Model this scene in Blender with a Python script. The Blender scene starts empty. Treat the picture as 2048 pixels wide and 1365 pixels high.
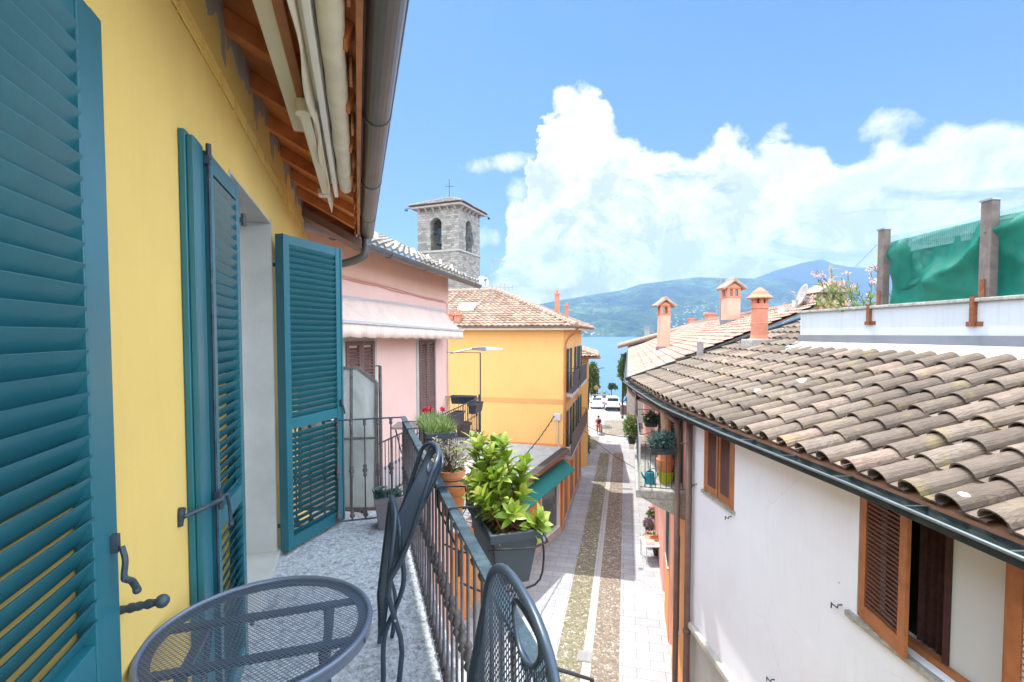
HAZE = 2.3e-4; HAZE_C = (.36, .56, .95, 1); SUN_E = 2.3; SKY_S = .13; EXPO = 1.6; CLOUD = .40; HORIZ = .17; SKY_TINT = (.155, .295, .44); FILL = 1.7
import bpy, bmesh, math, random
from mathutils import Vector, Matrix
random.seed(7)
C = bpy.context.scene.collection
R = math.radians
EYE = 9.5                                   # camera height over the street
# ------------------------------------------------------------------ materials
MT = {}
def nn(nt, t, **k):
    n = nt.nodes.new(t)
    for a, b in k.items(): setattr(n, a, b)
    return n
def base(name):
    m = bpy.data.materials.new(name); m.use_nodes = True
    nt = m.node_tree; bs = nt.nodes['Principled BSDF']
    MT[name] = m
    return m, nt, bs
def ramp(nt, src, stops):
    r = nn(nt, 'ShaderNodeValToRGB'); e = r.color_ramp.elements
    while len(e) < len(stops): e.new(.5)
    for i, (p, c) in enumerate(stops):
        e[i].position = p; e[i].color = (*c, 1) if len(c) == 3 else c
    nt.links.new(src, r.inputs[0]); return r.outputs[0]
def noise(nt, vec, scale, detail=4, rough=.55, dist=0.):
    n = nn(nt, 'ShaderNodeTexNoise'); n.inputs['Scale'].default_value = scale
    n.inputs['Detail'].default_value = detail; n.inputs['Roughness'].default_value = rough
    n.inputs['Distortion'].default_value = dist
    nt.links.new(vec, n.inputs['Vector']); return n.outputs['Fac']
def mix(nt, fac, a, b, mode='MIX'):
    m = nn(nt, 'ShaderNodeMix', data_type='RGBA', blend_type=mode)
    if isinstance(fac, float): m.inputs[0].default_value = fac
    else: nt.links.new(fac, m.inputs[0])
    for s, i in ((a, 6), (b, 7)):
        if isinstance(s, tuple): m.inputs[i].default_value = (*s, 1)
        else: nt.links.new(s, m.inputs[i])
    return m.outputs[2]
def mth(nt, op, a, b=0., c=None, clamp=False):
    m = nn(nt, 'ShaderNodeMath', operation=op); m.use_clamp = clamp
    for i, s in enumerate((a, b) if c is None else (a, b, c)):
        if isinstance(s, (int, float)): m.inputs[i].default_value = s
        else: nt.links.new(s, m.inputs[i])
    return m.outputs[0]
def pos(nt, scale=(1, 1, 1), rot=0.):
    g = nn(nt, 'ShaderNodeNewGeometry'); mp = nn(nt, 'ShaderNodeMapping')
    mp.inputs['Scale'].default_value = scale; mp.inputs['Rotation'].default_value = (0, 0, rot)
    nt.links.new(g.outputs['Position'], mp.inputs['Vector']); return mp.outputs[0]
def bump(nt, bs, h, st=.3, dist=.01):
    b = nn(nt, 'ShaderNodeBump'); b.inputs['Strength'].default_value = st; b.inputs['Distance'].default_value = dist
    nt.links.new(h, b.inputs['Height']); nt.links.new(b.outputs[0], bs.inputs['Normal'])
def sc(c, k): return tuple(min(1, x*k) for x in c)
def mat(name, col, rough=.7, var=.14, scale=3., bmp=.15, bs_=60., dist=.004, metal=0., streak=0., stain=None, stain_amt=.4, spec=.4, chips=None):
    m, nt, b = base(name)
    p = pos(nt)
    c = ramp(nt, noise(nt, p, scale, 6, .6), [(.3, sc(col, 1-var)), (.7, sc(col, 1+var))])
    if stain:
        f = ramp(nt, noise(nt, p, scale*.6, 8, .7, .6), [(.5, (0, 0, 0)), (.5+.3/(.5+stain_amt), (stain_amt,)*3)])
        c = mix(nt, f, c, stain)
    if streak:
        ps = pos(nt, (5, 5, .35))
        f = ramp(nt, noise(nt, ps, 3, 5), [(.5, (0, 0, 0)), (.8, (streak,)*3)])
        c = mix(nt, f, c, sc(col, .5))
    if chips:                                   # sparse knocks and flakes in the paint
        v = nn(nt, 'ShaderNodeTexVoronoi'); v.inputs['Scale'].default_value = 3.2
        nz = nn(nt, 'ShaderNodeTexNoise'); nz.inputs['Scale'].default_value = 28.; nt.links.new(p, nz.inputs['Vector'])
        vm = nn(nt, 'ShaderNodeVectorMath', operation='MULTIPLY_ADD'); nt.links.new(nz.outputs['Color'], vm.inputs[0]); vm.inputs[1].default_value = (.05, .05, .07); nt.links.new(p, vm.inputs[2])
        nt.links.new(vm.outputs[0], v.inputs['Vector']); cs = nn(nt, 'ShaderNodeSeparateColor'); nt.links.new(v.outputs['Color'], cs.inputs[0])
        c = mix(nt, mth(nt, 'LESS_THAN', v.outputs['Distance'], mth(nt, 'MULTIPLY', mth(nt, 'SUBTRACT', cs.outputs[1], .6, clamp=True), .16)), c, chips)
        hl = nn(nt, 'ShaderNodeTexVoronoi', feature='DISTANCE_TO_EDGE'); hl.inputs['Scale'].default_value = .55; nt.links.new(vm.outputs[0], hl.inputs['Vector'])
        k = mth(nt, 'MULTIPLY', mth(nt, 'LESS_THAN', hl.outputs['Distance'], .0012), ramp(nt, noise(nt, p, .9, 2), [(.5, (0, 0, 0)), (.56, (.45,)*3)]))
        c = mix(nt, k, c, chips)
    nt.links.new(c, b.inputs['Base Color'])
    b.inputs['Roughness'].default_value = rough; b.inputs['Metallic'].default_value = metal
    b.inputs['Specular IOR Level'].default_value = spec
    if bmp: bump(nt, b, noise(nt, p, bs_, 5, .6), bmp, dist)
    return m
def mat_leaf(name, c1, c2, c3=None, scale=14., rough=.45, trans=.35):
    m, nt, b = base(name)
    g = nn(nt, 'ShaderNodeNewGeometry')
    st = [(0, c1), (1, c2)] if c3 is None else [(0, c1), (.55, c2), (1, c3)]
    c = ramp(nt, g.outputs['Random Per Island'], st)
    c = mix(nt, ramp(nt, noise(nt, pos(nt), scale, 3), [(.35, (0, 0, 0)), (.7, (.4,)*3)]), c, sc(c1, .6))
    nt.links.new(c, b.inputs['Base Color']); b.inputs['Roughness'].default_value = rough
    t = nn(nt, 'ShaderNodeBsdfTranslucent'); nt.links.new(c, t.inputs[0])
    mx = nn(nt, 'ShaderNodeMixShader'); mx.inputs[0].default_value = trans
    nt.links.new(b.outputs[0], mx.inputs[1]); nt.links.new(t.outputs[0], mx.inputs[2])
    nt.links.new(mx.outputs[0], nt.nodes['Material Output'].inputs[0])
    return m
def mat_glass(name, col, alpha=.25, rough=.05):
    m, nt, b = base(name)
    b.inputs['Base Color'].default_value = (*col, 1); b.inputs['Roughness'].default_value = rough
    t = nn(nt, 'ShaderNodeBsdfTransparent'); t.inputs[0].default_value = (*sc(col, 1.6), 1)
    mx = nn(nt, 'ShaderNodeMixShader'); mx.inputs[0].default_value = 1-alpha
    nt.links.new(b.outputs[0], mx.inputs[1]); nt.links.new(t.outputs[0], mx.inputs[2])
    nt.links.new(mx.outputs[0], nt.nodes['Material Output'].inputs[0])
    return m
def mat_tile(name, stops, lichen=None, la=.5, grain=False, bst=.4, lsc=2.2):
    """roof tiles: one colour per tile (uv cell), grime between, lichen patches"""
    m, nt, b = base(name)
    uv = nn(nt, 'ShaderNodeUVMap'); fl = nn(nt, 'ShaderNodeVectorMath', operation='FLOOR')
    nt.links.new(uv.outputs[0], fl.inputs[0])
    wn = nn(nt, 'ShaderNodeTexWhiteNoise', noise_dimensions='2D'); nt.links.new(fl.outputs[0], wn.inputs['Vector'])
    c = ramp(nt, wn.outputs['Value'], stops)
    p = pos(nt)
    c = mix(nt, ramp(nt, noise(nt, p, 5., 8, .7), [(.35, (0, 0, 0)), (.75, (.55,)*3)]), c, sc(stops[0][1], .6))
    h = noise(nt, p, 45., 6, .7)
    if grain:
        mp = nn(nt, 'ShaderNodeMapping'); mp.inputs['Scale'].default_value = (3.4, .55, 1)
        nt.links.new(uv.outputs[0], mp.inputs[0])
        gr = noise(nt, mp.outputs[0], 1.1, 3, .5, 1.6)
        w = mth(nt, 'FRACT', mth(nt, 'MULTIPLY', gr, 9.))
        w = ramp(nt, w, [(0, (0, 0, 0)), (.35, (1,)*3), (.65, (1,)*3), (1, (0, 0, 0))])
        c = mix(nt, mth(nt, 'MULTIPLY', mth(nt, 'SUBTRACT', 1., w), .42), c, sc(stops[0][1], .45))
        h = mth(nt, 'ADD', h, mth(nt, 'MULTIPLY', w, .8))
    if lichen:
        f = ramp(nt, noise(nt, p, lsc, 9, .75, .3), [(.55, (0, 0, 0)), (.64, (la,)*3)])
        c = mix(nt, f, c, lichen)
        v = nn(nt, 'ShaderNodeTexVoronoi'); v.inputs['Scale'].default_value = 1.7
        nz = nn(nt, 'ShaderNodeTexNoise'); nz.inputs['Scale'].default_value = 9.; nt.links.new(p, nz.inputs['Vector'])
        vm = nn(nt, 'ShaderNodeVectorMath', operation='MULTIPLY_ADD'); nt.links.new(nz.outputs['Color'], vm.inputs[0])
        vm.inputs[1].default_value = (.09, .09, .09); nt.links.new(p, vm.inputs[2])
        nt.links.new(vm.outputs[0], v.inputs['Vector'])
        cell = nn(nt, 'ShaderNodeSeparateColor'); nt.links.new(v.outputs['Color'], cell.inputs[0])
        thr = mth(nt, 'MULTIPLY', mth(nt, 'SUBTRACT', cell.outputs[0], .35, clamp=True), .24)
        f2 = mth(nt, 'LESS_THAN', v.outputs['Distance'], thr)
        c = mix(nt, mth(nt, 'MULTIPLY', f2, .85), c, (.62, .64, .55))
    nt.links.new(c, b.inputs['Base Color']); b.inputs['Roughness'].default_value = .85
    b.inputs['Specular IOR Level'].default_value = .25
    bump(nt, b, h, bst, .006)
    return m

mat('yellow_stucco', (.72, .505, .145), .9, .08, .8, .25, 130, .003, streak=.08, stain=(.6, .5, .3), stain_amt=.25, chips=(.36, .3, .2))
mat('grey_plaster', (.33, .31, .27), .95, .2, 7, .6, 50, .008)
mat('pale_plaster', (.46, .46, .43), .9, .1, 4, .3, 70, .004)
mat('teal_paint', (.016, .13, .165), .36, .1, 2, .2, 70, .001, spec=.5, streak=.12, stain=(.06, .22, .25), stain_amt=.25)
mat('dark_iron', (.045, .065, .085), .5, .4, 25, .3, 120, .002, metal=.3)
mat('rail_iron', (.13, .115, .125), .5, .35, 18, .5, 60, .003, metal=.2, stain=(.12, .19, .2), stain_amt=.45)
mat('rail_top', (.025, .05, .068), .45, .4, 22, .6, 50, .003, metal=.2, stain=(.2, .3, .32), stain_amt=.5)
mat('chair_metal', (.045, .07, .105), .38, .1, 6, .06, 200, .0006, metal=.3, spec=.5)
mat('table_metal', (.12, .155, .22), .36, .1, 6, .06, 200, .0006, metal=.3, spec=.5)
mat('soffit_wood', (.56, .19, .06), .6, .45, 2.4, .3, 30, .003, streak=0)
mat('fascia_wood', (.42, .17, .07), .6, .3, 5, .3, 30, .003)
mat('gutter_dark', (.135, .138, .142), .42, .14, 2.5, .1, 60, .001, metal=.5, streak=.2)
mat('gutter_pale', (.22, .26, .26), .3, .15, 4, .1, 60, .001, metal=.75)
mat('gutter_green', (.018, .026, .025), .8, .5, 10, .2, 60, .002, stain=(.14, .15, .13), stain_amt=.35, spec=.2)
mat('cream_metal', (.7, .66, .52), .45, .06, 3, 0)
mat('white_metal', (.78, .78, .74), .4, .05, 3, 0)
mat('cream_cloth', (.72, .68, .56), .9, .1, 9, .2, 30, .004)
mat('balcony_stone', (.50, .53, .57), .95, .34, 34, 1., 42, .025, stain=(.10, .11, .11), stain_amt=.9)
mat('pink_stucco', (.72, .36, .29), .92, .06, .8, .2, 90, .003, streak=.12)
mat('pink_pale', (.80, .53, .46), .92, .05, .8, .2, 90, .003, streak=.1)
mat('peach_stucco', (.86, .53, .40), .92, .07, .8, .2, 90, .003, streak=.1)
mat('ochre_stucco', (.70, .40, .135), .92, .07, .5, .2, 80, .003, streak=.14, stain=(.5, .32, .16), stain_amt=.25, chips=(.5, .4, .25))
mat('ochre_band', (.55, .29, .10), .92, .06, .7, .2, 80, .003)
mat('orange_stucco', (.68, .30, .10), .92, .07, .7, .2, 80, .003, streak=.1)
mat('orange_deep', (.62, .22, .08), .92, .07, .7, .2, 80, .003, streak=.1)
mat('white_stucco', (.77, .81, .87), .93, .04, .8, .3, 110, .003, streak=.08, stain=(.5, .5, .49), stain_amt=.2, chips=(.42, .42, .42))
mat('parapet_white', (.50, .52, .54), .93, .05, 1.2, .3, 70, .004, streak=.3)
mat('cornice_stone', (.5, .48, .43), .9, .15, 4, .4, 60, .004, streak=.3)
mat('coping_stone', (.34, .33, .29), .95, .35, 12, .8, 40, .01, stain=(.1, .1, .08), stain_amt=.6)
mat('flashing', (.27, .28, .3), .4, .1, 2, .05, 50, .001, metal=.6)
mat('pale_flashing', (.42, .45, .43), .8, .1, 3, .2, 40, .003)
mat('pipe_brown', (.15, .085, .065), .5, .2, 4, .1, 60, .002, streak=.3)
mat('brown_wood', (.34, .125, .04), .42, .22, 5, .15, 60, .002)
mat('brown_slat', (.13, .055, .035), .45, .2, 6, .1, 60, .002)
mat('brown_shutter', (.17, .10, .085), .6, .15, 6, .1, 60, .002)
mat('green_shutter', (.03, .06, .05), .6, .15, 6, .1, 60, .002)
mat('weathered_post', (.15, .12, .105), .8, .3, 7, .5, 50, .004, streak=.4)
mat('rust', (.2, .07, .03), .9, .4, 20, .4, 60, .003)
mat('terracotta', (.55, .21, .10), .85, .12, 10, .2, 60, .002, stain=(.5, .36, .2), stain_amt=.25)
mat('terracotta_old', (.42, .15, .04), .85, .15, 10, .2, 60, .002, stain=(.2, .2, .05), stain_amt=.5)
mat('chimney_terracotta', (.52, .20, .12), .85, .12, 6, .2, 60, .002)
mat('chimney_stucco', (.66, .35, .25), .9, .08, 3, .3, 60, .003, streak=.15)
mat('tower_trim', (.34, .29, .25), .9, .2, 4, .3, 60, .004, streak=.3)
mat('chimney_grey', (.3, .27, .25), .9, .2, 6, .3, 60, .003)
mat('planter_dark', (.035, .045, .055), .42, .15, 6, .15, 120, .001)
mat('planter_taupe', (.17, .15, .165), .7, .1, 8, .1, 60, .002)
mat('planter_brown', (.13, .07, .055), .7, .1, 8, .1, 60, .002)
mat('soil', (.05, .032, .02), 1, .7, 40, 1., 50, .02, stain=(.3, .2, .12), stain_amt=.5)
mat('moss', (.18, .22, .02), 1, .5, 50, 1., 60, .02)
mat('bark', (.09, .065, .045), .9, .3, 12, .5, 40, .01)
mat('stem_brown', (.17, .06, .03), .7, .3, 22, .2, 60, .002)
mat('stem_green', (.12, .16, .04), .7, .3, 22, .2, 60, .002)
mat('trunk_tan', (.4, .25, .15), .9, .3, 6, .8, 22, .02)
mat('black_cable', (.02, .02, .022), .6, .1, 5, 0)
mat('steel', (.33, .35, .37), .35, .1, 5, .05, 60, .001, metal=.7)
mat('light_steel', (.55, .56, .57), .4, .08, 5, .05, 60, .001, metal=.4)
mat('grey_plastic', (.35, .37, .38), .5, .06, 5, 0)
mat('awning_cloth', (.74, .57, .49), .95, .08, 2.2, .3, 24, .01, streak=.45)
mat('awning_teal', (.012, .15, .135), .8, .1, 4, .1, 60, .001)
mat('bell_bronze', (.05, .06, .065), .5, .2, 10, .1, 40, .002, metal=.6)
mat('dark_inside', (.012, .011, .011), .95, .1, 1, 0)
mat('shop_wood', (.30, .15, .085), .6, .2, 4, .2, 40, .002)
mat('stone_base', (.42, .37, .36), .9, .15, 3, .3, 60, .004, streak=.3)
mat('asphalt', (.16, .155, .15), .95, .2, 4, .6, 90, .004)
mat('piazza_pale', (.38, .365, .34), .9, .1, 1.2, .3, 50, .004)
mat('ground', (.25, .23, .2), .95, .15, 1, .2, 30, .01)
mat('car_paint', (.75, .77, .8), .25, .03, 1, 0, spec=.6)
mat('car_glass', (.03, .045, .055), .12, .1, 1, 0, spec=.6)
mat('rubber', (.02, .02, .02), .8, .1, 5, 0)
mat('red_lens', (.45, .02, .02), .3, .1, 5, 0)
mat('skin', (.5, .28, .2), .6, .05, 5, 0)
mat('red_clothes', (.6, .18, .15), .9, .15, 20, .1, 40, .004)
mat('dark_cloth', (.05, .05, .07), .9, .15, 20, 0)
mat('curtain_brown', (.055, .022, .02), .9, .3, 14, 0)
mat('curtain_white', (.88, .89, .92), .95, .05, 6, 0)
mat('teal_plastic', (.01, .23, .28), .4, .05, 5, 0)
mat('lime_plastic', (.36, .42, .01), .45, .05, 5, 0)
mat('flower_red', (.65, .03, .07), .6, .25, 60, 0)
mat('flower_pink', (.75, .35, .36), .6, .2, 60, 0)
mat('flower_blush', (.85, .48, .48), .6, .1, 60, 0)
mat('flower_purple', (.22, .06, .3), .6, .2, 60, 0)
mat('bird_spike', (.8, .82, .84), .3, .02, 5, 0)
mat('lamp_yellow', (.65, .4, .08), .4, .1, 5, 0)
mat_leaf('leaf_bright', (.13, .24, .02), (.32, .44, .05), (.56, .56, .11), 20)
mat_leaf('leaf_grass', (.05, .13, .03), (.2, .3, .08), (.42, .44, .18), 20)
mat_leaf('leaf_silver', (.28, .25, .13), (.5, .46, .32), (.62, .55, .5), 25)
mat_leaf('leaf_blue', (.03, .09, .08), (.09, .19, .16), (.2, .3, .25), 25)
mat_leaf('leaf_oleander', (.05, .12, .02), (.16, .25, .05), (.36, .4, .12), 10)
mat_leaf('leaf_tree', (.05, .10, .02), (.15, .22, .05), (.30, .35, .10), 1.2, .6, .25)
mat_leaf('leaf_dark', (.02, .05, .02), (.05, .1, .035), (.1, .17, .06), 3, .6, .25)
mat_leaf('dry_leaf', (.2, .09, .03), (.4, .25, .12), None, 20)
mat_glass('clear_glass', (.55, .6, .62), .9)
mat_glass('shop_glass', (.2, .24, .25), .6)
mat_tile('tile_brown', [(0, (.145, .11, .085)), (.5, (.215, .165, .128)), (.85, (.265, .207, .163)), (1, (.335, .232, .18))], (.30, .24, .07), .4, True, .5, 2.6)
mat_tile('tile_grey', [(0, (.16, .14, .12)), (.5, (.26, .225, .195)), (1, (.38, .335, .30))], (.15, .15, .1), .4)
mat_tile('tile_red', [(0, (.20, .125, .085)), (.4, (.30, .20, .14)), (.8, (.37, .26, .19)), (1, (.44, .325, .25))], (.16, .13, .09), .35)
mat_tile('tile_salmon', [(0, (.24, .14, .10)), (.3, (.36, .23, .17)), (.8, (.42, .285, .215)), (1, (.48, .35, .28))], (.26, .15, .10), .5, lsc=.9)
# frosted glass
m, nt, b = base('frosted_glass')
c = ramp(nt, noise(nt, pos(nt, (2.2, 2.2, .8)), 2.2, 5, .6, .8), [(.3, (.3, .32, .31)), (.5, (.46, .49, .48)), (.75, (.7, .72, .73))])
nt.links.new(c, b.inputs['Base Color']); b.inputs['Roughness'].default_value = .28
tl = nn(nt, 'ShaderNodeBsdfTransparent'); tl.inputs[0].default_value = (.62, .66, .64, 1)
mx = nn(nt, 'ShaderNodeMixShader'); mx.inputs[0].default_value = .25
nt.links.new(b.outputs[0], mx.inputs[1]); nt.links.new(tl.outputs[0], mx.inputs[2]); nt.links.new(mx.outputs[0], nt.nodes['Material Output'].inputs[0])
# green net: woven, see-through where single
def mat_net(name, col, dens):
    m, nt, b = base(name)
    uv = nn(nt, 'ShaderNodeUVMap'); sx = nn(nt, 'ShaderNodeSeparateXYZ'); nt.links.new(uv.outputs[0], sx.inputs[0])
    a = mth(nt, 'ADD', mth(nt, 'MULTIPLY', mth(nt, 'LESS_THAN', mth(nt, 'FRACT', mth(nt, 'MULTIPLY', sx.outputs[0], 26.)), .3), .16), dens)
    nt.links.new(ramp(nt, noise(nt, pos(nt), 6, 4), [(.3, sc(col, .8)), (.7, sc(col, 1.2))]), b.inputs['Base Color'])
    b.inputs['Roughness'].default_value = .5
    t = nn(nt, 'ShaderNodeBsdfTransparent'); l = nn(nt, 'ShaderNodeBsdfTranslucent'); l.inputs[0].default_value = (*sc(col, 1.5), 1)
    m1 = nn(nt, 'ShaderNodeMixShader'); m1.inputs[0].default_value = .28
    nt.links.new(b.outputs[0], m1.inputs[1]); nt.links.new(l.outputs[0], m1.inputs[2])
    m2 = nn(nt, 'ShaderNodeMixShader'); nt.links.new(a, m2.inputs[0]); nt.links.new(t.outputs[0], m2.inputs[1]); nt.links.new(m1.outputs[0], m2.inputs[2])
    nt.links.new(m2.outputs[0], nt.nodes['Material Output'].inputs[0])
mat_net('green_net', (.007, .165, .115), .95)
mat_net('pale_net', (.22, .42, .40), .45)
# stone masonry (tower)
m, nt, b = base('tower_stone')
uv = nn(nt, 'ShaderNodeUVMap')
nz = nn(nt, 'ShaderNodeTexNoise'); nz.inputs['Scale'].default_value = 1.3; nt.links.new(uv.outputs[0], nz.inputs['Vector'])
vm = nn(nt, 'ShaderNodeVectorMath', operation='MULTIPLY_ADD'); nt.links.new(nz.outputs['Color'], vm.inputs[0]); vm.inputs[1].default_value = (.8, .30, 0); nt.links.new(uv.outputs[0], vm.inputs[2])
br = nn(nt, 'ShaderNodeTexBrick'); nt.links.new(vm.outputs[0], br.inputs['Vector'])
br.inputs['Color1'].default_value = (.15, .135, .115, 1); br.inputs['Color2'].default_value = (.37, .34, .295, 1); br.inputs['Mortar'].default_value = (.13, .115, .095, 1)
for k, v in (('Scale', 1.), ('Mortar Size', .018), ('Mortar Smooth', .4), ('Brick Width', .55), ('Row Height', .26), ('Bias', .0)): br.inputs[k].default_value = v
c = mix(nt, ramp(nt, noise(nt, pos(nt), 1.1, 8, .7), [(.42, (0, 0, 0)), (.62, (.5,)*3)]), br.outputs['Color'], (.28, .255, .215))
c = mix(nt, ramp(nt, noise(nt, pos(nt), 2.6, 8, .8), [(.58, (0, 0, 0)), (.72, (.8,)*3)]), c, (.13, .115, .09))
nt.links.new(c, b.inputs['Base Color']); b.inputs['Roughness'].default_value = .95
bump(nt, b, mth(nt, 'ADD', mth(nt, 'MULTIPLY', br.outputs['Fac'], -1.), noise(nt, pos(nt), 9, 6)), .8, .05)
# granite paving slabs
SA = math.atan2(.235, 1)                     # street direction, clockwise from +Y
def paving(name, c1, c2, mortar, bw, rh, rot, off=.5):
    m, nt, b = base(name)
    p = pos(nt, rot=rot)
    br = nn(nt, 'ShaderNodeTexBrick'); nt.links.new(p, br.inputs['Vector']); br.offset = off
    br.inputs['Color1'].default_value = (*c1, 1); br.inputs['Color2'].default_value = (*c2, 1); br.inputs['Mortar'].default_value = (*mortar, 1)
    for k, v in (('Scale', 1.), ('Mortar Size', .008), ('Mortar Smooth', .3), ('Brick Width', bw), ('Row Height', rh)): br.inputs[k].default_value = v
    c = mix(nt, ramp(nt, noise(nt, p, 2.2, 8, .7), [(.35, (0, 0, 0)), (.75, (.5,)*3)]), br.outputs['Color'], sc(c1, .62))
    c = mix(nt, ramp(nt, noise(nt, p, 60, 3, .7), [(.4, (0, 0, 0)), (.8, (.4,)*3)]), c, sc(c1, .45))
    nt.links.new(c, b.inputs['Base Color']); b.inputs['Roughness'].default_value = .85
    bump(nt, b, mth(nt, 'ADD', mth(nt, 'MULTIPLY', br.outputs['Fac'], -2.), noise(nt, p, 60, 5)), .4, .008)
paving('granite_slabs', (.35, .365, .385), (.45, .465, .48), (.12, .12, .12), .78, .42, SA)
paving('kerb_granite', (.42, .41, .40), (.50, .49, .47), (.2, .19, .18), .26, 1.1, SA, 0)
def cobble(name, stops, moss, ma):
    m, nt, b = base(name)
    p = pos(nt)
    v = nn(nt, 'ShaderNodeTexVoronoi'); v.inputs['Scale'].default_value = 12.; nt.links.new(p, v.inputs['Vector'])
    e = nn(nt, 'ShaderNodeTexVoronoi', feature='DISTANCE_TO_EDGE'); e.inputs['Scale'].default_value = 12.; nt.links.new(p, e.inputs['Vector'])
    s = nn(nt, 'ShaderNodeSeparateColor'); nt.links.new(v.outputs['Color'], s.inputs[0])
    c = ramp(nt, s.outputs[0], stops)
    gap = ramp(nt, e.outputs['Distance'], [(.02, (1,)*3), (.14, (0, 0, 0))])
    c = mix(nt, gap, c, mix(nt, .5, (.16, .13, .09), moss))
    c = mix(nt, ramp(nt, noise(nt, p, 1.6, 8, .7), [(.45, (0, 0, 0)), (.7, (ma,)*3)]), c, moss)
    nt.links.new(c, b.inputs['Base Color']); b.inputs['Roughness'].default_value = .85
    bump(nt, b, ramp(nt, e.outputs['Distance'], [(0, (0, 0, 0)), (.35, (1,)*3)]), .8, .03)
cobble('cobbles_mossy', [(0, (.13, .12, .09)), (.5, (.25, .235, .18)), (.85, (.36, .34, .27)), (1, (.6, .58, .52))], (.20, .20, .09), .5)
cobble('cobbles_tan', [(0, (.16, .135, .115)), (.5, (.29, .25, .21)), (.85, (.39, .345, .295)), (1, (.6, .56, .51))], (.22, .17, .11), .4)
# water
m, nt, b = base('lake_water')
b.inputs['Base Color'].default_value = (.05, .13, .25, 1); b.inputs['Roughness'].default_value = .30
bump(nt, b, mth(nt, 'ADD', noise(nt, pos(nt, (.06, .35, 1)), 1., 6, .65), noise(nt, pos(nt, (.004, .02, 1)), 1., 3)), .9, .6)
# wooded slopes
def slope(name, a, bb, vill):
    m, nt, b = base(name)
    p = pos(nt)
    c = ramp(nt, noise(nt, p, .005, 9, .68, .4), [(.36, a), (.52, sc(bb, .55)), (.62, bb)])
    c = mix(nt, ramp(nt, noise(nt, p, .025, 8, .85), [(.42, (0, 0, 0)), (.6, (.85,)*3)]), c, sc(a, .3))
    if vill:
        v = nn(nt, 'ShaderNodeTexVoronoi'); v.inputs['Scale'].default_value = .055; nt.links.new(p, v.inputs['Vector'])
        d = mth(nt, 'LESS_THAN', v.outputs['Distance'], .24)
        sz = nn(nt, 'ShaderNodeSeparateXYZ'); nt.links.new(p, sz.inputs[0])
        k = mth(nt, 'MULTIPLY', ramp(nt, noise(nt, p, .004, 3), [(.46, (0, 0, 0)), (.56, (1,)*3)]), ramp(nt, mth(nt, 'DIVIDE', sz.outputs[2], 300.), [(.0, (1,)*3), (.8, (0, 0, 0))]))
        c = mix(nt, mth(nt, 'MULTIPLY', d, k), c, (.55, .45, .38))
    nt.links.new(c, b.inputs['Base Color']); b.inputs['Roughness'].default_value = 1
    b.inputs['Specular IOR Level'].default_value = 0
    bump(nt, b, noise(nt, p, .05, 7, .75), 1., 14.)
slope('slope_near', (.012, .045, .03), (.10, .19, .07), True)
slope('slope_far', (.02, .055, .06), (.05, .11, .09), False)

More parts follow.
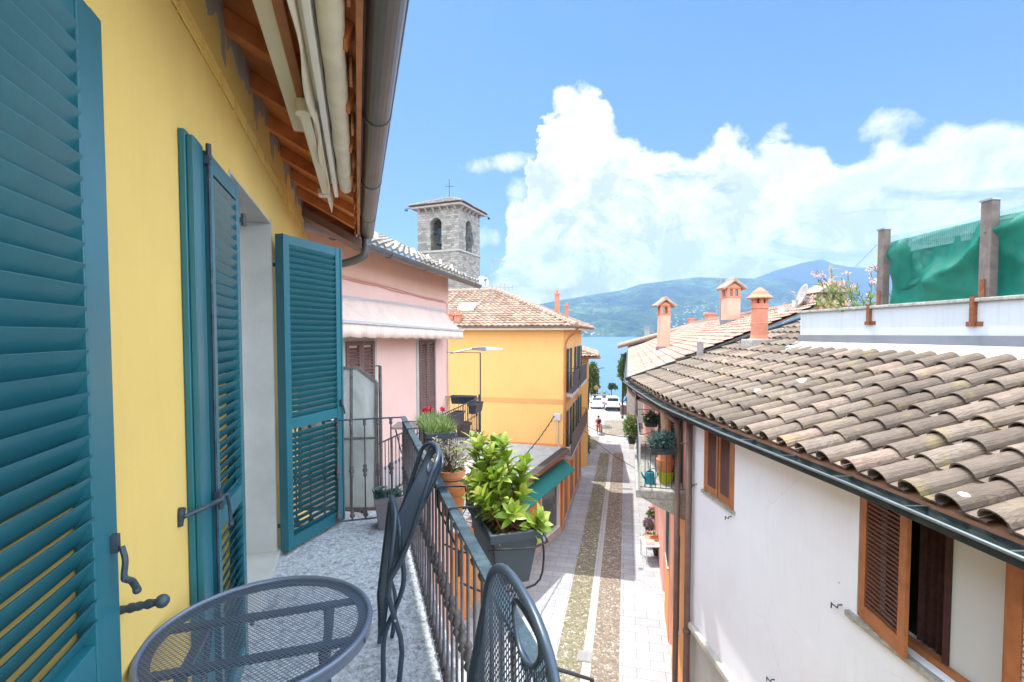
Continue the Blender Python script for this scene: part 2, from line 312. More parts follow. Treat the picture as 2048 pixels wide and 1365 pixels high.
# ------------------------------------------------------------------ geometry helpers
class MB:
    def __init__(s, T=None): s.v = []; s.f = []; s.uv = {}; s.T = T
    def add(s, vs, fs, uvs=None):
        o = len(s.v); T = s.T
        s.v += [tuple(T(*p)) if T else tuple(p) for p in vs]
        for i, f in enumerate(fs):
            s.f.append(tuple(o+k for k in f))
            if uvs: s.uv[len(s.f)-1] = [uvs[k] for k in f]
        return s
    def box(s, x0, y0, z0, x1, y1, z1):
        return s.add([(x, y, z) for x in (x0, x1) for y in (y0, y1) for z in (z0, z1)],
                     [(0, 1, 3, 2), (4, 6, 7, 5), (0, 4, 5, 1), (2, 3, 7, 6), (0, 2, 6, 4), (1, 5, 7, 3)])
    def hexa(s, a, b, c, d, e, f, g, h):       # bottom ring abcd, top ring efgh
        return s.add([a, b, c, d, e, f, g, h], [(0, 3, 2, 1), (4, 5, 6, 7), (0, 1, 5, 4), (1, 2, 6, 5), (2, 3, 7, 6), (3, 0, 4, 7)])
    def bar(s, p, q, w, h, up=(0, 0, 1)):
        p = Vector(p); q = Vector(q); d = (q-p).normalized(); u = Vector(up)
        if abs(d.dot(u)) > .98: u = Vector((1, 0, 0))
        x = d.cross(u).normalized()*w/2; y = x.cross(d).normalized()*h/2
        return s.hexa(*[tuple(k) for k in (p-x-y, p+x-y, p+x+y, p-x+y, q-x-y, q+x-y, q+x+y, q-x+y)])
    def ext(s, poly, vec):
        n = len(poly); V = Vector(vec)
        vs = [tuple(p) for p in poly]+[tuple(Vector(p)+V) for p in poly]
        return s.add(vs, [tuple(range(n))[::-1], tuple(range(n, 2*n))]+[(i, (i+1) % n, n+(i+1) % n, n+i) for i in range(n)])
    def tube(s, pts, r, n=8, close=False):
        P = [Vector(p) for p in pts]; m = len(P); rr = r if isinstance(r, (list, tuple)) else [r]*m
        vs = []; pu = None
        for i, p in enumerate(P):
            if close: d = (P[(i+1) % m]-P[i-1])
            else: d = P[min(i+1, m-1)]-P[max(i-1, 0)]
            d.normalize()
            if pu is None:
                u = d.cross(Vector((0, 0, 1)))
                if u.length < .05: u = d.cross(Vector((1, 0, 0)))
            else: u = pu-d*pu.dot(d)
            u.normalize(); pu = u; w = d.cross(u)
            for k in range(n):
                a = 2*math.pi*k/n
                vs.append(tuple(p+(u*math.cos(a)+w*math.sin(a))*rr[i]))
        fs = []
        for i in range(m if close else m-1):
            j = (i+1) % m
            for k in range(n): fs.append((i*n+k, i*n+(k+1) % n, j*n+(k+1) % n, j*n+k))
        if not close: fs += [tuple(range(n))[::-1], tuple((m-1)*n+k for k in range(n))]
        return s.add(vs, fs)
    def lathe(s, prof, cx=0, cy=0, n=16, sq=0):
        vs = []; fs = []
        for r, z in prof:
            for k in range(n):
                a = 2*math.pi*(k+.5)/n; vs.append((cx+r*math.cos(a), cy+r*math.sin(a), z))
        for i in range(len(prof)-1):
            for k in range(n): fs.append((i*n+k, i*n+(k+1) % n, (i+1)*n+(k+1) % n, (i+1)*n+k))
        fs += [tuple(range(n))[::-1], tuple((len(prof)-1)*n+k for k in range(n))]
        return s.add(vs, fs)
    def ball(s, c, r, n=8, m=6, rz=None):
        rz = rz or r; vs = []; fs = []
        for i in range(m+1):
            t = math.pi*i/m
            for k in range(n):
                a = 2*math.pi*k/n; vs.append((c[0]+r*math.sin(t)*math.cos(a), c[1]+r*math.sin(t)*math.sin(a), c[2]+rz*math.cos(t)))
        for i in range(m):
            for k in range(n): fs.append((i*n+k, i*n+(k+1) % n, (i+1)*n+(k+1) % n, (i+1)*n+k))
        return s.add(vs, fs)
    def blade(s, p, d, L, W, up=None, bend=.25, fold=.15, n=4):
        """one leaf: a bent, folded strip with real outline"""
        p = Vector(p); d = Vector(d).normalized(); up = Vector(up) if up else Vector((0, 0, 1))
        x = d.cross(up)
        if x.length < .05: x = Vector((1, 0, 0))
        x.normalize(); w = x.cross(d).normalized()
        vs = []; fs = []
        for i in range(n+1):
            t = i/n; c = p+d*L*t-w*bend*L*t*t
            ww = W*.5*math.sin(math.pi*min(1, t*.92+.06))**.8 if i < n else .0005
            vs += [tuple(c-x*ww+w*ww*fold*2), tuple(c), tuple(c+x*ww+w*ww*fold*2)]
        for i in range(n):
            a = i*3; fs += [(a, a+1, a+4, a+3), (a+1, a+2, a+5, a+4)]
        return s.add(vs, fs)
def inv_root(parent):
    r = parent
    while r.parent: r = r.parent
    return (Matrix.Translation(r.location) @ Matrix.Rotation(r.rotation_euler.z, 4, 'Z')).inverted()
def build(mb, name, mt, parent=None, loc=None, smooth=False, bevel=0, uv=False, local=False, merge=False):
    """link the collected shape as ONE mesh object (world coordinates unless local)"""
    me = bpy.data.meshes.new(name)
    o = bpy.data.objects.new(name, me); C.objects.link(o)
    vs = mb.v
    if parent: o.parent = parent
    if not local:
        if parent:
            I = inv_root(parent); vs = [tuple(I @ Vector(p)) for p in vs]
        elif loc:
            o.location = loc; vs = [(p[0]-loc[0], p[1]-loc[1], p[2]-loc[2]) for p in vs]
    me.from_pydata(vs, [], mb.f)
    if mb.uv:
        l = me.uv_layers.new(name='UVMap')
        for p in me.polygons:
            u = mb.uv.get(p.index)
            if u:
                for k, li in enumerate(p.loop_indices): l.data[li].uv = u[k]
    bm = bmesh.new(); bm.from_mesh(me)
    if merge: bmesh.ops.remove_doubles(bm, verts=bm.verts, dist=1e-5)
    bmesh.ops.recalc_face_normals(bm, faces=bm.faces); bm.to_mesh(me); bm.free()
    if uv:
        l = me.uv_layers.new(name='UVMap')
        for p in me.polygons:
            n = p.normal; t = Vector((-n.y, n.x, 0))
            if t.length < .3: t = Vector((1, 0, 0)); w = Vector((0, 1, 0))
            else: t.normalize(); w = Vector((0, 0, 1))
            for li in p.loop_indices:
                c = me.vertices[me.loops[li].vertex_index].co; l.data[li].uv = (c.dot(t), c.dot(w))
    me.materials.append(MT[mt] if isinstance(mt, str) else mt)
    if smooth:
        for p in me.polygons: p.use_smooth = True
    if bevel:
        b = o.modifiers.new('bevel', 'BEVEL'); b.width = bevel; b.segments = 2; b.limit_method = 'ANGLE'; b.angle_limit = R(40)
    return o
def tag(o, label=None, cat=None, group=None, kind=None):
    if label: o['label'] = label
    if cat: o['category'] = cat
    if group: o['group'] = group
    if kind: o['kind'] = kind
    return o
def thing(name, label, cat, loc=(0, 0, 0), rz=0., group=None):
    o = bpy.data.objects.new(name, None); C.objects.link(o); o.empty_display_size = .1
    o.location = loc; o.rotation_euler.z = rz
    return tag(o, label, cat, group)
def copy_tree(o, parent=None):
    c = o.copy(); C.objects.link(c); c.parent = parent
    for ch in [x for x in bpy.data.objects if x.parent == o]: copy_tree(ch, c)
    return c
def struct(mb, name, mt, **k):
    return tag(build(mb, name, mt, **k), kind='structure')
def frame(ox, oy, dx, dy):
    l = math.hypot(dx, dy); dx /= l; dy /= l
    return lambda s, o, z: (ox+dx*s+dy*o, oy+dy*s-dx*o, EYE+z)
FH = frame(0, 0, -.303, .953)                # camera's house: s along wall, o toward street, z from eye level
FP = frame(-1.85, 12.6, .213, .977)          # pink house
FB = frame(2.45, 23.0, .2334, .9724)         # ochre house
FS = frame(-1.5, 15.7, .481, .877)           # shop
def fr_right(ox, oy, dx, dy):                # right-hand facades: o points to the street (left)
    l = math.hypot(dx, dy); dx /= l; dy /= l
    return lambda s, o, z: (ox+dx*s-dy*o, oy+dy*s+dx*o, EYE+z)
FD = fr_right(4.40, 0, -.056, 1.)           # white house
FE = fr_right(3.78, 10.25, .245, 1.)         # salmon roofed house
# camera model of the photograph, used to measure positions on known planes
_f = 967.; _th = R(2.2); _cy = 668+_f*math.tan(_th)
def ray(px, py):
    u = (px-1024)/_f; v = (_cy-py)/_f
    return Vector((u, math.cos(_th)+v*math.sin(_th), -math.sin(_th)+v*math.cos(_th)))
def on_z(px, py, z): d = ray(px, py); return d*(z/d.z)+Vector((0, 0, EYE))
def on_y(px, py, Y): d = ray(px, py); return d*(Y/d.y)+Vector((0, 0, EYE))
def on_plane(px, py, F, o=0.):               # vertical plane o=const of a frame
    a = Vector(F(0, o, -EYE)); b = Vector(F(1, o, -EYE)); d = b-a; n = Vector((d.y, -d.x, 0)); r = ray(px, py)
    return r*(n.dot(a)/n.dot(r))+Vector((0, 0, EYE))
def so(p, F):                                # world -> frame s, o, z
    a = Vector(F(0, 0, 0)); s = Vector(F(1, 0, 0))-a; o = Vector(F(0, 1, 0))-a; q = Vector(p)-a
    return q.dot(s), q.dot(o), q.z+EYE
def tile_sheet(name, mt, parent, o, u, w, nc, nr, amp=.035, step=.03, seg=5, keep=None, jit=.004, thick=True):
    """curved tile roof: origin o, u vector along the eave (nc tiles), w vector up the slope (nr courses)"""
    o = Vector(o); u = Vector(u); w = Vector(w); n = u.cross(w).normalized()
    if n.z < 0: n = -n
    mb = MB(); cu = u/nc; cw = w/nr
    for r in range(nr):
        for c in range(nc):
            if keep and not keep((c+.5)/nc, (r+.5)/nr): continue
            j = random.uniform(-jit, jit); vs = []; uvs = []
            for i in range(seg+1):
                t = i/seg; h = amp*math.cos((t-.5)*2*math.pi)*.5+amp*.5
                a = o+cu*(c+t)+cw*(r+random.uniform(-.02, .02)*0)
                vs += [a+n*(h+step+j), a+cw*1.03+n*(h+j*.3), a+n*(h-.012)]
                uvs += [(c+.001+t*.998, r+.01), (c+.001+t*.998, r+.99), (c+.001+t*.998, r+.01)]
            fs = []
            for i in range(seg):
                k = i*3; fs += [(k, k+3, k+4, k+1), (k+2, k+5, k+3, k)]
            mb.add([tuple(x) for x in vs], fs, uvs)
    return build(mb, name, mt, parent, smooth=False)
def ridge_tiles(mb, p, q, r=.11, L=.38):
    p = Vector(p); q = Vector(q); n = max(1, int((q-p).length/L)); d = (q-p)/n
    for i in range(n):
        a = p+d*i; b_ = a+d*1.08
        mb.tube([tuple(a), tuple(b_)], [r*1.12, r*.9], 8)
def louvre(T, w, h, t, name, mt, parent, pitch=.045, stile=.06, rails=(), bot=.09, top=.07, slat_d=.05, tilt=48, mt_slat=None, flip=1):
    """louvred leaf in local x (width) y (outwards) z (up)"""
    mb = MB(T)
    mb.box(0, 0, 0, stile, t, h); mb.box(w-stile, 0, 0, w, t, h)
    zs = [(0, bot)]+[(r-.04, r+.04) for r in rails]+[(h-top, h)]
    for a, b_ in zs: mb.box(stile+.0005, .003, a, w-stile-.0005, t-.003, b_)
    sl = MB(T) if mt_slat else mb
    for (a0, a1), (b0, b1) in zip(zs[:-1], zs[1:]):
        z = a1+pitch*.5
        while z < b0-pitch*.3:
            dy = slat_d/2*math.cos(R(tilt)); dz = slat_d/2*math.sin(R(tilt)); e = .0055
            ny = e*math.sin(R(tilt)); nz = e*math.cos(R(tilt))
            y = t*.5
            x0, x1 = stile-.004, w-stile+.004
            q = [(y+dy*flip+ny, z-dz+nz), (y+dy*flip-ny, z-dz-nz), (y-dy*flip-ny, z+dz-nz), (y-dy*flip+ny, z+dz+nz)]
            sl.add([(x0, *k) for k in q]+[(x1, *k) for k in q], [(0, 1, 2, 3), (7, 6, 5, 4), (0, 4, 5, 1), (1, 5, 6, 2), (2, 6, 7, 3), (3, 7, 4, 0)])
            z += pitch
    ob = build(mb, name, mt, parent, bevel=.003 if pitch > .03 and w > .3 and name == 'shutter' and parent and 'yellow' in parent.name else 0)
    if mt_slat: build(sl, 'slats', mt_slat, ob)
    return ob
def clip_seg(p, q, poly):
    """parts of segment pq inside polygon (2d)"""
    ts = [0., 1.]; n = len(poly); dx, dy = q[0]-p[0], q[1]-p[1]
    for i in range(n):
        a, b_ = poly[i], poly[(i+1) % n]; ex, ey = b_[0]-a[0], b_[1]-a[1]
        den = dx*ey-dy*ex
        if abs(den) < 1e-12: continue
        t = ((a[0]-p[0])*ey-(a[1]-p[1])*ex)/den; s_ = ((a[0]-p[0])*dy-(a[1]-p[1])*dx)/den
        if 0 <= s_ <= 1 and 0 < t < 1: ts.append(t)
    ts.sort(); out = []
    for a, b_ in zip(ts[:-1], ts[1:]):
        m_ = (a+b_)/2; x, y = p[0]+dx*m_, p[1]+dy*m_; ins = False
        for i in range(n):
            c, d = poly[i], poly[(i+1) % n]
            if (c[1] > y) != (d[1] > y) and x < (d[0]-c[0])*(y-c[1])/(d[1]-c[1])+c[0]: ins = not ins
        if ins and b_-a > 1e-4: out.append(((p[0]+dx*a, p[1]+dy*a), (p[0]+dx*b_, p[1]+dy*b_)))
    return out
def lattice(mb, poly, pitch, angs, w, M3, th=.0012):
    """woven wire sheet inside a 2d outline; M3 maps (x, y, off) to 3d"""
    xs = [p[0] for p in poly]; ys = [p[1] for p in poly]; cx, cy = (min(xs)+max(xs))/2, (min(ys)+max(ys))/2
    L = max(max(xs)-min(xs), max(ys)-min(ys))*.8
    for ai, (a, pt) in enumerate(angs):
        d = (math.cos(a), math.sin(a)); nrm = (-d[1], d[0]); k = -int(L/pt)
        while k*pt < L:
            o = (cx+nrm[0]*k*pt, cy+nrm[1]*k*pt)
            for s0, s1 in clip_seg((o[0]-d[0]*L, o[1]-d[1]*L), (o[0]+d[0]*L, o[1]+d[1]*L), poly):
                z = th*(ai-.5)*2; hw = w[ai]/2; hn = (nrm[0]*hw, nrm[1]*hw)
                pts = [(s0[0]-hn[0], s0[1]-hn[1]), (s0[0]+hn[0], s0[1]+hn[1]), (s1[0]+hn[0], s1[1]+hn[1]), (s1[0]-hn[0], s1[1]-hn[1])]
                mb.add([M3(x, y, z-th) for x, y in pts]+[M3(x, y, z+th) for x, y in pts], [(3, 2, 1, 0), (4, 5, 6, 7), (0, 1, 5, 4), (1, 2, 6, 5), (2, 3, 7, 6), (3, 0, 4, 7)])
            k += 1
def rvec():
    while True:
        v = Vector((random.uniform(-1, 1), random.uniform(-1, 1), random.uniform(-1, 1)))
        if .05 < v.length < 1: return v.normalized()
def crown(mb, blobs, n, L, W, droop=.2):
    """leaf-sized faces spread through a few uneven clumps: blob = (x, y, z, rx, rz)"""
    tot = sum(b_[3]**2*b_[4] for b_ in blobs)
    for b_ in blobs:
        for _ in range(int(n*b_[3]**2*b_[4]/tot)):
            v = rvec(); r = random.random()**.38
            r *= .82+.3*math.sin(v.x*5+b_[0]*3)*math.sin(v.z*6+b_[1])
            p = Vector((b_[0]+v.x*b_[3]*r, b_[1]+v.y*b_[3]*r, b_[2]+v.z*b_[4]*r))
            d = (v+rvec()*.9+Vector((0, 0, -droop))).normalized()
            l = L*random.uniform(.6, 1.3)
            mb.blade(p, d, l, W*random.uniform(.7, 1.3), up=rvec(), n=2)
def cat(p, q, sag, n=14):
    p = Vector(p); q = Vector(q)
    return [tuple(p.lerp(q, i/n)-Vector((0, 0, sag*4*(i/n)*(1-i/n)))) for i in range(n+1)]
def smooth_path(pts, k=6):
    P = [Vector(p) for p in pts]; out = []
    for i in range(len(P)-1):
        a, b_, c, d = P[max(i-1, 0)], P[i], P[i+1], P[min(i+2, len(P)-1)]
        for j in range(k):
            t = j/k
            out.append(tuple(.5*((2*b_)+(-a+c)*t+(2*a-5*b_+4*c-d)*t*t+(-a+3*b_-3*c+d)*t**3)))
    out.append(tuple(P[-1])); return out
from mathutils import noise as mnoise
def lerp_tab(tab, x):
    if x <= tab[0][0]: return tab[0][1]
    for (a, b_), (c, d) in zip(tab[:-1], tab[1:]):
        if x <= c: return b_+(d-b_)*(x-a)/(c-a)
    return tab[-1][1]
# ================================================================== SETTING
g = MB(); g.add([(-400, -40, -.02), (400, -40, -.02), (400, 66, -.02), (-400, 66, -.02)], [(0, 1, 2, 3)])
g.add([(-400, 66, -.02), (400, 66, -.02), (400, 66, -3), (-400, 66, -3)], [(0, 1, 2, 3)])
struct(g, 'ground', 'ground')
def sx(Y, off=0.): return 1.98+.235*(Y-12.83)+off       # centre line of the street
def strip(name, m, o0, o1, Y0, Y1, z, step=2.):
    mb = MB(); n = max(1, int((Y1-Y0)/step)); vs = []
    for i in range(n+1):
        Y = Y0+(Y1-Y0)*i/n; vs += [(sx(Y, o0), Y, z), (sx(Y, o1), Y, z)]
    mb.add(vs, [(2*i, 2*i+1, 2*i+3, 2*i+2) for i in range(n)])
    return struct(mb, name, m)
strip('pavement', 'granite_slabs', -7, 6, 2, 46, 0.)
strip('cobbled_lane', 'cobbles_mossy', -.92, -.13, 2, 38.3, .004)
strip('cobbled_lane', 'cobbles_tan', .13, .93, 2, 38.3, .004)
strip('gutter_channel', 'kerb_granite', -.13, .13, 2, 38.3, .008)
strip('piazza', 'piazza_pale', -20, 30, 46, 66, .0)
strip('piazza_cobbles', 'cobbles_tan', -1.2, 2.6, 45.0, 53, .006)
strip('crosswalk', 'cobbles_mossy', -3.2, -1.3, 39.5, 44.5, .006)
strip('crosswalk', 'cobbles_mossy', 1.4, 3.2, 39.5, 44.5, .006)
w = MB(); w.add([(-9000, 66, -1.3), (9000, 66, -1.3), (9000, 5000, -1.3), (-9000, 5000, -1.3)], [(0, 1, 2, 3)])
struct(w, 'water', 'lake_water')
near = [(-900, 655), (400, 640), (800, 632), (950, 620), (1080, 608), (1140, 597), (1200, 587), (1242, 581), (1278, 569), (1345, 560), (1389, 554.7), (1448, 556.8), (1503, 557.6), (1579, 557), (1620, 568), (1700, 585), (2400, 600)]
far = [(1200, 655), (1400, 592), (1503, 557), (1550, 538.6), (1600, 524), (1640, 516), (1661, 526), (1700, 533), (1800, 536), (2400, 545)]
def terrain(name, m, tab, Y0, Yr, Y1, u0, u1, nu, ny, amp):
    vs = []; fs = []
    for j in range(ny+1):
        t = j/ny; Y = Y0+(Y1-Y0)*t
        for i in range(nu+1):
            u = u0+(u1-u0)*i/nu; X = u*Y
            H = (668-lerp_tab(tab, 1024+u*967))/967*Yr+10
            k = min(1, (Y-Y0)/(Yr-Y0)); k2 = max(0, (Y-Yr)/(Y1-Yr))
            e = k**.85*(1-k2*.5)
            q = mnoise.fractal(Vector((X/420, Y/420, 3)), 1, 2, 6)
            z = -1.6+H*e+amp*q*H*(4*k*(1-k))*.9+amp*8*mnoise.fractal(Vector((X/70, Y/70, 9)), 1, 2, 4)*min(1, k*6)
            vs.append((X, Y, z))
    for j in range(ny):
        for i in range(nu):
            a = j*(nu+1)+i; fs.append((a, a+1, a+nu+2, a+nu+1))
    mb = MB(); mb.add(vs, fs); return struct(mb, name, m, smooth=True)
terrain('hills', 'slope_near', near, 1740, 2450, 2800, -1.0, 1.3, 320, 60, .2)
terrain('mountain', 'slope_far', far, 2820, 3150, 3400, .15, 1.3, 160, 24, .08)
hz = MB(); hz.box(-3600, -60, -4.2, 4800, 3500, 520)
m = bpy.data.materials.new('haze_air'); m.use_nodes = True; nt = m.node_tree; nt.nodes.remove(nt.nodes['Principled BSDF'])
pv = nn(nt, 'ShaderNodeVolumePrincipled'); pv.inputs['Color'].default_value = HAZE_C; pv.inputs['Density'].default_value = HAZE; pv.inputs['Anisotropy'].default_value = .3
nt.links.new(pv.outputs[0], nt.nodes['Material Output'].inputs['Volume'])
tag(build(hz, 'haze', m), 'pale blue haze over the lake and far hills', 'haze', kind='stuff')

# ================================================================== wall with openings
def walls(mb, s0, s1, z0, z1, o0, o1, ops=()):
    ss = sorted({s0, s1, *[k for op in ops for k in op[:2]]})
    for a, b_ in zip(ss[:-1], ss[1:]):
        zz = sorted([(op[2], op[3]) for op in ops if op[0] <= a and op[1] >= b_])
        z = z0
        for p, q in zz:
            if p > z: mb.box(a, o0, z, b_, o1, p)
            z = q
        if z < z1: mb.box(a, o0, z, b_, o1, z1)
def gutter(mb, p, q, r, t=.004, out=None, n=10):
    """half-round gutter between two points"""
    p = Vector(p); q = Vector(q); d = (q-p).normalized(); x = Vector((d.y, -d.x, 0)).normalized(); z = Vector((0, 0, 1))
    prof = [(r*math.cos(a), r*math.sin(a)) for a in [math.pi+math.pi*i/n for i in range(n+1)]]
    prof2 = [((r-t*2)*math.cos(a), (r-t*2)*math.sin(a)+.001) for a in [math.pi+math.pi*i/n for i in range(n+1)]][::-1]
    poly = [tuple(p+x*a+z*b_) for a, b_ in prof+prof2]
    L = len(prof)
    vs = poly+[tuple(Vector(k)+(q-p)) for k in poly]; N = len(poly)
    fs = [(i, (i+1) % N, N+(i+1) % N, N+i) for i in range(N)]
    fs += [(i, i+1, N-2-i, N-1-i) for i in range(L-1)]+[(N+i, N+i+1, N+N-2-i, N+N-1-i) for i in range(L-1)]
    mb.add(vs, fs)
    for s in (-1, 1): mb.tube([tuple(p+x*r*s), tuple(q+x*r*s)], .008, 6)
    return mb

# ================================================================== OUR YELLOW HOUSE
H = thing('yellow_house', 'yellow stuccoed house with teal louvred shutters and concrete balcony at the left', 'house', FH(0, -.6, -EYE))
wl = MB(FH); walls(wl, -3.2, 6.2, -EYE, 1.62, -.59, -.97, [(2.68, 3.85, -1.60, .80)]); wl.box(-3.2, -5.5, -EYE, 6.2, -5.2, 1.62); wl.box(5.9, -5.2, -EYE, 6.2, -.97, 1.62)
build(wl, 'wall', 'yellow_stucco', H)
# bare plaster where the paint stops under the roof
pl = MB(FH); a = -1.
pts = []
while a < 6.2:
    pts.append((a, 1.43+.04*math.sin(a*2)+random.uniform(-.05, .05))); a += random.uniform(.03, .1)
for d in (1.95, 2.55, 3.3, 3.9, 4.6, 5.3):
    pts += [(d, 1.40), (d+.05, 1.30), (d+.11, 1.27), (d+.15, 1.37)]
pts.sort()
pl.ext([(p[0], -.5875, p[1]) for p in pts]+[(6.2, -.5875, 1.6), (-1, -.5875, 1.6)], (0, 0, 0)) if False else None
for (a0, z0), (a1, z1) in zip(pts[:-1], pts[1:]):
    if a1-a0 > 1e-4: pl.hexa((a0, -.5895, z0), (a1, -.5895, z1), (a1, -.586, z1), (a0, -.586, z0), (a0, -.5895, 1.6), (a1, -.5895, 1.6), (a1, -.586, 1.6), (a0, -.586, 1.6))
build(pl, 'bare_plaster', 'grey_plaster', H)
# door reveal, frame, glass
rv = MB(FH)
rv.box(3.835, -.80, -1.60, 3.8495, -.586, .785); rv.box(2.681, -.80, -1.60, 2.695, -.586, .785); rv.box(2.681, -.80, .786, 3.8495, -.586, .7995)
rv.box(3.851, -.589, -1.62, 3.88, -.584, .82)
build(rv, 'door_reveal', 'pale_plaster', H)
sl = MB(FH); sl.box(2.6, -.85, -1.625, 3.9, -.56, -1.585); build(sl, 'threshold', 'pale_plaster', H, bevel=.006)
df = MB(FH)
for a0, a1 in ((3.76, 3.835), (2.695, 2.77), (3.22, 3.30)): df.box(a0, -.86, -1.58, a1, -.80, .78)
df.box(2.77, -.86, .70, 3.22, -.80, .78); df.box(3.30, -.86, .70, 3.76, -.80, .78); df.box(2.77, -.86, -1.58, 3.22, -.80, -1.45); df.box(3.30, -.86, -1.58, 3.76, -.80, -1.45)
dr = build(df, 'door', 'white_metal', H, bevel=.006)
dg = MB(FH); dg.box(2.76, -.835, -1.46, 3.77, -.828, .71); build(dg, 'pane', 'shop_glass', dr)
rm = MB(FH); rm.box(2.0, -3.0, -1.7, 4.6, -2.9, 1.2); build(rm, 'room', 'dark_inside', H)
# soffit and rafters
def zs_(b_): return 1.55-.55*(b_+.59)
so_ = MB(FH); so_.hexa((-2.5, -.60, zs_(-.6)), (6.35, -.60, zs_(-.6)), (6.35, .06, zs_(.06)), (-2.5, .06, zs_(.06)), (-2.5, -.6, zs_(-.6)+.03), (6.35, -.6, zs_(-.6)+.03), (6.35, .06, zs_(.06)+.03), (-2.5, .06, zs_(.06)+.03))
sf = build(so_, 'soffit', 'soffit_wood', H)
a = .30
while a < 6.3:
    rb = MB(FH); z0 = zs_(-.6)-.002; z1 = zs_(.0)-.002; d = .10
    rb.hexa((a, -.60, z0-d), (a+.09, -.60, z0-d), (a+.09, -.03, z1-d+.03), (a, -.03, z1-d+.03), (a, -.60, z0), (a+.09, -.60, z0), (a+.09, .0, z1), (a, .0, z1))
    build(rb, 'rafter', 'soffit_wood', H, bevel=.004)
    # round sawn ends between the rafters
    q = MB(FH); c = a+.33; q.ext([(c+.09*math.cos(t), -.012, zs_(-.02)-.01-.085*math.sin(t)) for t in [math.pi*i/10 for i in range(11)]], (.001, -.012, 0)); build(q, 'eave_block', 'fascia_wood', H)
    a += .585
fa = MB(FH); fa.box(-2.5, .005, 1.14, 6.35, .03, 1.30); build(fa, 'fascia', 'fascia_wood', H)
rf = MB(FH); rf.hexa((-2.5, -5.5, 3.5), (6.5, -5.5, 3.5), (6.5, .16, 1.27), (-2.5, .16, 1.27), (-2.5, -5.5, 3.62), (6.5, -5.5, 3.62), (6.5, .16, 1.36), (-2.5, .16, 1.36)); build(rf, 'roof', 'tile_grey', H)
gt = MB(); gutter(gt, FH(-2.5, .112, 1.215), FH(6.32, .112, 1.205), .072)
for a in (.4, 1.6, 2.8, 4.0, 5.2):
    gt.tube([FH(a, .112-.077*math.cos(t), 1.21-.077*math.sin(t)) for t in [math.pi*i/8 for i in range(9)]], .006, 6)
gt.T = None
gto = build(gt, 'gutter', 'gutter_dark', H, smooth=False)
be = MB(FH); be.hexa((5.95, -.6, 1.34), (6.35, -.6, 1.34), (6.35, .05, 1.0), (5.95, .05, 1.0), (5.95, -.6, 1.44), (6.35, -.6, 1.44), (6.35, .05, 1.1), (5.95, .05, 1.1)); build(be, 'end_beam', 'brown_shutter', H)
dp = MB(); dp.tube(smooth_path([FH(6.1, .10, 1.16), FH(6.12, .10, 1.02), FH(6.14, .06, .93), FH(6.2, -.12, .86), FH(6.3, -.45, .80), FH(6.4, -.75, .76)]), .048, 14)
dp.tube([FH(6.115, .10, 1.08), FH(6.12, .10, 1.05)], .056, 14)
build(dp, 'downpipe', 'gutter_dark', H, smooth=True)
# painted cable bundle and its clips
cb = MB(FH)
for k in range(4):
    cb.tube([(a_/4, -.582, 1.13+.018*k+.002*math.sin(a_*1.3+k)+.0035*math.sin(a_*.7)) for a_ in range(-4, 27)], .0052, 6)
for i in range(24):
    a_ = .1+i*.27; cb.box(a_, -.59, 1.118, a_+.008, -.573, 1.196)
build(cb, 'cable_bundle', 'yellow_stucco', H, smooth=False)
hk = MB(); c0 = on_plane(575, 430, FH, -.57); s_, o_, z_ = so(c0, FH)
hk.tube([FH(s_+.03*math.cos(t), -.56+.012*t/6, z_-EYE+.022*math.sin(t)) for t in [i*.5 for i in range(11)]], .0035, 6); build(hk, 'wall_hook', 'yellow_stucco', H)
# balcony slab
bs = MB(FH); n_ = 60; vs = []; fs = []
bs.box(-2.2, -.589, -1.84, 4.52, .44, -1.62); build(bs, 'balcony_slab', 'balcony_stone', H, bevel=.012)
# shutters
def Tsh(a0, b0, z0, da=1., db=0.):
    return lambda x, y, z: FH(a0+x*da-y*db, b0+x*db+y*da, z0+z)
def latch(parent, a_, b_, z_, s=1.):
    l = MB(FH); l.box(a_-.008*s, b_, z_-.012, a_+.008*s, b_+.015, z_+.03)
    l.tube(smooth_path([(a_, b_+.02, z_), (a_-.01, b_+.03, z_-.03), (a_-.012, b_+.028, z_-.07), (a_+.01, b_+.034, z_-.09), (a_+.02, b_+.04, z_-.115)]), [.007]*12+[.008]*13, 8)
    l.ball((a_+.02, b_+.04, z_-.118), .010, 8, 6); build(l, 'latch', 'dark_iron', parent, smooth=False)
def hinge(parent, a_, z_, b0=-.59, b1=-.53):
    l = MB(FH); l.box(a_-.012, b0, z_-.01, a_+.012, b1+.0, z_+.01); l.tube([(a_, b1, z_-.03), (a_, b1, z_+.03)], .011, 8); build(l, 'hinge', 'dark_iron', parent)
# leaf nearest the camera
S1 = louvre(Tsh(.64, -.588, -1.60), .683, 2.315, .036, 'shutter', 'teal_paint', H, pitch=.0455, stile=.062, rails=(.88,), slat_d=.070, tilt=61, flip=-1)
S1['label'] = 'teal shutter leaf nearest the camera'
lp = MB(FH); lp.box(1.326, -.588, -1.60, 1.378, -.556, .722); build(lp, 'edge_strip', 'teal_paint', S1, bevel=.003)
latch(S1, 1.345, -.556, -.50)
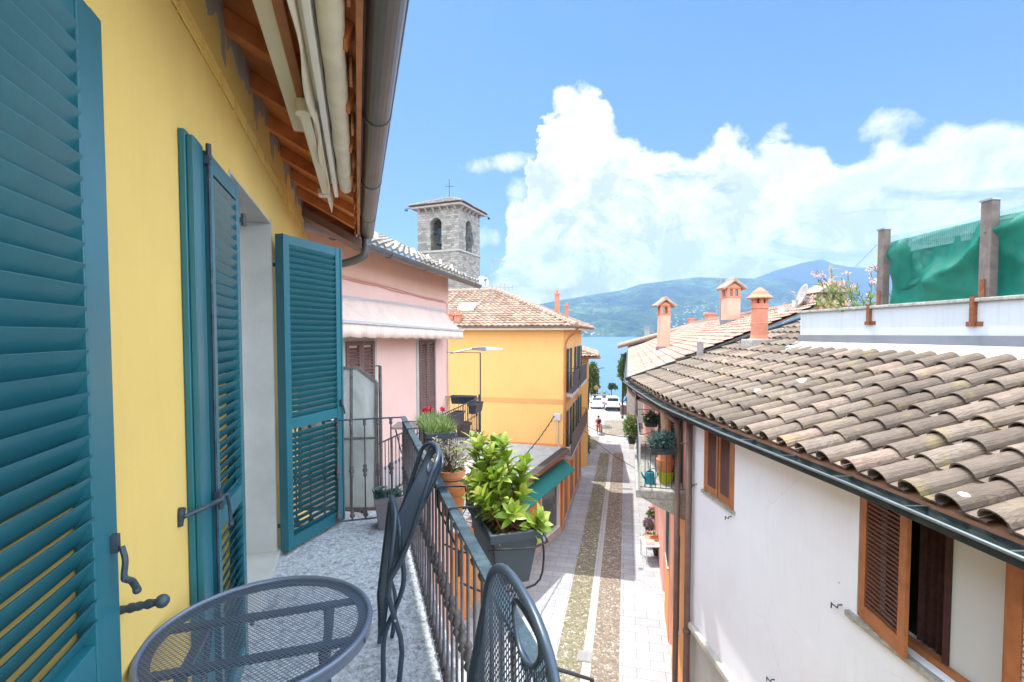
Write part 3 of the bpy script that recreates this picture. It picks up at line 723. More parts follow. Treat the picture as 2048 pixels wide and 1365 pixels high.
# folded pair by the open door
S2b = louvre(Tsh(2.04, -.588, -1.60), .56, 2.31, .020, 'shutter', 'teal_paint', H, pitch=.0455, stile=.06, rails=(.88,), slat_d=.03, tilt=52, flip=-1)
S2b['label'] = 'folded rear leaf lying flat on the yellow wall'
lp = MB(FH); lp.box(1.975, -.588, -1.60, 2.035, -.567, .715); lp.box(1.985, -.5665, -1.595, 2.10, -.545, .70); build(lp, 'edge_strip', 'teal_paint', S2b, bevel=.003)
S2 = louvre(Tsh(2.125, -.566, -1.595), .485, 2.29, .034, 'shutter', 'teal_paint', H, pitch=.0455, stile=.055, rails=(.84,), slat_d=.058, tilt=60, flip=-1)
S2['label'] = 'narrow front leaf folded back beside the open door'
rod = MB(FH); rod.tube([(2.112, -.53, -1.55), (2.112, -.53, .70)], .005, 8); rod.tube([(2.112, -.53, .66), (2.112, -.53, .715)], .010, 8); rod.box(2.10, -.545, .64, 2.126, -.525, .67)
rod.box(2.10, -.535, -.66, 2.136, -.515, -.61); rod.tube([(2.136, -.52, -.64), (2.18, -.51, -.645), (2.19, -.505, -.70), (2.186, -.50, -.765)], .007, 8); rod.ball((2.186, -.50, -.77), .011, 8, 6)
build(rod, 'bolt_rod', 'dark_iron', S2)
hinge(S2, 2.69, .56); hinge(S2, 2.69, -1.45)
# leaf standing out from the wall at the far end
S3 = louvre(Tsh(3.84, -.535, -1.595, .818, .576), .63, 2.31, .04, 'shutter', 'teal_paint', H, pitch=.0455, stile=.055, rails=(.93,), slat_d=.056, tilt=56, flip=-1)
S3['label'] = 'teal leaf standing half open at the far side of the door'
T3 = Tsh(3.84, -.535, -1.595, .818, .576)
lp = MB(T3); lp.box(.631, -.02, 0, .65, .046, 2.31); lp.box(-.012, -.025, 0, 0, .05, 2.31); build(lp, 'edge_strip', 'teal_paint', S3, bevel=.003)
l = MB(T3); l.box(.60, .04, .98, .62, .06, 1.04); l.tube([(.61, .06, 1.01), (.61, .075, .97), (.615, .08, .92)], .007, 8); build(l, 'latch', 'dark_iron', S3)
for z_ in (.50, -1.42):
    l = MB(FH); l.box(3.872, -.59, z_-.012, 3.89, -.51, z_+.012); l.tube([(3.83, -.51, z_-.04), (3.83, -.51, z_+.03)], .012, 8); l.box(3.82, -.522, z_-.01, 3.88, -.504, z_+.01); build(l, 'hinge', 'dark_iron', S3)
# wrought holdbacks on the wall
def holdback(px0, py0, px1, py1, L_=.14):
    p = on_plane(px0, py0, FH, -.588); s0, _, z0 = so(p, FH); z0 -= EYE
    q = on_plane(px1, py1, FH, -.588+L_); s1, _, z1 = so(q, FH); z1 -= EYE
    P = lambda t: (s0+(s1-s0)*t, -.588+L_*t, z0+(z1-z0)*t)
    l = MB(FH); l.tube([P(t/10) for t in range(11)], [.012, .011, .009, .013, .010, .012, .008, .013, .010, .009, .012], 8)
    l.ball(P(1.03), .017, 10, 8); l.lathe([(.0, 0)], 0, 0, 3) if False else None
    build(l, 'holdback', 'dark_iron', H, smooth=True)
holdback(236, 1222, 322, 1203, .10)
l = MB(FH); q0 = so(on_plane(358, 1035, FH, -.588), FH); z0 = q0[2]-EYE; s0 = q0[0]
l.tube([(s0, -.588, z0-.03), (s0, -.578, z0+.03)], .012, 8); l.tube([(s0, -.575, z0), (s0+.06, -.53, z0+.004), (s0+.15, -.50, z0+.002)], .0085, 8); l.ball((s0+.155, -.498, z0), .014, 8, 6); l.tube([(s0+.155, -.5, z0), (s0+.16, -.50, z0-.035)], .01, 8)
build(l, 'holdback', 'dark_iron', H)

# ---- awning rolled up under the eave
A = thing('rolled_awning', 'cream retractable awning rolled up under the wooden eave of the yellow house', 'awning', FH(2, -.2, 1.1))
r_ = MB(FH); r_.tube([(a_/5, -.085+.003*math.sin(a_*2.2), 1.19+.004*math.sin(a_*1.1)) for a_ in range(-8, 22)], [.05+.0025*math.sin(i*1.9) for i in range(30)], 14); build(r_, 'fabric_roll', 'cream_cloth', A, smooth=True)
b_ = MB(FH); b_.box(-1.6, -.175, 1.14, 4.35, -.145, 1.21); b_.box(-1.6, -.2, 1.205, 4.2, -.14, 1.215); build(b_, 'front_bar', 'white_metal', A, bevel=.004)
b_ = MB(FH); b_.box(-1.6, -.365, 1.25, 3.3, -.30, 1.275); b_.box(-1.6, -.30, 1.24, 3.3, -.292, 1.29); build(b_, 'back_bar', 'cream_metal', A, bevel=.003)
b_ = MB(FH); b_.box(-1.6, -.292, 1.23, 3.6, -.25, 1.25); build(b_, 'brown_rail', 'brown_wood', A, bevel=.003)
v = MB(FH); vs = []; fs = []
for i in range(80):
    a_ = -1.6+i*.078; zt = 1.175-.0*a_; zb = 1.115+.012*math.sin(a_*9)-(.06*max(0, a_-4.1)/.5 if a_ > 4.1 else 0); bo = -.215+.012*math.sin(a_*7)
    vs += [(a_, -.195, zt), (a_, bo, zb)]
v.add(vs, [(2*i, 2*i+1, 2*i+3, 2*i+2) for i in range(79)]); vo = build(v, 'valance', 'cream_cloth', A, smooth=True)
mo = vo.modifiers.new('thick', 'SOLIDIFY'); mo.thickness = .003
def arm(px0, py0, px1, py1, z):
    p = so(on_z(px0, py0, z), FH); q = so(on_z(px1, py1, z), FH)
    m_ = MB(FH); P = (p[0], p[1], z+.03); Q = (q[0], q[1], z)
    m_.bar(P, Q, .055, .045); m_.bar((P[0], P[1]+.05, P[2]), (Q[0]-.1, Q[1]+.02, Q[2]+.005), .03, .03)
    m_.tube([(P[0], P[1], P[2]-.035), (P[0], P[1], P[2]+.035)], .042, 14)
    o = build(m_, 'arm', 'cream_metal', A, bevel=.006)
    k = MB(FH); k.tube([(Q[0], Q[1], Q[2]-.03), (Q[0], Q[1], Q[2]+.03)], .03, 10); k.box(Q[0]-.02, Q[1]-.06, Q[2]-.02, Q[0]+.1, Q[1]+.03, Q[2]+.02); build(k, 'joint', 'light_steel', o, bevel=.004)
arm(607, 228, 652, 385, 1.13)

# ---- balcony railing
RB = .364; ZT = -.715; ZB = -1.57; AE = 4.245
RL = thing('balcony_railing', 'blue grey wrought iron railing with knotted balusters edging the near balcony', 'railing', FH(2.2, RB, -1.62))
h = MB(FH); h.box(-1.2, RB-.022, ZT-.012, AE+.022, RB+.022, ZT); build(h, 'handrail', 'rail_top', RL, bevel=.003)
h = MB(FH); h.box(AE-.0, -.56, ZT-.012, AE+.018, RB-.022, ZT); build(h, 'handrail', 'rail_top', RL, bevel=.003)
h = MB(FH); h.box(-1.2, RB-.014, ZB-.012, AE+.014, RB+.014, ZB); h.box(AE-.0, -.56, ZB-.012, AE+.016, RB-.014, ZB); build(h, 'bottom_rail', 'rail_iron', RL, bevel=.002)
prof = [(.0075, 0), (.0075, .01), (.02, .02), (.022, .04), (.013, .05), (.017, .06), (.009, .075), (.0062, .10), (.0062, .355), (.012, .36), (.018, .372), (.012, .384), (.011, .39), (.021, .405), (.021, .418), (.011, .435), (.018, .447), (.012, .46), (.0062, .468), (.0062, .79), (.013, .80), (.016, .812), (.010, .82), (.015, .835), (.017, .843)]
def bal(parent, a_, b_, proto=[None]):
    if proto[0] is None:
        m_ = MB(); m_.lathe(prof, 0, 0, 12); proto[0] = build(m_, 'baluster', 'rail_iron', parent, local=True, smooth=False)
        o = proto[0]
        for p_ in o.data.polygons: p_.use_smooth = True
    else: o = proto[0].copy(); C.objects.link(o); o.parent = parent
    w_ = Vector(FH(a_, b_, ZB)); o.location = w_-Vector(parent.location)
    return o
a_ = .60
while a_ < AE-.02: bal(RL, a_, RB); a_ += .1065
for k in range(8): bal(RL, AE+.009, RB-.105-k*.108)
for a_ in (.95, 2.66, 4.245):
    p_ = MB(FH); p_.box(a_-.009, RB-.009, ZB-.06, a_+.009, RB+.009, ZT-.013); build(p_, 'post', 'rail_iron', RL)
tw = MB(FH); tw.tube([(AE+.01+.02*math.cos(t*2.4), -.23+.02*math.sin(t*2.4)+.01*t/6, ZT+.01+.012*math.sin(t*5)) for t in [i*.3 for i in range(14)]], .004, 5); build(tw, 'white_tie', 'white_metal', RL)

# ---- frosted screen on the neighbouring balcony
PS = thing('privacy_screen', 'frosted glass screen in dark iron frame at the end of the balcony', 'screen', FH(4.72, -.4, -1.62))
AS = 4.72
def sp(px, py): s_, o_, z_ = so(on_plane2(px, py), FH); return o_, z_-EYE
def on_plane2(px, py):
    a = Vector(FH(AS, 0, -EYE)); b = Vector(FH(AS, 1, -EYE)); d = b-a; n = Vector((d.y, -d.x, 0)); r = ray(px, py)
    return r*(n.dot(a)/n.dot(r))+Vector((0, 0, EYE))
corner = [sp(600, 738), sp(716, 736), sp(753, 765), sp(753, 1018), sp(600, 1018)]
m_ = MB(FH); q = [(AS, o, z) for o, z in corner]; m_.ext(q, (.008, 0, 0)); gl = build(m_, 'glass', 'frosted_glass', PS)
m_ = MB(FH)
for i in range(5):
    p, q2 = corner[i], corner[(i+1) % 5]; m_.bar((AS+.004, *p), (AS+.004, *q2), .03, .03)
o1, z1 = sp(703, 736); o2, z2 = sp(703, 1018); m_.bar((AS+.004, o1, z1), (AS+.004, o2, z2), .025, .025)
o1, z1 = sp(672, 876); o2, z2 = sp(753, 876); m_.bar((AS+.004, o1-.3, z1), (AS+.004, o2, z2), .025, .02)
build(m_, 'frame', 'rail_iron', PS, bevel=.002)
m_ = MB(FH); o1, z1 = sp(760, 732); m_.tube([(AS, o1, z1), (AS, o1, -1.66)], .016, 10); m_.bar((AS, o1, z1), (AS, o1-.06, z1), .012, .012); build(m_, 'post', 'rail_iron', PS)

# ================================================================== PINK HOUSE
def fpx(px, py, F, o=0.): s_, o_, z_ = so(on_plane(px, py, F, o), F); return s_, z_-EYE
P = thing('pink_house', 'pink stuccoed house with faded awning and brown shutters next to the balcony', 'house', FP(-3, 0, -EYE))
wl = MB(FP); wl.box(-6.9, -.35, -EYE, .57, 0, .98); wl.box(.22, -7, -EYE, .57, -.35, .98); build(wl, 'wall', 'pink_pale', P)
wl = MB(FP); wl.box(-6.9, -.35, .981, .57, .006, 1.62); wl.box(.22, -7, .981, .576, -.35, 1.62); wl.box(.33, .0, -EYE, .576, .006, .98) if False else None; build(wl, 'upper_wall', 'peach_stucco', P)
wl = MB(FP); wl.box(-6.9, 0.0005, -2.6, -5.35, .012, .98); build(wl, 'painted_band', 'peach_stucco', P)
sf = MB(FP); sf.hexa((-7, -.1, 1.62), (.95, -.1, 1.62), (.95, .68, 1.34), (-7, .68, 1.34), (-7, -.1, 1.66), (.95, -.1, 1.66), (.95, .68, 1.38), (-7, .68, 1.38)); build(sf, 'soffit', 'brown_shutter', P)
tile_sheet('roof', 'tile_grey', P, FP(-7.0, .74, 1.40), Vector(FP(.95, .74, 1.40))-Vector(FP(-7.0, .74, 1.40)), Vector(FP(0, -2.3, 2.85))-Vector(FP(0, .74, 1.40)), 32, 9, .05, .04, 5)
gt = MB(); gutter(gt, FP(-7.0, .74, 1.37), FP(1.0, .74, 1.33), .085)
for k in range(5): gt.tube([FP(-6+k*1.6, .74-.09*math.cos(t), 1.355-.09*math.sin(t)) for t in [math.pi*i/8 for i in range(9)]], .01, 6)
build(gt, 'gutter', 'gutter_dark', P)
for k in range(9):
    sg = MB(FP); s_ = -6.3+k*.82; sg.hexa((s_, .18, 1.72), (s_+.12, .18, 1.72), (s_+.12, .2, 1.72), (s_, .2, 1.72), (s_+.02, .18, 1.84), (s_+.1, .18, 1.84), (s_+.1, .2, 1.84), (s_+.02, .2, 1.84)); build(sg, 'snow_guard', 'bird_spike', P)
dp = MB(); dp.tube(smooth_path([FP(-6.75, .72, 1.30), FP(-6.75, .66, 1.15), FP(-6.72, .5, .98), FP(-6.7, .2, .86), FP(-6.7, -.05, .8)]), .045, 12); build(dp, 'downpipe', 'gutter_dark', P, smooth=True)
cbl = MB(FP); cbl.tube([(-6.9+i*.5, .03, 1.02-.012*i+.01*math.sin(i)) for i in range(15)]+[(.4, .03, .80), (.46, .03, -2.6)], .012, 6); cbl.tube([(-6.9+i*.5, .03, .985-.012*i+.012*math.sin(i*2)) for i in range(15)], .01, 6); build(cbl, 'wall_cable', 'pink_stucco', P)
def window(parent, F, s0, s1, z0, z1, sh='brown_shutter', sur='pale_plaster', sw=.12, pitch=.06, rails=(), leaves=2, o=.0, lab=None):
    w_ = MB(F); w_.box(s0-sw, o, z0-.02, s0, o+.025, z1+sw); w_.box(s1, o, z0-.02, s1+sw, o+.025, z1+sw); w_.box(s0, o, z1, s1, o+.022, z1+sw); w_.box(s0-sw-.03, o, z0-.07, s1+sw+.03, o+.07, z0-.021)
    W = build(w_, 'window', sur, parent)
    if lab: W['label'] = lab
    wd = (s1-s0)/leaves
    for k in range(leaves):
        louvre(lambda x, y, z, k=k: F(s0+wd*k+x, o+.012+y, z0+z), wd-.006, z1-z0, .04, 'shutter', sh, W, pitch=pitch, stile=.075, rails=rails, slat_d=.055, tilt=45)
    return W
s0, zt = fpx(688, 684, FP); s1, _ = fpx(745, 684, FP); window(P, FP, s0, s1, -2.5, zt, rails=(.9,), lab='left window with brown shutters half behind the screen')
s0, zt = fpx(836, 682, FP); s1, _ = fpx(867, 682, FP); window(P, FP, s0, s1, -2.5, zt, rails=(.9,), lab='right window with tall brown shutters')
# balcony of the pink house
PB = MB(FP); PB.box(-5.75, .0, -2.85, .35, 1.0, -2.63); build(PB, 'balcony_slab', 'stone_base', P)
PR = thing('balcony_railing', 'thin black iron railing hung with empty planters on the pink house', 'railing', FP(-2.5, .95, -2.63))
m_ = MB(FP); m_.box(-5.7, .92, -1.69, .32, .95, -1.675); m_.box(-5.7, .92, -2.56, .32, .95, -2.545)
m_.box(.29, .0, -1.69, .32, .92, -1.675); m_.box(-5.7, .0, -1.69, -5.67, .92, -1.675); m_.box(.29, 0, -2.56, .32, .92, -2.545); m_.box(-5.7, 0, -2.56, -5.67, .92, -2.545)
build(m_, 'handrail', 'dark_iron', PR)
prf = [(.007, 0), (.013, .01), (.013, .03), (.007, .04), (.007, .40), (.015, .42), (.015, .45), (.007, .47), (.007, .86)]
pb = MB(); pb.lathe(prf, 0, 0, 8); pb0 = build(pb, 'baluster', 'dark_iron', PR, local=True)
spots = [(-5.6+i*.125, .935) for i in range(48)]+[(.305, .12+i*.125) for i in range(7)]+[(-5.685, .12+i*.125) for i in range(7)]
for i, (s_, o_) in enumerate(spots):
    o = pb0 if i == 0 else pb0.copy()
    if i: C.objects.link(o); o.parent = PR
    o.location = Vector(FP(s_, o_, -2.55))-Vector(PR.location)
for s_ in (.305, -5.685):
    m_ = MB(FP); m_.box(s_-.015, .92, -2.63, s_+.015, .95, -1.6); build(m_, 'post', 'dark_iron', PR)
ln = thing('clothes_pole', 'thin iron pole with cross bar rising above the railing of the pink house', 'pole', FP(.3, .93, -2.6))
p_ = on_y(948, 706, FP(.3, .97, 0)[1]); zt = p_.z-EYE
m_ = MB(FP); m_.tube([(.3, .975, -2.6), (.3, .975, zt)], .018, 8); build(m_, 'pole', 'dark_iron', ln)
m_ = MB(FP); m_.tube([(.3, .975, zt), (.3, .05, zt)], .01, 6); build(m_, 'cross_bar', 'dark_iron', ln)
# awning of the pink house
PA = thing('striped_awning', 'faded pink cloth awning with scalloped edge over the shutters of the pink house', 'awning', FP(-2.5, .2, .3))
PA.name = 'cloth_awning'
m_ = MB(FP); n_ = 60; vs = []; S0, S1_ = -5.75, .12; 
for i in range(n_+1):
    s_ = S0+(S1_-S0)*i/n_; k = i/n_; top = .60+.04*math.sin(k*3); 
    for j in range(7):
        t = j/6; vs.append((s_+.0*t, .05+.50*t, top*(1-t)+(.19-.10*k)*t-.07*math.sin(math.pi*t)+.008*math.sin(i*1.3+j)*t))
m_.add(vs, [(i*7+j, i*7+j+1, (i+1)*7+j+1, (i+1)*7+j) for i in range(n_) for j in range(6)])
o = build(m_, 'canopy', 'awning_cloth', PA, smooth=True); mo = o.modifiers.new('t', 'SOLIDIFY'); mo.thickness = .004
m_ = MB(FP); vs = []; N = 120
for i in range(N+1):
    k = i/N; s_ = S0+(S1_-S0)*k; zb = .17-.10*k; vs += [(s_, .56, zb), (s_, .565+.012*math.sin(i*.6), zb-.11), (s_, .57+.02*math.sin(i*.6), zb-.20-.022*abs(math.sin(i*.35)))]
m_.add(vs, [(i*3+j, i*3+j+1, (i+1)*3+j+1, (i+1)*3+j) for i in range(N) for j in range(2)])
o = build(m_, 'valance', 'awning_cloth', PA, smooth=True); mo = o.modifiers.new('t', 'SOLIDIFY'); mo.thickness = .004
m_ = MB(FP); m_.bar((S0-.05, .56, .19), (S1_+.03, .56, .085), .045, .045); build(m_, 'front_bar', 'light_steel', PA)
m_ = MB(FP); m_.tube([(S0, .05, .60), (S1_, .05, .60)], .035, 8)
for s_ in (S0+.1, S1_-.1): m_.tube([(s_, .03, .1), (s_, .55, .15)], .014, 8)
build(m_, 'arm', 'light_steel', PA)
# street lamp on the corner of the pink house
SL = thing('street_lamp', 'grey street lamp reaching out over the balcony of the pink house', 'street lamp', FP(.5, .05, -.6))
yl = FP(.5, .0, 0)[1]+.1
p0 = on_y(896, 709, yl); p1 = on_y(944, 698, yl); p2 = on_y(1006, 695, yl)
m_ = MB(); m_.tube([tuple(p0-Vector((.05, 0, 0))), tuple(p1)], .022, 10); m_.box(p0.x-.1, p0.y-.04, p0.z-.12, p0.x-.04, p0.y+.06, p0.z+.12); build(m_, 'arm', 'light_steel', SL)
m_ = MB(); d = Vector((p2.x-p1.x, 0, p2.z-p1.z)); L_ = d.length
m_.hexa(*[tuple(p1+Vector(v_)) for v_ in ((0, -.06, -.03), (0, .06, -.03), (L_*.45, .12, -.06), (L_*.45, -.12, -.06), (0, -.05, .03), (0, .05, .03), (L_*.45, .1, .06), (L_*.45, -.1, .06))])
m_.hexa(*[tuple(p1+Vector(v_)) for v_ in ((L_*.45, -.12, -.058), (L_*.45, .12, -.058), (L_, .07, -.02), (L_, -.07, -.02), (L_*.45, -.1, .056), (L_*.45, .1, .056), (L_, .05, .01), (L_, -.05, .01))]); build(m_, 'lamp_head', 'steel', SL, bevel=.01)
# ================================================================== OCHRE HOUSE
B = thing('ochre_house', 'large ochre yellow house with hipped tile roof standing behind the shop', 'house', FB(4.5, -5, -EYE))
wl = MB(FB); walls(wl, 0, 9.15, -EYE, .36, 0, -.4, [(1.6, 2.5, -2.9, -.75), (5.2, 6.1, -2.9, -.75), (7.4, 8.2, -2.9, -.75), (1.6, 2.5, -5.85, -3.9), (4.4, 5.3, -5.85, -3.9), (7.2, 8.1, -5.85, -3.9)]); wl.box(0, -11.5, -EYE, .4, -.4, .36); build(wl, 'wall', 'ochre_stucco', B)
wl = MB(FB); wl.box(-.006, -11.5, -3.4, 0, .004, -3.14); build(wl, 'painted_band', 'ochre_band', B)
wl = MB(FB); wl.box(-.03, -11.5, -5.75, -.002, .0, -5.30); build(wl, 'red_flashing', 'orange_deep', B)
wl = MB(FB); wl.box(-.55, -12, .22, 9.6, -.001, .30) if False else None
wl.box(-.56, -12, .235, -.007, .56, .30); wl.box(-.007, .007, .235, 9.6, .56, .30); wl.box(-.60, -12, .19, -.56, .6, .33); wl.box(-.56, .56, .19, 9.6, .6, .33); build(wl, 'eave_board', 'cream_metal', B)
hf = Vector(FB(-.68, .68, .36)); U = Vector(FB(-.68, -11.5, .36))-hf; Wd = Vector(FB(4.55, .68, 2.52))-hf
tile_sheet('roof', 'tile_red', B, hf, U, Wd, 44, 17, .05, .045, 4, keep=lambda a, c: a*12.18 > c*5.23-.1)
U = Vector(FB(9.7, .68, .36))-hf; Wd = Vector(FB(-.68, -4.55, 2.52))-hf
tile_sheet('roof', 'tile_red', B, hf, U, Wd, 38, 17, .05, .045, 4, keep=lambda a, c: c*5.23-.1 < a*10.38 < 10.48-c*5.15)
rt = MB(); ap = Vector(FB(4.5, -4.5, 2.55)); ridge_tiles(rt, hf+Vector((0, 0, .05)), ap, .13); ridge_tiles(rt, ap, Vector(FB(4.5, -11.5, 2.55)), .13); ridge_tiles(rt, Vector(FB(9.7, .68, .4)), ap, .13); build(rt, 'ridge_tiles', 'tile_red', B)
rb = MB(FB); rb.hexa((-.6, -11.5, .33), (-.6, .6, .33), (9.6, .6, .33), (9.6, -11.5, .33), (4.45, -11.4, 2.4), (4.45, -4.5, 2.4), (4.55, -4.5, 2.4), (4.55, -11.4, 2.4)); build(rb, 'roof_deck', 'brown_shutter', B)
gt = MB(); gutter(gt, FB(-.72, -11.5, .36), FB(-.72, .74, .35), .07); gutter(gt, FB(-.74, .74, .35), FB(9.7, .74, .35), .07); build(gt, 'gutter', 'brown_shutter', B)
dp = MB(); dp.tube(smooth_path([FB(-.3, .74, .32), FB(-.3, .6, .1), FB(-.1, .25, -.2), FB(-.06, .1, -.5)]), .05, 10); dp.tube([FB(-.06, .1, -.5), FB(-.06, .1, -5.7)], .05, 10); build(dp, 'downpipe', 'brown_wood', B)
def small_chimney(F, s, o, z, parent, w=.28, h=.9, mt='chimney_terracotta'):
    m_ = MB(F); m_.box(s-w/2, o-w/2, z-.4, s+w/2, o+w/2, z+h); m_.box(s-w*.7, o-w*.7, z+h, s+w*.7, o+w*.7, z+h+.08); m_.box(s-w*.3, o-w*.3, z+h+.08, s+w*.3, o+w*.3, z+h+.28); return build(m_, 'chimney', mt, parent, bevel=.01)
def roofz(px, py, A, Bv, Cv):
    """ray onto the plane through three points"""
    A = Vector(A); n = (Vector(Bv)-A).cross(Vector(Cv)-A); r = ray(px, py); o = Vector((0, 0, EYE)); return o+r*(n.dot(A-o)/n.dot(r))
BN = (hf, FB(-.68, -11.5, .36), FB(4.55, .68, 2.52))
q = so(roofz(903, 640, *BN), FB); small_chimney(FB, q[0], q[1], q[2]-EYE, B, .3, .25)
q = so(roofz(916, 643, *BN), FB); small_chimney(FB, q[0], q[1], q[2]-EYE, B, .32, .28)
small_chimney(FB, 6.2, -1.2, 1.35, B, .25, 1.0); small_chimney(FB, 7.6, -.8, 1.0, B, .22, .7)
q = roofz(935, 618, *BN); s_, o_, z_ = so(q, FB); z_ -= EYE
m_ = MB(FB); k = .413
m_.hexa((s_-.35, o_-.45, z_-.35*k+.02), (s_+.35, o_-.45, z_+.35*k+.02), (s_+.35, o_+.45, z_+.35*k+.02), (s_-.35, o_+.45, z_-.35*k+.02), (s_-.35, o_-.45, z_-.35*k+.2), (s_+.35, o_-.45, z_+.35*k+.2), (s_+.35, o_+.45, z_+.35*k+.2), (s_-.35, o_+.45, z_-.35*k+.2)); build(m_, 'skylight', 'light_steel', B, bevel=.02)
def wbox(F, s0, s1, z0, z1, parent, sh='brown_shutter'):
    m_ = MB(F); m_.box(s0-.1, .0, z0, s0, .03, z1+.1); m_.box(s1, .0, z0, s1+.1, .03, z1+.1); m_.box(s0, 0, z1, s1, .03, z1+.1)
    W = build(m_, 'window', 'pale_plaster', parent)
    m_ = MB(F); m_.box(s0, -.25, z0, s1, -.22, z1); build(m_, 'pane', 'shop_glass', W)
    m_ = MB(F); m_.box(s0, -.5, z0, s1, -.45, z1); build(m_, 'interior', 'dark_inside', W)
    w2 = (s1-s0)*.5
    for sa in (s0-w2-.02, s1+.02):
        louvre(lambda x, y, z: F(sa+x, .035+y, z0+z), w2, z1-z0, .04, 'shutter', sh, W, pitch=.075, stile=.07, slat_d=.07, tilt=45)
for a, b_, c, d in ((1.6, 2.5, -2.9, -.75), (5.2, 6.1, -2.9, -.75), (7.4, 8.2, -2.9, -.75), (1.6, 2.5, -5.85, -3.9), (4.4, 5.3, -5.85, -3.9), (7.2, 8.1, -5.85, -3.9)): wbox(FB, a, b_, c, d, B, 'green_shutter')
def balc(F, s0, s1, o1, zf, zt, parent, mt='planter_dark', th=.16):
    m_ = MB(F); m_.box(s0, 0.001, zf-th, s1, o1, zf); sl_ = build(m_, 'balcony', 'stone_base', parent, bevel=.02)
    for k in range(4):
        kk = MB(F); s_ = s0+.2+(s1-s0-.5)*k/3; kk.hexa((s_, 0, zf-th-.25), (s_+.12, 0, zf-th-.25), (s_+.12, .05, zf-th-.25), (s_, .05, zf-th-.25), (s_, 0, zf-th-.002), (s_+.12, 0, zf-th-.002), (s_+.12, o1*.8, zf-th-.002), (s_, o1*.8, zf-th-.002)); build(kk, 'bracket', 'stone_base', sl_)
    m_ = MB(F); m_.box(s0, o1-.03, zt-.03, s1, o1, zt); m_.box(s0, o1-.03, zf+.06, s1, o1, zf+.08)
    for s_ in (s0, s1-.03): m_.box(s_, .0, zt-.03, s_+.03, o1-.03, zt); m_.box(s_, .0, zf+.06, s_+.03, o1-.03, zf+.08); m_.box(s_, o1-.03, zf, s_+.03, o1, zt-.03)
    s_ = s0+.1
    while s_ < s1-.05: m_.box(s_-.035, o1-.022, zf+.08, s_+.035, o1-.012, zt-.03); s_ += .095
    o_ = .08
    while o_ < o1-.05:
        for e in (s0+.008, s1-.022): m_.box(e, o_, zf+.08, e+.014, o_+.014, zt-.03)
        o_ += .1
    build(m_, 'railing', mt, sl_)
balc(FB, .35, 3.4, .42, -2.92, -1.86, B); balc(FB, 4.3, 8.3, .42, -2.92, -1.84, B); balc(FB, .05, 8.9, .42, -5.88, -4.85, B)
m_ = MB(FB)
for a in (.6, 3.1, 5.6, 7.9): m_.box(a, .002, -9.4, a+1.1, .02, -6.9)
build(m_, 'shop_door', 'shop_wood', B); m_ = MB(FB); m_.box(0, .003, -9.5, 9.1, .05, -9.2) if False else m_.box(0, .021, -9.5, 9.1, .05, -9.1); build(m_, 'stone_plinth', 'stone_base', B)
# antenna and dish
def antenna(p, h, label, yagi=((.97, .5, 6), (.45, .6, 7)), az=0.3, dish=None):
    t = thing('roof_antenna', label, 'antenna', tuple(p)); x, y, z = p
    m_ = MB(); m_.tube([(x, y, z-.1), (x, y, z+h)], .035, 6); build(m_, 'mast', 'chimney_grey', t)
    for f, L_, n in yagi:
        m_ = MB(); c = (x, y, z+h*f); d = (math.cos(az), math.sin(az)); e = (-d[1], d[0])
        m_.tube([c, (x+d[0]*L_*1.6, y+d[1]*L_*1.6, c[2])], .022, 5)
        for i in range(n):
            q = (x+d[0]*L_*1.6*i/(n-1), y+d[1]*L_*1.6*i/(n-1)); r = .28-.02*i
            if f < .6: m_.tube([(q[0], q[1], c[2]-r), (q[0], q[1], c[2]+r)], .014, 4)
            else: m_.tube([(q[0]-e[0]*r, q[1]-e[1]*r, c[2]), (q[0]+e[0]*r, q[1]+e[1]*r, c[2])], .009, 4)
        build(m_, 'aerial', 'chimney_grey', t)
    return t
p = roofz(984, 604, *BN); antenna(p, 2.35, 'tall television antenna on the hipped roof of the ochre house', ((.96, .5, 5), (.35, .75, 6)))
def dish(c, r, az, tilt, label, mt='light_steel'):
    t = thing('satellite_dish', label, 'satellite dish', c)
    n = Vector((math.cos(az)*math.cos(tilt), math.sin(az)*math.cos(tilt), math.sin(tilt))); u = n.cross(Vector((0, 0, 1))).normalized(); w_ = u.cross(n)
    m_ = MB(); vs = []; 
    for i in range(6):
        for k in range(20):
            a = 2*math.pi*k/20; rr = r*i/5; vs.append(tuple(Vector(c)+u*math.cos(a)*rr+w_*math.sin(a)*rr*1.08+n*(.22*(rr/r)**2*r)))
    m_.add(vs, [(i*20+k, i*20+(k+1) % 20, (i+1)*20+(k+1) % 20, (i+1)*20+k) for i in range(5) for k in range(20)])
    o = build(m_, 'reflector', mt, t, smooth=True); mo = o.modifiers.new('t', 'SOLIDIFY'); mo.thickness = .02
    m_ = MB(); f = Vector(c)+n*r*1.0; b_ = Vector(c)-w_*r*.9+n*.1; m_.tube([tuple(b_), tuple(f)], .015, 5); m_.tube([tuple(f-n*.06), tuple(f+n*.06)], .04, 8); m_.tube([tuple(c), tuple(Vector(c)-n*.25), tuple(Vector(c)-n*.25-Vector((0, 0, r*1.6)))], .025, 6); build(m_, 'feed_arm', 'steel', t)
dish(tuple(on_y(966, 566, 14.6)), .2, R(-60), R(25), 'small grey satellite dish at the far end of the pink house gutter', 'steel')

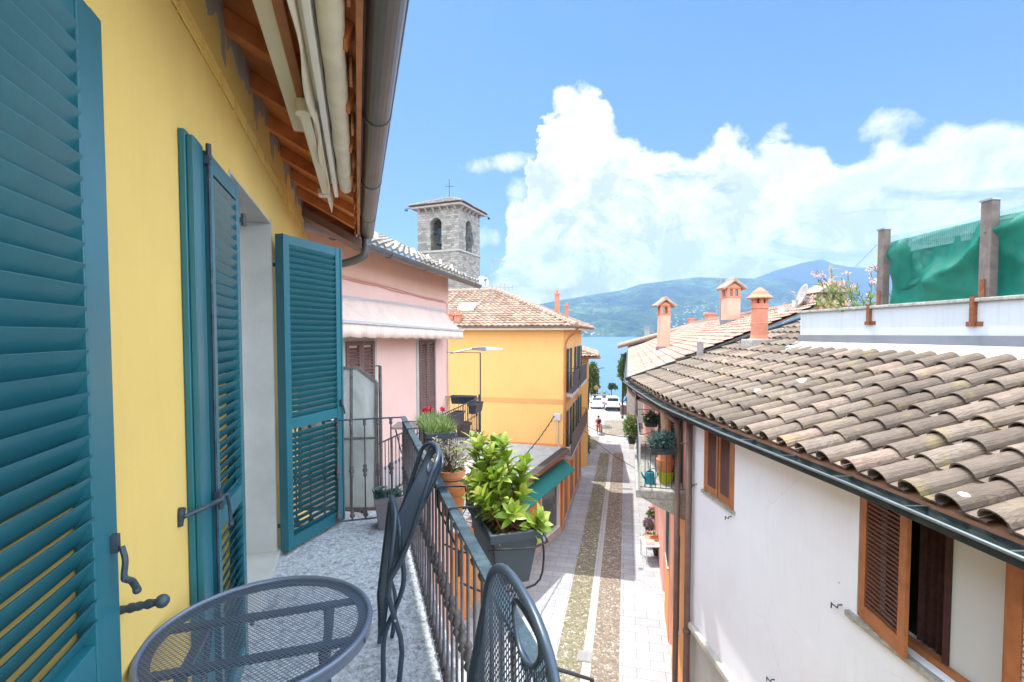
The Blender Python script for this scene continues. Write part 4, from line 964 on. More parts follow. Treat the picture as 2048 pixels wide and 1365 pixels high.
# ================================================================== SMALL HOUSE BEHIND
FC = frame(5.42, 34.4, .165, 1.)
Cc = thing('small_ochre_house', 'lower ochre house with barrel tiled roof next to the lakeside square', 'house', FC(5, -3, -EYE))
wl = MB(FC); walls(wl, 0, 9.5, -EYE, -1.72, 0, -.4, [(1.6, 2.5, -5.6, -4.0), (5.5, 6.4, -5.6, -4.0)]); wl.box(0, -6, -EYE, .35, -.4, -1.72); wl.box(9.15, -6, -EYE, 9.5, -.4, -1.72); build(wl, 'wall', 'ochre_stucco', Cc)
h0 = Vector(FC(-.65, .75, -1.60)); U = Vector(FC(10.1, .75, -1.60))-h0; Wd = Vector(FC(-.65, -4.2, -.0))-h0
tile_sheet('roof', 'tile_red', Cc, h0, U, Wd, 40, 14, .07, .05, 4, keep=lambda a, c: a*10.75 > c*3.4-.1)
U = Vector(FC(-.65, -6, -1.60))-h0; Wd = Vector(FC(2.75, .75, -.0))-h0
tile_sheet('roof', 'tile_red', Cc, h0, U, Wd, 25, 10, .07, .05, 4, keep=lambda a, c: a*6.75 > c*4.95-.1)
rt = MB(); ridge_tiles(rt, h0+Vector((0, 0, .05)), Vector(FC(2.75, -4.2, .05)), .12); build(rt, 'ridge_tiles', 'tile_red', Cc)
gt = MB(); gutter(gt, FC(-.72, .82, -1.66), FC(10.1, .82, -1.68), .07); gutter(gt, FC(-.75, -6, -1.66), FC(-.75, .85, -1.66), .07); gt.T = FC; gt.box(-.6, -6, -1.75, 10, .7, -1.69); build(gt, 'eave', 'brown_wood', Cc)
for a, b_ in ((1.6, 2.5), (5.5, 6.4)): wbox(FC, a, b_, -5.6, -4.0, Cc, 'green_shutter')
m_ = MB(FC); m_.box(-.05, -.01, -9.5, 9.5, .03, -8.7); build(m_, 'stone_plinth', 'stone_base', Cc)
wlm = thing('wall_lamp', 'curved iron bracket lamp high on the small ochre house', 'lamp', FC(.3, .02, -2.9))
m_ = MB(FC); m_.tube(smooth_path([(.3, .02, -3.4), (.3, .3, -2.75), (.4, .8, -2.5), (.5, 1.15, -2.45)]), .025, 6); build(m_, 'bracket', 'dark_iron', wlm); m_ = MB(FC); m_.box(.4, .25, -4.45, .6, 1.35, -4.38); build(m_, 'lamp_head', 'light_steel', wlm, bevel=.02)

# ================================================================== SHOP WITH CORRUGATED ROOF
S = thing('corner_shop', 'low orange shop with corrugated lean-to roof and teal awning', 'shop', FS(4, -2, -EYE))
def rz(Y): return -5.4-.1*(24-Y)
wl = MB(FS); walls(wl, 0, 8.1, -EYE, -6.3, 0, -.3, [(5.7, 7.75, -9.1, -6.95), (1.2, 2.4, -9.2, -7.0)]); wl.box(0, -5, -EYE, .3, -.3, -6.3); build(wl, 'wall', 'orange_stucco', S)
m_ = MB(); vs = []; fs = []; n_ = 0
sd = Vector((-.9724, .2334, 0)); sn = Vector((-.2334, -.9724, 0)); p0 = Vector((2.45, 23, 0))
Lr = 8.8; per = .19; N = int(Lr/per*6)
rows = []
for i in range(N+1):
    t = Lr*i/N; b0 = p0+sn*t
    # right end on the shop facade + .28
    fa_ = Vector(FS(0, .28, 0)); fd = (Vector(FS(1, .28, 0))-fa_).normalized(); fnn = Vector((fd.y, -fd.x, 0))
    k = ((fa_-b0).dot(fnn))/sd.dot(fnn); a = b0+sd*k; e = b0+sd*9.5
    h = .05*math.cos(2*math.pi*t/per)
    for q in (a, e): rows.append((q.x, q.y, EYE+rz(q.y)+h+.05))
m_.add(rows, [(2*i, 2*i+1, 2*i+3, 2*i+2) for i in range(N)]); o = build(m_, 'corrugated_roof', mat('fibre_cement', (.42, .40, .37), .9, .15, 2.5, .3, 60, .003, streak=.0, stain=(.25, .22, .2), stain_amt=.35), S, smooth=True); mo = o.modifiers.new('t', 'SOLIDIFY'); mo.thickness = .01
m_ = MB(); a = Vector(FS(8.1, .30, rz(22.9)+.02)); b_ = Vector(FS(-.1, .30, rz(15.7)+.02)); m_.bar(a, b_, .06, .20); m_.bar(a+Vector((-.12, .06, .07)), b_+Vector((-.12, .06, .07)), .26, .05); build(m_, 'fascia', 'brown_shutter', S)
m_ = MB(); a = Vector(FS(8.05, .15, rz(22.9)+.10)); b_ = Vector(FS(.0, .15, rz(15.7)+.10)); m_.bar(a, b_, .32, .05); build(m_, 'tar_edge', 'black_cable', S)
m_ = MB(FS); m_.hexa((2.4, .02, -6.42), (8.15, .02, -6.02), (8.15, .62, -6.42), (2.4, .62, -6.80), (2.4, .02, -6.38), (8.15, .02, -5.98), (8.15, .63, -6.38), (2.4, .63, -6.76)); build(m_, 'awning', 'awning_teal', S)
m_ = MB(FS); m_.box(5.72, -.15, -9.08, 7.73, -.1, -6.97); W = build(m_, 'shop_window', 'shop_glass', S)
m_ = MB(FS); 
for s_ in (5.70, 7.67): m_.box(s_, -.12, -9.1, s_+.08, .03, -6.95)
m_.box(5.78, -.12, -9.1, 7.67, .03, -9.0); build(m_, 'frame', 'white_metal', W)
m_ = MB(FS); m_.box(5.8, -.28, -8.6, 7.6, -.2, -7.3); build(m_, 'wood_panel', 'shop_wood', W); m_ = MB(FS); m_.box(5.72, -.4, -9.1, 7.73, -.35, -6.95); build(m_, 'interior', 'dark_inside', W)
m_ = MB(FS); m_.box(1.22, -.2, -9.2, 2.38, -.15, -7.0); build(m_, 'door', 'shop_wood', S)
m_ = MB(FS); m_.tube([(8.0, .05, -6.4), (8.0, .05, -9.4)], .045, 8); build(m_, 'downpipe', 'orange_deep', S)
m_ = MB(FS); m_.box(-.02, .002, -9.5, 8.1, .03, -9.15); build(m_, 'stone_plinth', 'stone_base', S)
# junction box and cables on the ochre wall
JB = thing('junction_box', 'white plastic junction box with conduit on the ochre side wall', 'junction box', FB(-.01, -.45, -3.95))
p = so(on_plane_s(1115, 834) if False else on_y(1115, 834, 23.05), FB); z_ = p[2]-EYE; o_ = p[1]
m_ = MB(FB); m_.box(-.10, o_-.16, z_-.17, -.0065, o_+.16, z_+.17); build(m_, 'box', 'light_steel', JB, bevel=.02)
m_ = MB(FB); m_.tube([(-.04, o_, z_-.16), (-.04, o_, z_-1.2), (-.05, o_+.1, z_-1.45), (-.05, o_+.35, z_-1.7)], .03, 6); build(m_, 'conduit', 'light_steel', JB)
def cable(p, q, sag, label, r=.014, mt='black_cable', name='overhead_cable'):
    m_ = MB(); pts = cat(p, q, sag, 20); m_.tube(pts, r, 5); return tag(build(m_, name, mt, None, loc=tuple(p)), label, 'cable')
jp = Vector(FB(-.06, o_-.15, z_+.05))
# rope twisted round its carrier wire
m_ = MB(); a = Vector(FP(.45, .2, -4.6)); pts = cat(a, jp, .55, 120); m_.tube(pts, .02, 5)
m_.tube([(x+.03*math.cos(i*1.1), y+.02*math.sin(i*1.1), z+.03*math.sin(i*1.1)) for i, (x, y, z) in enumerate(pts)], .011, 4)
tag(build(m_, 'twisted_cable', 'black_cable', None, loc=tuple(a)), 'twisted black cable sagging over the corrugated roof to the junction box', 'cable')
cable(FB(.1, .45, -3.9), FE(7.5, .4, -3.6), .5, 'black wire sagging across the street below the first balconies')
cable(FC(.8, .1, -4.6), FE(20, .4, -4.8), .7, 'thin pale wire sagging across the far street in front of the lake', .018, 'light_steel')
cable(FB(8.8, .1, -6.2), FE(11, .6, -6.1), .25, 'black wire stretched across the street above the walker', .014)
wl_ = thing('hanging_lamp', 'round yellow lamp hanging from the far wire by the lake', 'lamp', tuple(on_y(1193, 776, 44)))
m_ = MB(); c = on_y(1193, 776, 44); m_.ball(tuple(c), .2, 10, 8); build(m_, 'globe', 'lamp_yellow', wl_, smooth=True); m_ = MB(); m_.tube([tuple(c+Vector((0, 0, .2))), tuple(c+Vector((0, 0, .45)))], .02, 5); m_.lathe([(.16, c.z+.17), (.04, c.z+.26)], c.x, c.y, 10); build(m_, 'cap', 'dark_iron', wl_)

# ================================================================== BELL TOWER
TW = thing('bell_tower', 'square stone bell tower with tiled roof and iron cross rising above the pink house', 'tower', (-8.2, 59, 0))
ta = R(22); tl = (-math.cos(ta), math.sin(ta)); tr = (math.sin(ta), math.cos(ta)); TX, TY = -6.08, 55.7
def TL(s, o, z): return (TX+tl[0]*s-tr[0]*o, TY+tl[1]*s-tr[1]*o, EYE+z)       # left face, o outwards
def TR(s, o, z): return (TX+tr[0]*s-tl[0]*o, TY+tr[1]*s-tl[1]*o, EYE+z)       # right face
WS = 5.5
def arch_wall(mb, s0, s1, z0, z1, th, a0, a1, zs0, zsp):
    """wall s0..s1 with a round-headed opening a0..a1 from zs0, springing at zsp"""
    mb.box(s0, -th, z0, s1, 0, zs0); mb.box(s0, -th, zs0, a0, 0, z1); mb.box(a1, -th, zs0, s1, 0, z1)
    r = (a1-a0)/2; c = (a0+a1)/2; N = 12; arc = [(c-r*math.cos(math.pi*i/N), zsp+r*math.sin(math.pi*i/N)) for i in range(N+1)]
    vs = [(x, 0, z) for x, z in arc]+[(x, 0, z1) for x, z in arc]; vs += [(x, -th, z) for x, _, z in vs]; M_ = 2*(N+1); n1 = N+1
    fs = []
    for i in range(N): fs += [(i, i+1, n1+i+1, n1+i), (M_+i, M_+n1+i, M_+n1+i+1, M_+i+1), (i, M_+i, M_+i+1, i+1)]
    mb.add(vs, fs)
m_ = MB(TL); arch_wall(m_, 0, WS, -EYE, 14.7, .75, 2.25, 3.75, 9.75, 12.75)
for f in m_.v[:0]: pass
m2 = MB(TR); arch_wall(m2, .75, WS, -EYE, 14.7, .75, 1.75, 3.35, 9.75, 12.6)
m_.T = None; o = len(m_.v); m_.v += m2.v; m_.f += [tuple(k+o for k in f) for f in m2.f]
m3 = MB(TL); m3.box(WS-.7, -WS, -EYE, WS, -.75, 14.7); m3.box(.75, -WS, -EYE, WS-.7, -WS+.7, 14.7); m_.v += m3.v; m_.f += [tuple(k+o+len(m2.v) for k in f) for f in m3.f]
build(m_, 'wall', 'tower_stone', TW, uv=True)
m_ = MB(TL); m_.box(-.14, .002, 9.5, WS+.14, .14, 9.7); m_.T = TR; m_.box(.001, .002, 9.5, WS+.14, .14, 9.7); m_.T = TL; m_.box(.7, -4.8, 9.3, 4.8, -.7, 9.6); m_.box(.72, -4.7, 9.6, 4.8, -4.5, 14.7); m_.box(4.5, -4.7, 9.6, 4.7, -.8, 14.7); build(m_, 'string_course', 'coping_stone', TW)
m_ = MB(TL)
for F in (TL, TR):
    m_.T = F
    for k in range(6): s_ = .25+k*.96; m_ = MB(F); m_.hexa((s_, 0, 14.15), (s_+.2, 0, 14.15), (s_+.2, .12, 14.25), (s_, .12, 14.25), (s_, 0, 14.62), (s_+.2, 0, 14.62), (s_+.2, .5, 14.62), (s_, .5, 14.62)); build(m_, 'corbel', 'tower_trim', TW)
m_ = MB(TL); e = .62; m_.box(-e, -WS-e, 14.62, WS+e, e, 14.86); build(m_, 'eave', 'tower_trim', TW, bevel=.03)
apx = Vector(TL(WS/2, -WS/2, 16.5)); e = .78
cn = [Vector(TL(-e, e, 14.95)), Vector(TL(WS+e, e, 14.95)), Vector(TL(WS+e, -WS-e, 14.95)), Vector(TL(-e, -WS-e, 14.95))]
for i in range(4):
    a, b_ = cn[i], cn[(i+1) % 4]; md = (a+b_)/2
    tile_sheet('roof', 'tile_grey', TW, a, b_-a, apx-md, 26, 11, .09, .06, 3, keep=lambda x, y: y*.5-.01 < x < 1.01-y*.5)
m_ = MB()
for k in cn: ridge_tiles(m_, k+Vector((0, 0, .05)), apx, .12)
build(m_, 'ridge_tiles', 'tile_grey', TW)
m_ = MB(); m_.add([tuple(k-Vector((0, 0, .03))) for k in cn]+[tuple(apx-Vector((0, 0, .05)))], [(0, 1, 4), (1, 2, 4), (2, 3, 4), (3, 0, 4), (3, 2, 1, 0)]); build(m_, 'roof_deck', 'brown_shutter', TW)
m_ = MB(); x, y, z = apx; m_.tube([(x, y, z-.3), (x, y, z+2.2)], .045, 6); m_.tube([(x-.52, y, z+1.35), (x+.52, y+.05, z+1.35)], .04, 6); m_.tube([(x, y, z-.2), (x, y, z+.12)], [.16, .07], 8); build(m_, 'cross', 'dark_iron', TW)
m_ = MB(); c = TL(2.95, -1.25, 0); m_.lathe([(.62, EYE+10.55), (.55, EYE+10.7), (.40, EYE+11.0), (.33, EYE+11.4), (.26, EYE+11.65), (.08, EYE+11.75)], c[0], c[1], 20); bl = build(m_, 'bell', 'bell_bronze', TW, smooth=True)
m_ = MB(TL); m_.box(1.9, -1.35, 11.75, 4.1, -1.15, 12.0); m_.box(2.6, -1.35, 12.0, 3.3, -1.15, 12.5); m_.tube([(2.4, -1.25, 12.1), (2.95, -1.25, 11.0), (3.5, -1.25, 12.1)], .04, 5); build(m_, 'yoke', 'dark_iron', bl)
m_ = MB(TR); m_.tube([(2.6+.95*math.cos(t), .05, 11.3+.95*math.sin(t)) for t in [2*math.pi*i/24 for i in range(24)]], .04, 6, close=True)
for i in range(6): t = math.pi*i/6; m_.tube([(2.6+.95*math.cos(t), .05, 11.3+.95*math.sin(t)), (2.6-.95*math.cos(t), .05, 11.3-.95*math.sin(t))], .02, 4)
build(m_, 'bell_wheel', 'dark_iron', TW)
for F, s_ in ((TL, WS+.75), (TR, WS+.75)):
    m_ = MB(F); m_.tube([(s_-.3, .6, 14.75), (s_+.35, .75, 14.7)], .03, 5); m_.box(s_+.15, .65, 14.4, s_+.45, .9, 14.6); build(m_, 'floodlight', 'dark_iron', TW)

# ================================================================== WHITE HOUSE (right)
D = thing('white_house', 'white rendered house with brown barrel tile roof and wooden shutters on the right', 'house', FD(5, -2, -EYE))
W2 = (3.98, 5.62, -3.33, -1.78); W1 = (8.46, 9.62, -3.13, -1.75)
wl = MB(FD); walls(wl, -1, 10.25, -6.12, -1.465, 0, -.35, [W2, W1]); wl.box(9.9, -5, -6.12, 10.25, -.35, -1.465); build(wl, 'wall', 'white_stucco', D)
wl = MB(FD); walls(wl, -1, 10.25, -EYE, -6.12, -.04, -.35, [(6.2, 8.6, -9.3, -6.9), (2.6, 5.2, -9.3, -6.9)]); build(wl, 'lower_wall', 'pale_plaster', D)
m_ = MB(FD); m_.box(-1, -.04, -6.24, 10.3, .10, -6.125); m_.box(-1, -.04, -6.12, 10.3, .05, -6.05) if False else None; build(m_, 'cornice', 'cornice_stone', D, bevel=.015)
for a, b_ in ((6.2, 8.6), (2.6, 5.2)):
    m_ = MB(FD); m_.box(a, -.22, -9.3, b_, -.18, -6.9); build(m_, 'shop_window', 'trunk_tan', D)
# large window: sill, frame, panes, curtain, open leaves
m_ = MB(FD); m_.box(3.90, -.12, -3.40, 5.74, .06, -3.332); W = build(m_, 'window', 'coping_stone', D, bevel=.006); W['label'] = 'large window with one wooden shutter folded back'
m_ = MB(FD); z0, z1 = -3.33, -1.78
m_.box(5.53, -.2, z0, 5.62, -.02, z1); m_.box(3.98, -.2, z0, 4.04, -.02, z1); m_.box(4.04, -.2, z0, 5.53, -.10, z0+.07); m_.box(4.04, -.2, z1-.07, 5.53, -.10, z1); build(m_, 'frame', 'brown_wood', W, bevel=.004)
m_ = MB(FD)
for a in (4.05, 4.62): m_.box(a, -.18, z0+.07, a+.06, -.125, z1-.07)
m_.box(5.2, -.18, z0+.07, 5.26, -.125, z1-.07); build(m_, 'sash', 'curtain_brown', W, bevel=.003)
m_ = MB(FD); m_.box(4.11, -.155, z0+.07, 4.62, -.148, z1-.07); build(m_, 'pane', 'clear_glass', W)
def drape(s0, s1, o, z0, z1, mt, amp=.02, f=40):
    m_ = MB(FD); n_ = 60; vs = []
    for i in range(n_+1): s_ = s0+(s1-s0)*i/n_; y = o+amp*math.sin(s_*f)+amp*.5*math.sin(s_*f*2.3); vs += [(s_, y, z0), (s_, y, z1)]
    m_.add(vs, [(2*i, 2*i+1, 2*i+3, 2*i+2) for i in range(n_)]); return build(m_, 'curtain', mt, W, smooth=True)
drape(4.1, 4.66, -.24, z0+.05, z1, 'curtain_white', .008, 30); drape(4.66, 5.1, -.26, z0+.05, z1, 'curtain_brown', .025, 60)
m_ = MB(FD); m_.box(3.98, -1.2, z0, 5.62, -1.15, z1); m_.box(5.63, -1.2, z0, 5.66, -.36, z1); m_.box(3.94, -1.2, z0, 3.97, -.36, z1); m_.box(3.94, -1.2, z1+.001, 5.66, -.36, z1+.03); m_.box(3.94, -1.2, z0-.03, 5.66, -.36, z0-.001); build(m_, 'interior', 'dark_inside', W)
TD = lambda a0, b0, z0, da, db: (lambda x, y, z: FD(a0+x*da-y*db, b0+x*db+y*da, z0+z))
o = louvre(TD(5.60, .0, -3.32, -.985, .17), .78, 1.52, .04, 'shutter', 'brown_wood', W, pitch=.052, stile=.11, bot=.17, top=.08, slat_d=.058, tilt=60, mt_slat='brown_slat', flip=1); o['label'] = 'nearly closed wooden leaf with brown slats'
o = louvre(TD(3.98, .02, -3.32, -1, .0), .80, 1.52, .04, 'shutter', 'brown_wood', W, pitch=.052, stile=.11, bot=.17, top=.08, slat_d=.05, tilt=42, mt_slat='brown_wood', flip=1); o['label'] = 'wooden leaf folded back at the picture edge'
# small window, closed leaves
m_ = MB(FD); m_.box(8.40, -.1, -3.18, 9.68, .045, -3.132); W = build(m_, 'window', 'coping_stone', D); W['label'] = 'small window with closed wooden shutters'
m_ = MB(FD); m_.box(8.46, -.12, -3.13, 8.54, .012, -1.75); m_.box(9.54, -.12, -3.13, 9.62, .012, -1.75); build(m_, 'frame', 'brown_wood', W)
for k, a in enumerate((8.55, 9.06)):
    o = louvre(lambda x, y, z: FD(a+x, -.03+y, -3.12+z), .47, 1.36, .04, 'shutter', 'brown_wood', W, pitch=.05, stile=.065, bot=.14, slat_d=.045, tilt=50, mt_slat=('tile_brown', 'brown_slat')[1])
m_ = MB(FD); m_.box(8.46, -.3, -3.13, 9.62, -.28, -1.75); build(m_, 'interior', 'dark_inside', W)
# holdback hooks
for px, py in ((1460, 1036), (1392, 971), (1678, 1212), (1545, 1360)):
    s_, z_ = fpx(px, py, FD); m_ = MB(FD); m_.tube([(s_-.05, -.01, z_+.04), (s_-.05, .05, z_+.04), (s_-.045, .055, z_), (s_+.06, .055, z_)], .009, 6); m_.tube([(s_+.06, .055, z_+.01), (s_+.06, .055, z_-.06)], .009, 6); build(m_, 'shutter_hook', 'dark_iron', D)
# eave, gutter
XE = [(1., 3.79), (3.34, 3.60), (5.04, 3.55), (7.67, 3.34), (8.89, 3.30), (10.35, 3.26), (11.8, 3.34), (13.6, 3.48), (15.9, 3.68)]
ZG = -1.58
def xe(Y): return lerp_tab([(a, b_) for a, b_ in XE], Y)
m_ = MB(); pts = [Vector((x+.105, Y, EYE+ZG-.0)) for Y, x in XE]
n_ = 10; r = .12; vs = []; L2 = None
for p in pts:
    ring = [(p.x+r*math.cos(t), p.y, p.z+r*math.sin(t)) for t in [math.pi+math.pi*i/n_ for i in range(n_+1)]]+[(p.x+(r-.008)*math.cos(t), p.y, p.z+(r-.008)*math.sin(t)+.002) for t in [2*math.pi-math.pi*i/n_ for i in range(n_+1)]]
    vs += ring; L2 = len(ring)
m_.add(vs, [(i*L2+k, i*L2+(k+1) % L2, (i+1)*L2+(k+1) % L2, (i+1)*L2+k) for i in range(len(pts)-1) for k in range(L2)])
GO = build(m_, 'gutter', 'gutter_green', D, smooth=False)
m_ = MB(); m_.tube([(x-.018, Y, EYE+ZG+.004) for Y, x in XE], .017, 10); build(m_, 'rolled_rim', 'gutter_pale', GO, smooth=True)
Y = 1.6
while Y < 15.8: m_ = MB(); m_.box(xe(Y)-.01, Y-.012, EYE+ZG+.006, xe(Y)+.235, Y+.012, EYE+ZG+.012); Y += .92; build(m_, 'strap', 'gutter_pale', GO)
SLP = .345
m_ = MB()
for (Y0, x0), (Y1, x1) in zip(XE[:-1], XE[1:]):
    m_.hexa((x0+.235, Y0, EYE-1.60), (x0+3.6, Y0, EYE-1.60+3.5*SLP), (x1+3.6, Y1, EYE-1.60+3.5*SLP), (x1+.235, Y1, EYE-1.60), (x0+.235, Y0, EYE-1.55), (x0+3.6, Y0, EYE-1.55+3.5*SLP), (x1+3.6, Y1, EYE-1.55+3.5*SLP), (x1+.235, Y1, EYE-1.55))
build(m_, 'eave_board', 'shop_wood', D)
# barrel tiles
def barrel_roof(parent):
    mb = MB(); pitch = .39; ex = .5; Y = 1.4; col = 0; dx = Vector((1, -.03, SLP)); dl = dx.length; dx = dx/dl; ny = Vector((0, 1, 0)); nz_ = dx.cross(ny).normalized()
    while Y < 15.75:
        x0 = xe(Y)+.215; run = (6.98-.056*(Y-6.8)-x0) if Y < 11.72 else (9.9-x0)
        nrow = math.ceil(run*dl/ex-.2); 
        for r_ in range(nrow):
            # pan
            base_ = Vector((x0, Y, EYE-1.53))+dx*(r_*ex)
            jy = random.uniform(-.013, .013); jz = random.uniform(0, .014); tw = random.uniform(-.014, .014)
            L_ = ex*1.09; n8 = 8
            vs = []; uvs = []; prof_ = []
            for i in range(n8+1):
                t = math.pi*i/n8; prof_.append((math.cos(t), math.sin(t)))
            for e, (sc_, lf) in enumerate(((1.06, .036+jz), (.92, .006))):
                b0 = base_+dx*(e*L_)
                R_ = .128*sc_; H_ = .105*sc_
                for c, s_ in prof_:
                    vs.append(tuple(b0+ny*(R_*c+jy+tw*e)+nz_*(H_*s_+lf))); uvs.append((col+.5+.42*c, r_+.02+e*.95))
                for c, s_ in prof_[::-1]:
                    vs.append(tuple(b0+ny*((R_-.016)*c+jy+tw*e)+nz_*((H_-.016)*s_+lf))); uvs.append((col+.5+.42*c, r_+.02+e*.95))
            m2_ = 2*(n8+1)
            fs = [(k, (k+1) % m2_, m2_+(k+1) % m2_, m2_+k) for k in range(m2_)]+[(k, k+1, m2_-2-k, m2_-1-k) for k in range(n8)]
            mb.add(vs, fs, uvs)
            # flat pan between this cover and the next
            vs = []; uvs = []
            for e, lf in ((0, .03), (1, .004)):
                b0 = base_+dx*(e*L_)+ny*pitch/2
                for c, h_ in ((-.125, .0), (-.06, .012), (0, .006), (.06, .012), (.125, 0)):
                    vs.append(tuple(b0+ny*c+nz_*(lf+h_*.6))); uvs.append((col+.5+c, r_+.02+e*.95))
                    
            vs += [tuple(Vector(k)-nz_*.022) for k in vs[:5]]; uvs += uvs[:5]
            mb.add(vs, [(k, k+1, 6+k, 5+k) for k in range(4)]+[(10+k, 11+k, k+1, k) for k in range(4)], uvs)
        Y += pitch; col += 1
    return build(mb, 'roof', 'tile_brown', parent, smooth=False)
barrel_roof(D)
m_ = MB(); a = Vector((3.75, 15.9, EYE-1.50)); b_ = Vector((9.95, 15.72, EYE-1.50+6.25*SLP)); m_.bar(a, b_, .16, .10); build(m_, 'verge_flashing', 'gutter_green', D)
# roof terrace parapet
m_ = MB(FD); m_.box(-.5, -3.58, -.9, 11.7, -3.33, .50); m_.box(11.45, -8.5, -.9, 11.7, -3.58, .50); m_.box(-.5, -8.5, -.2, 11.45, -3.58, .1); PT = build(m_, 'terrace_parapet', 'parapet_white', D)
m_ = MB(FD); m_.box(-.5, -3.64, .502, 11.78, -3.27, .56); m_.box(11.4, -8.5, .502, 11.78, -3.64, .56); build(m_, 'coping', 'coping_stone', PT, bevel=.012)
m_ = MB(FD); m_.box(-.5, -3.33, -.30, 11.74, -3.31, -.03); m_.box(11.7, -8.5, -.34, 11.72, -3.33, -.03); build(m_, 'flashing', 'flashing', PT)
m_ = MB(FD); m_.hexa((-.5, -3.31, -.30), (11.8, -3.31, -.30), (11.8, -2.72, -.52), (-.5, -2.72, -.52), (-.5, -3.31, -.19), (11.8, -3.31, -.19), (11.8, -2.72, -.455), (-.5, -2.72, -.455)); build(m_, 'skirt', 'pale_flashing', PT)
for px in (1741, 1950):
    s_, z_ = fpx(px, 640, FD, -3.33); m_ = MB(FD); m_.box(s_-.035, -3.33, z_-.10, s_+.035, -3.262, .59); m_.box(s_-.13, -3.33, z_-.10, s_+.13, -3.31, z_-.03); build(m_, 'bracket', 'rust', D)
def lm(s_, o_): return s_, o_
NS = thing('net_screen', 'green shade net stretched between wooden posts on the roof terrace parapet', 'screen', FD(7, -3.4, .56))
for px, pyb, pyt, w_ in ((1764, 612, 460, .15), (1973, 600, 400, .17)):
    s_, _ = fpx(px, 600, FD, -3.42); _, zt = fpx(px+18 if px > 1900 else px+8, pyt, FD, -3.42)
    m_ = MB(FD); m_.hexa((s_-w_/2, -3.5, .56), (s_+w_/2, -3.5, .56), (s_+w_/2, -3.36, .56), (s_-w_/2, -3.36, .56), (s_-w_/2, -3.5, zt), (s_+w_/2, -3.5, zt), (s_+w_/2, -3.36, zt), (s_-w_/2, -3.36, zt)); po = build(m_, 'post', 'weathered_post', NS, bevel=.008)
    m_ = MB(FD); m_.box(s_-w_/2-.015, -3.515, zt, s_+w_/2+.015, -3.345, zt+.03); build(m_, 'cap', 'flashing', po)
    m_ = MB(FD); m_.box(s_-.03, -3.358, .5, s_+.04, -3.34, .85); build(m_, 'strap', 'rust', po)
SN0 = fpx(1764, 600, FD, -3.5)[0]; 
def net(name, mt, s0, s1, zlo, zhi, amp, o0, seed=0, kk=13.):
    m_ = MB(FD); nx, nz_ = 90, 24; vs = []; uvs = []
    for i in range(nx+1):
        s_ = s0+(s1-s0)*i/nx
        for j in range(nz_+1):
            t = j/nz_; zl = zlo(i/nx); zh = zhi(i/nx); z = zl+(zh-zl)*t
            a_ = s_*1.9+t*1.6+seed
            q_ = mnoise.noise(Vector((s_*1.1, t*1.3, seed))); d = amp*((1-abs(math.sin(s_*1.5+t*1.9+seed+1.6*q_)))**2*1.5+.5*(1-abs(math.sin(s_*2.3-t*3.1+2*q_+1)))**3+.8*q_+.15*math.sin(s_*17+t*3))*min(1, t*4, (1-t)*5+.2)
            vs.append((s_, o0+d, z)); uvs.append((s_, t*(zh-zl)))
    m_.add(vs, [(i*(nz_+1)+j, i*(nz_+1)+j+1, (i+1)*(nz_+1)+j+1, (i+1)*(nz_+1)+j) for i in range(nx) for j in range(nz_)], uvs)
    return build(m_, name, mt, NS, smooth=True)
net('net', 'green_net', SN0-.05, 1.5, lambda u: .57, lambda u: 1.80+.04*math.sin(u*9), .15, -3.62, 0)
net('inner_net', 'green_net', SN0-.05, 1.5, lambda u: .6, lambda u: 1.74+.05*math.sin(u*9+.5), .10, -3.80, 4)
net('top_net', 'pale_net', SN0, 1.5, lambda u: 1.55, lambda u: 1.93-.05*math.sin(u*3.14*3)**2, .01, -3.60, 2)
sw = MB(); sw.tube([tuple(on_y(1757, 487, 9.3)), tuple(on_y(1710, 535, 11.5))], .006, 4); tag(build(sw, 'guy_wire', 'steel', None, loc=tuple(on_y(1757, 487, 9.3))), 'thin guy wire running down from the end post of the green net', 'wire')
OL = thing('oleander_bush', 'oleander bush with pale pink flowers behind the white parapet', 'bush', FD(10.6, -4.0, .1))
m_ = MB(); lf = MB(); fl = MB()
for k in range(26):
    b_ = Vector(FD(random.uniform(9.7, 11.6), random.uniform(-4.4, -3.75), .25)); d = Vector((random.uniform(-.55, .25), random.uniform(-.1, .7), random.uniform(.7, 1.3))).normalized(); L_ = random.uniform(.8, 1.6)
    if random.random() < .25: d = Vector((-.7, .4, .55)).normalized(); L_ = 1.0
    pts = [b_+d*L_*t+Vector((0, 0, -.15*t*t)) for t in (0, .3, .6, 1)]; m_.tube([tuple(p) for p in pts], [.012, .009, .006, .003], 5)
    for i in range(30):
        t = random.uniform(.25, 1.02); p = b_+d*L_*t+Vector((0, 0, -.15*t*t)); v = (rvec()+d*1.1).normalized(); lf.blade(p, v, random.uniform(.10, .17), .022, up=rvec(), n=3)
    if random.random() < .75:
        p = pts[-1]
        for i in range(14):
            c = p+rvec()*random.uniform(.02, .10); 
            for j in range(4): fl.blade(c, rvec(), .028, .022, up=rvec(), n=2)
build(m_, 'stem', 'bark', OL); build(lf, 'leaves', 'leaf_oleander', OL); build(fl, 'flowers', 'flower_blush', OL)

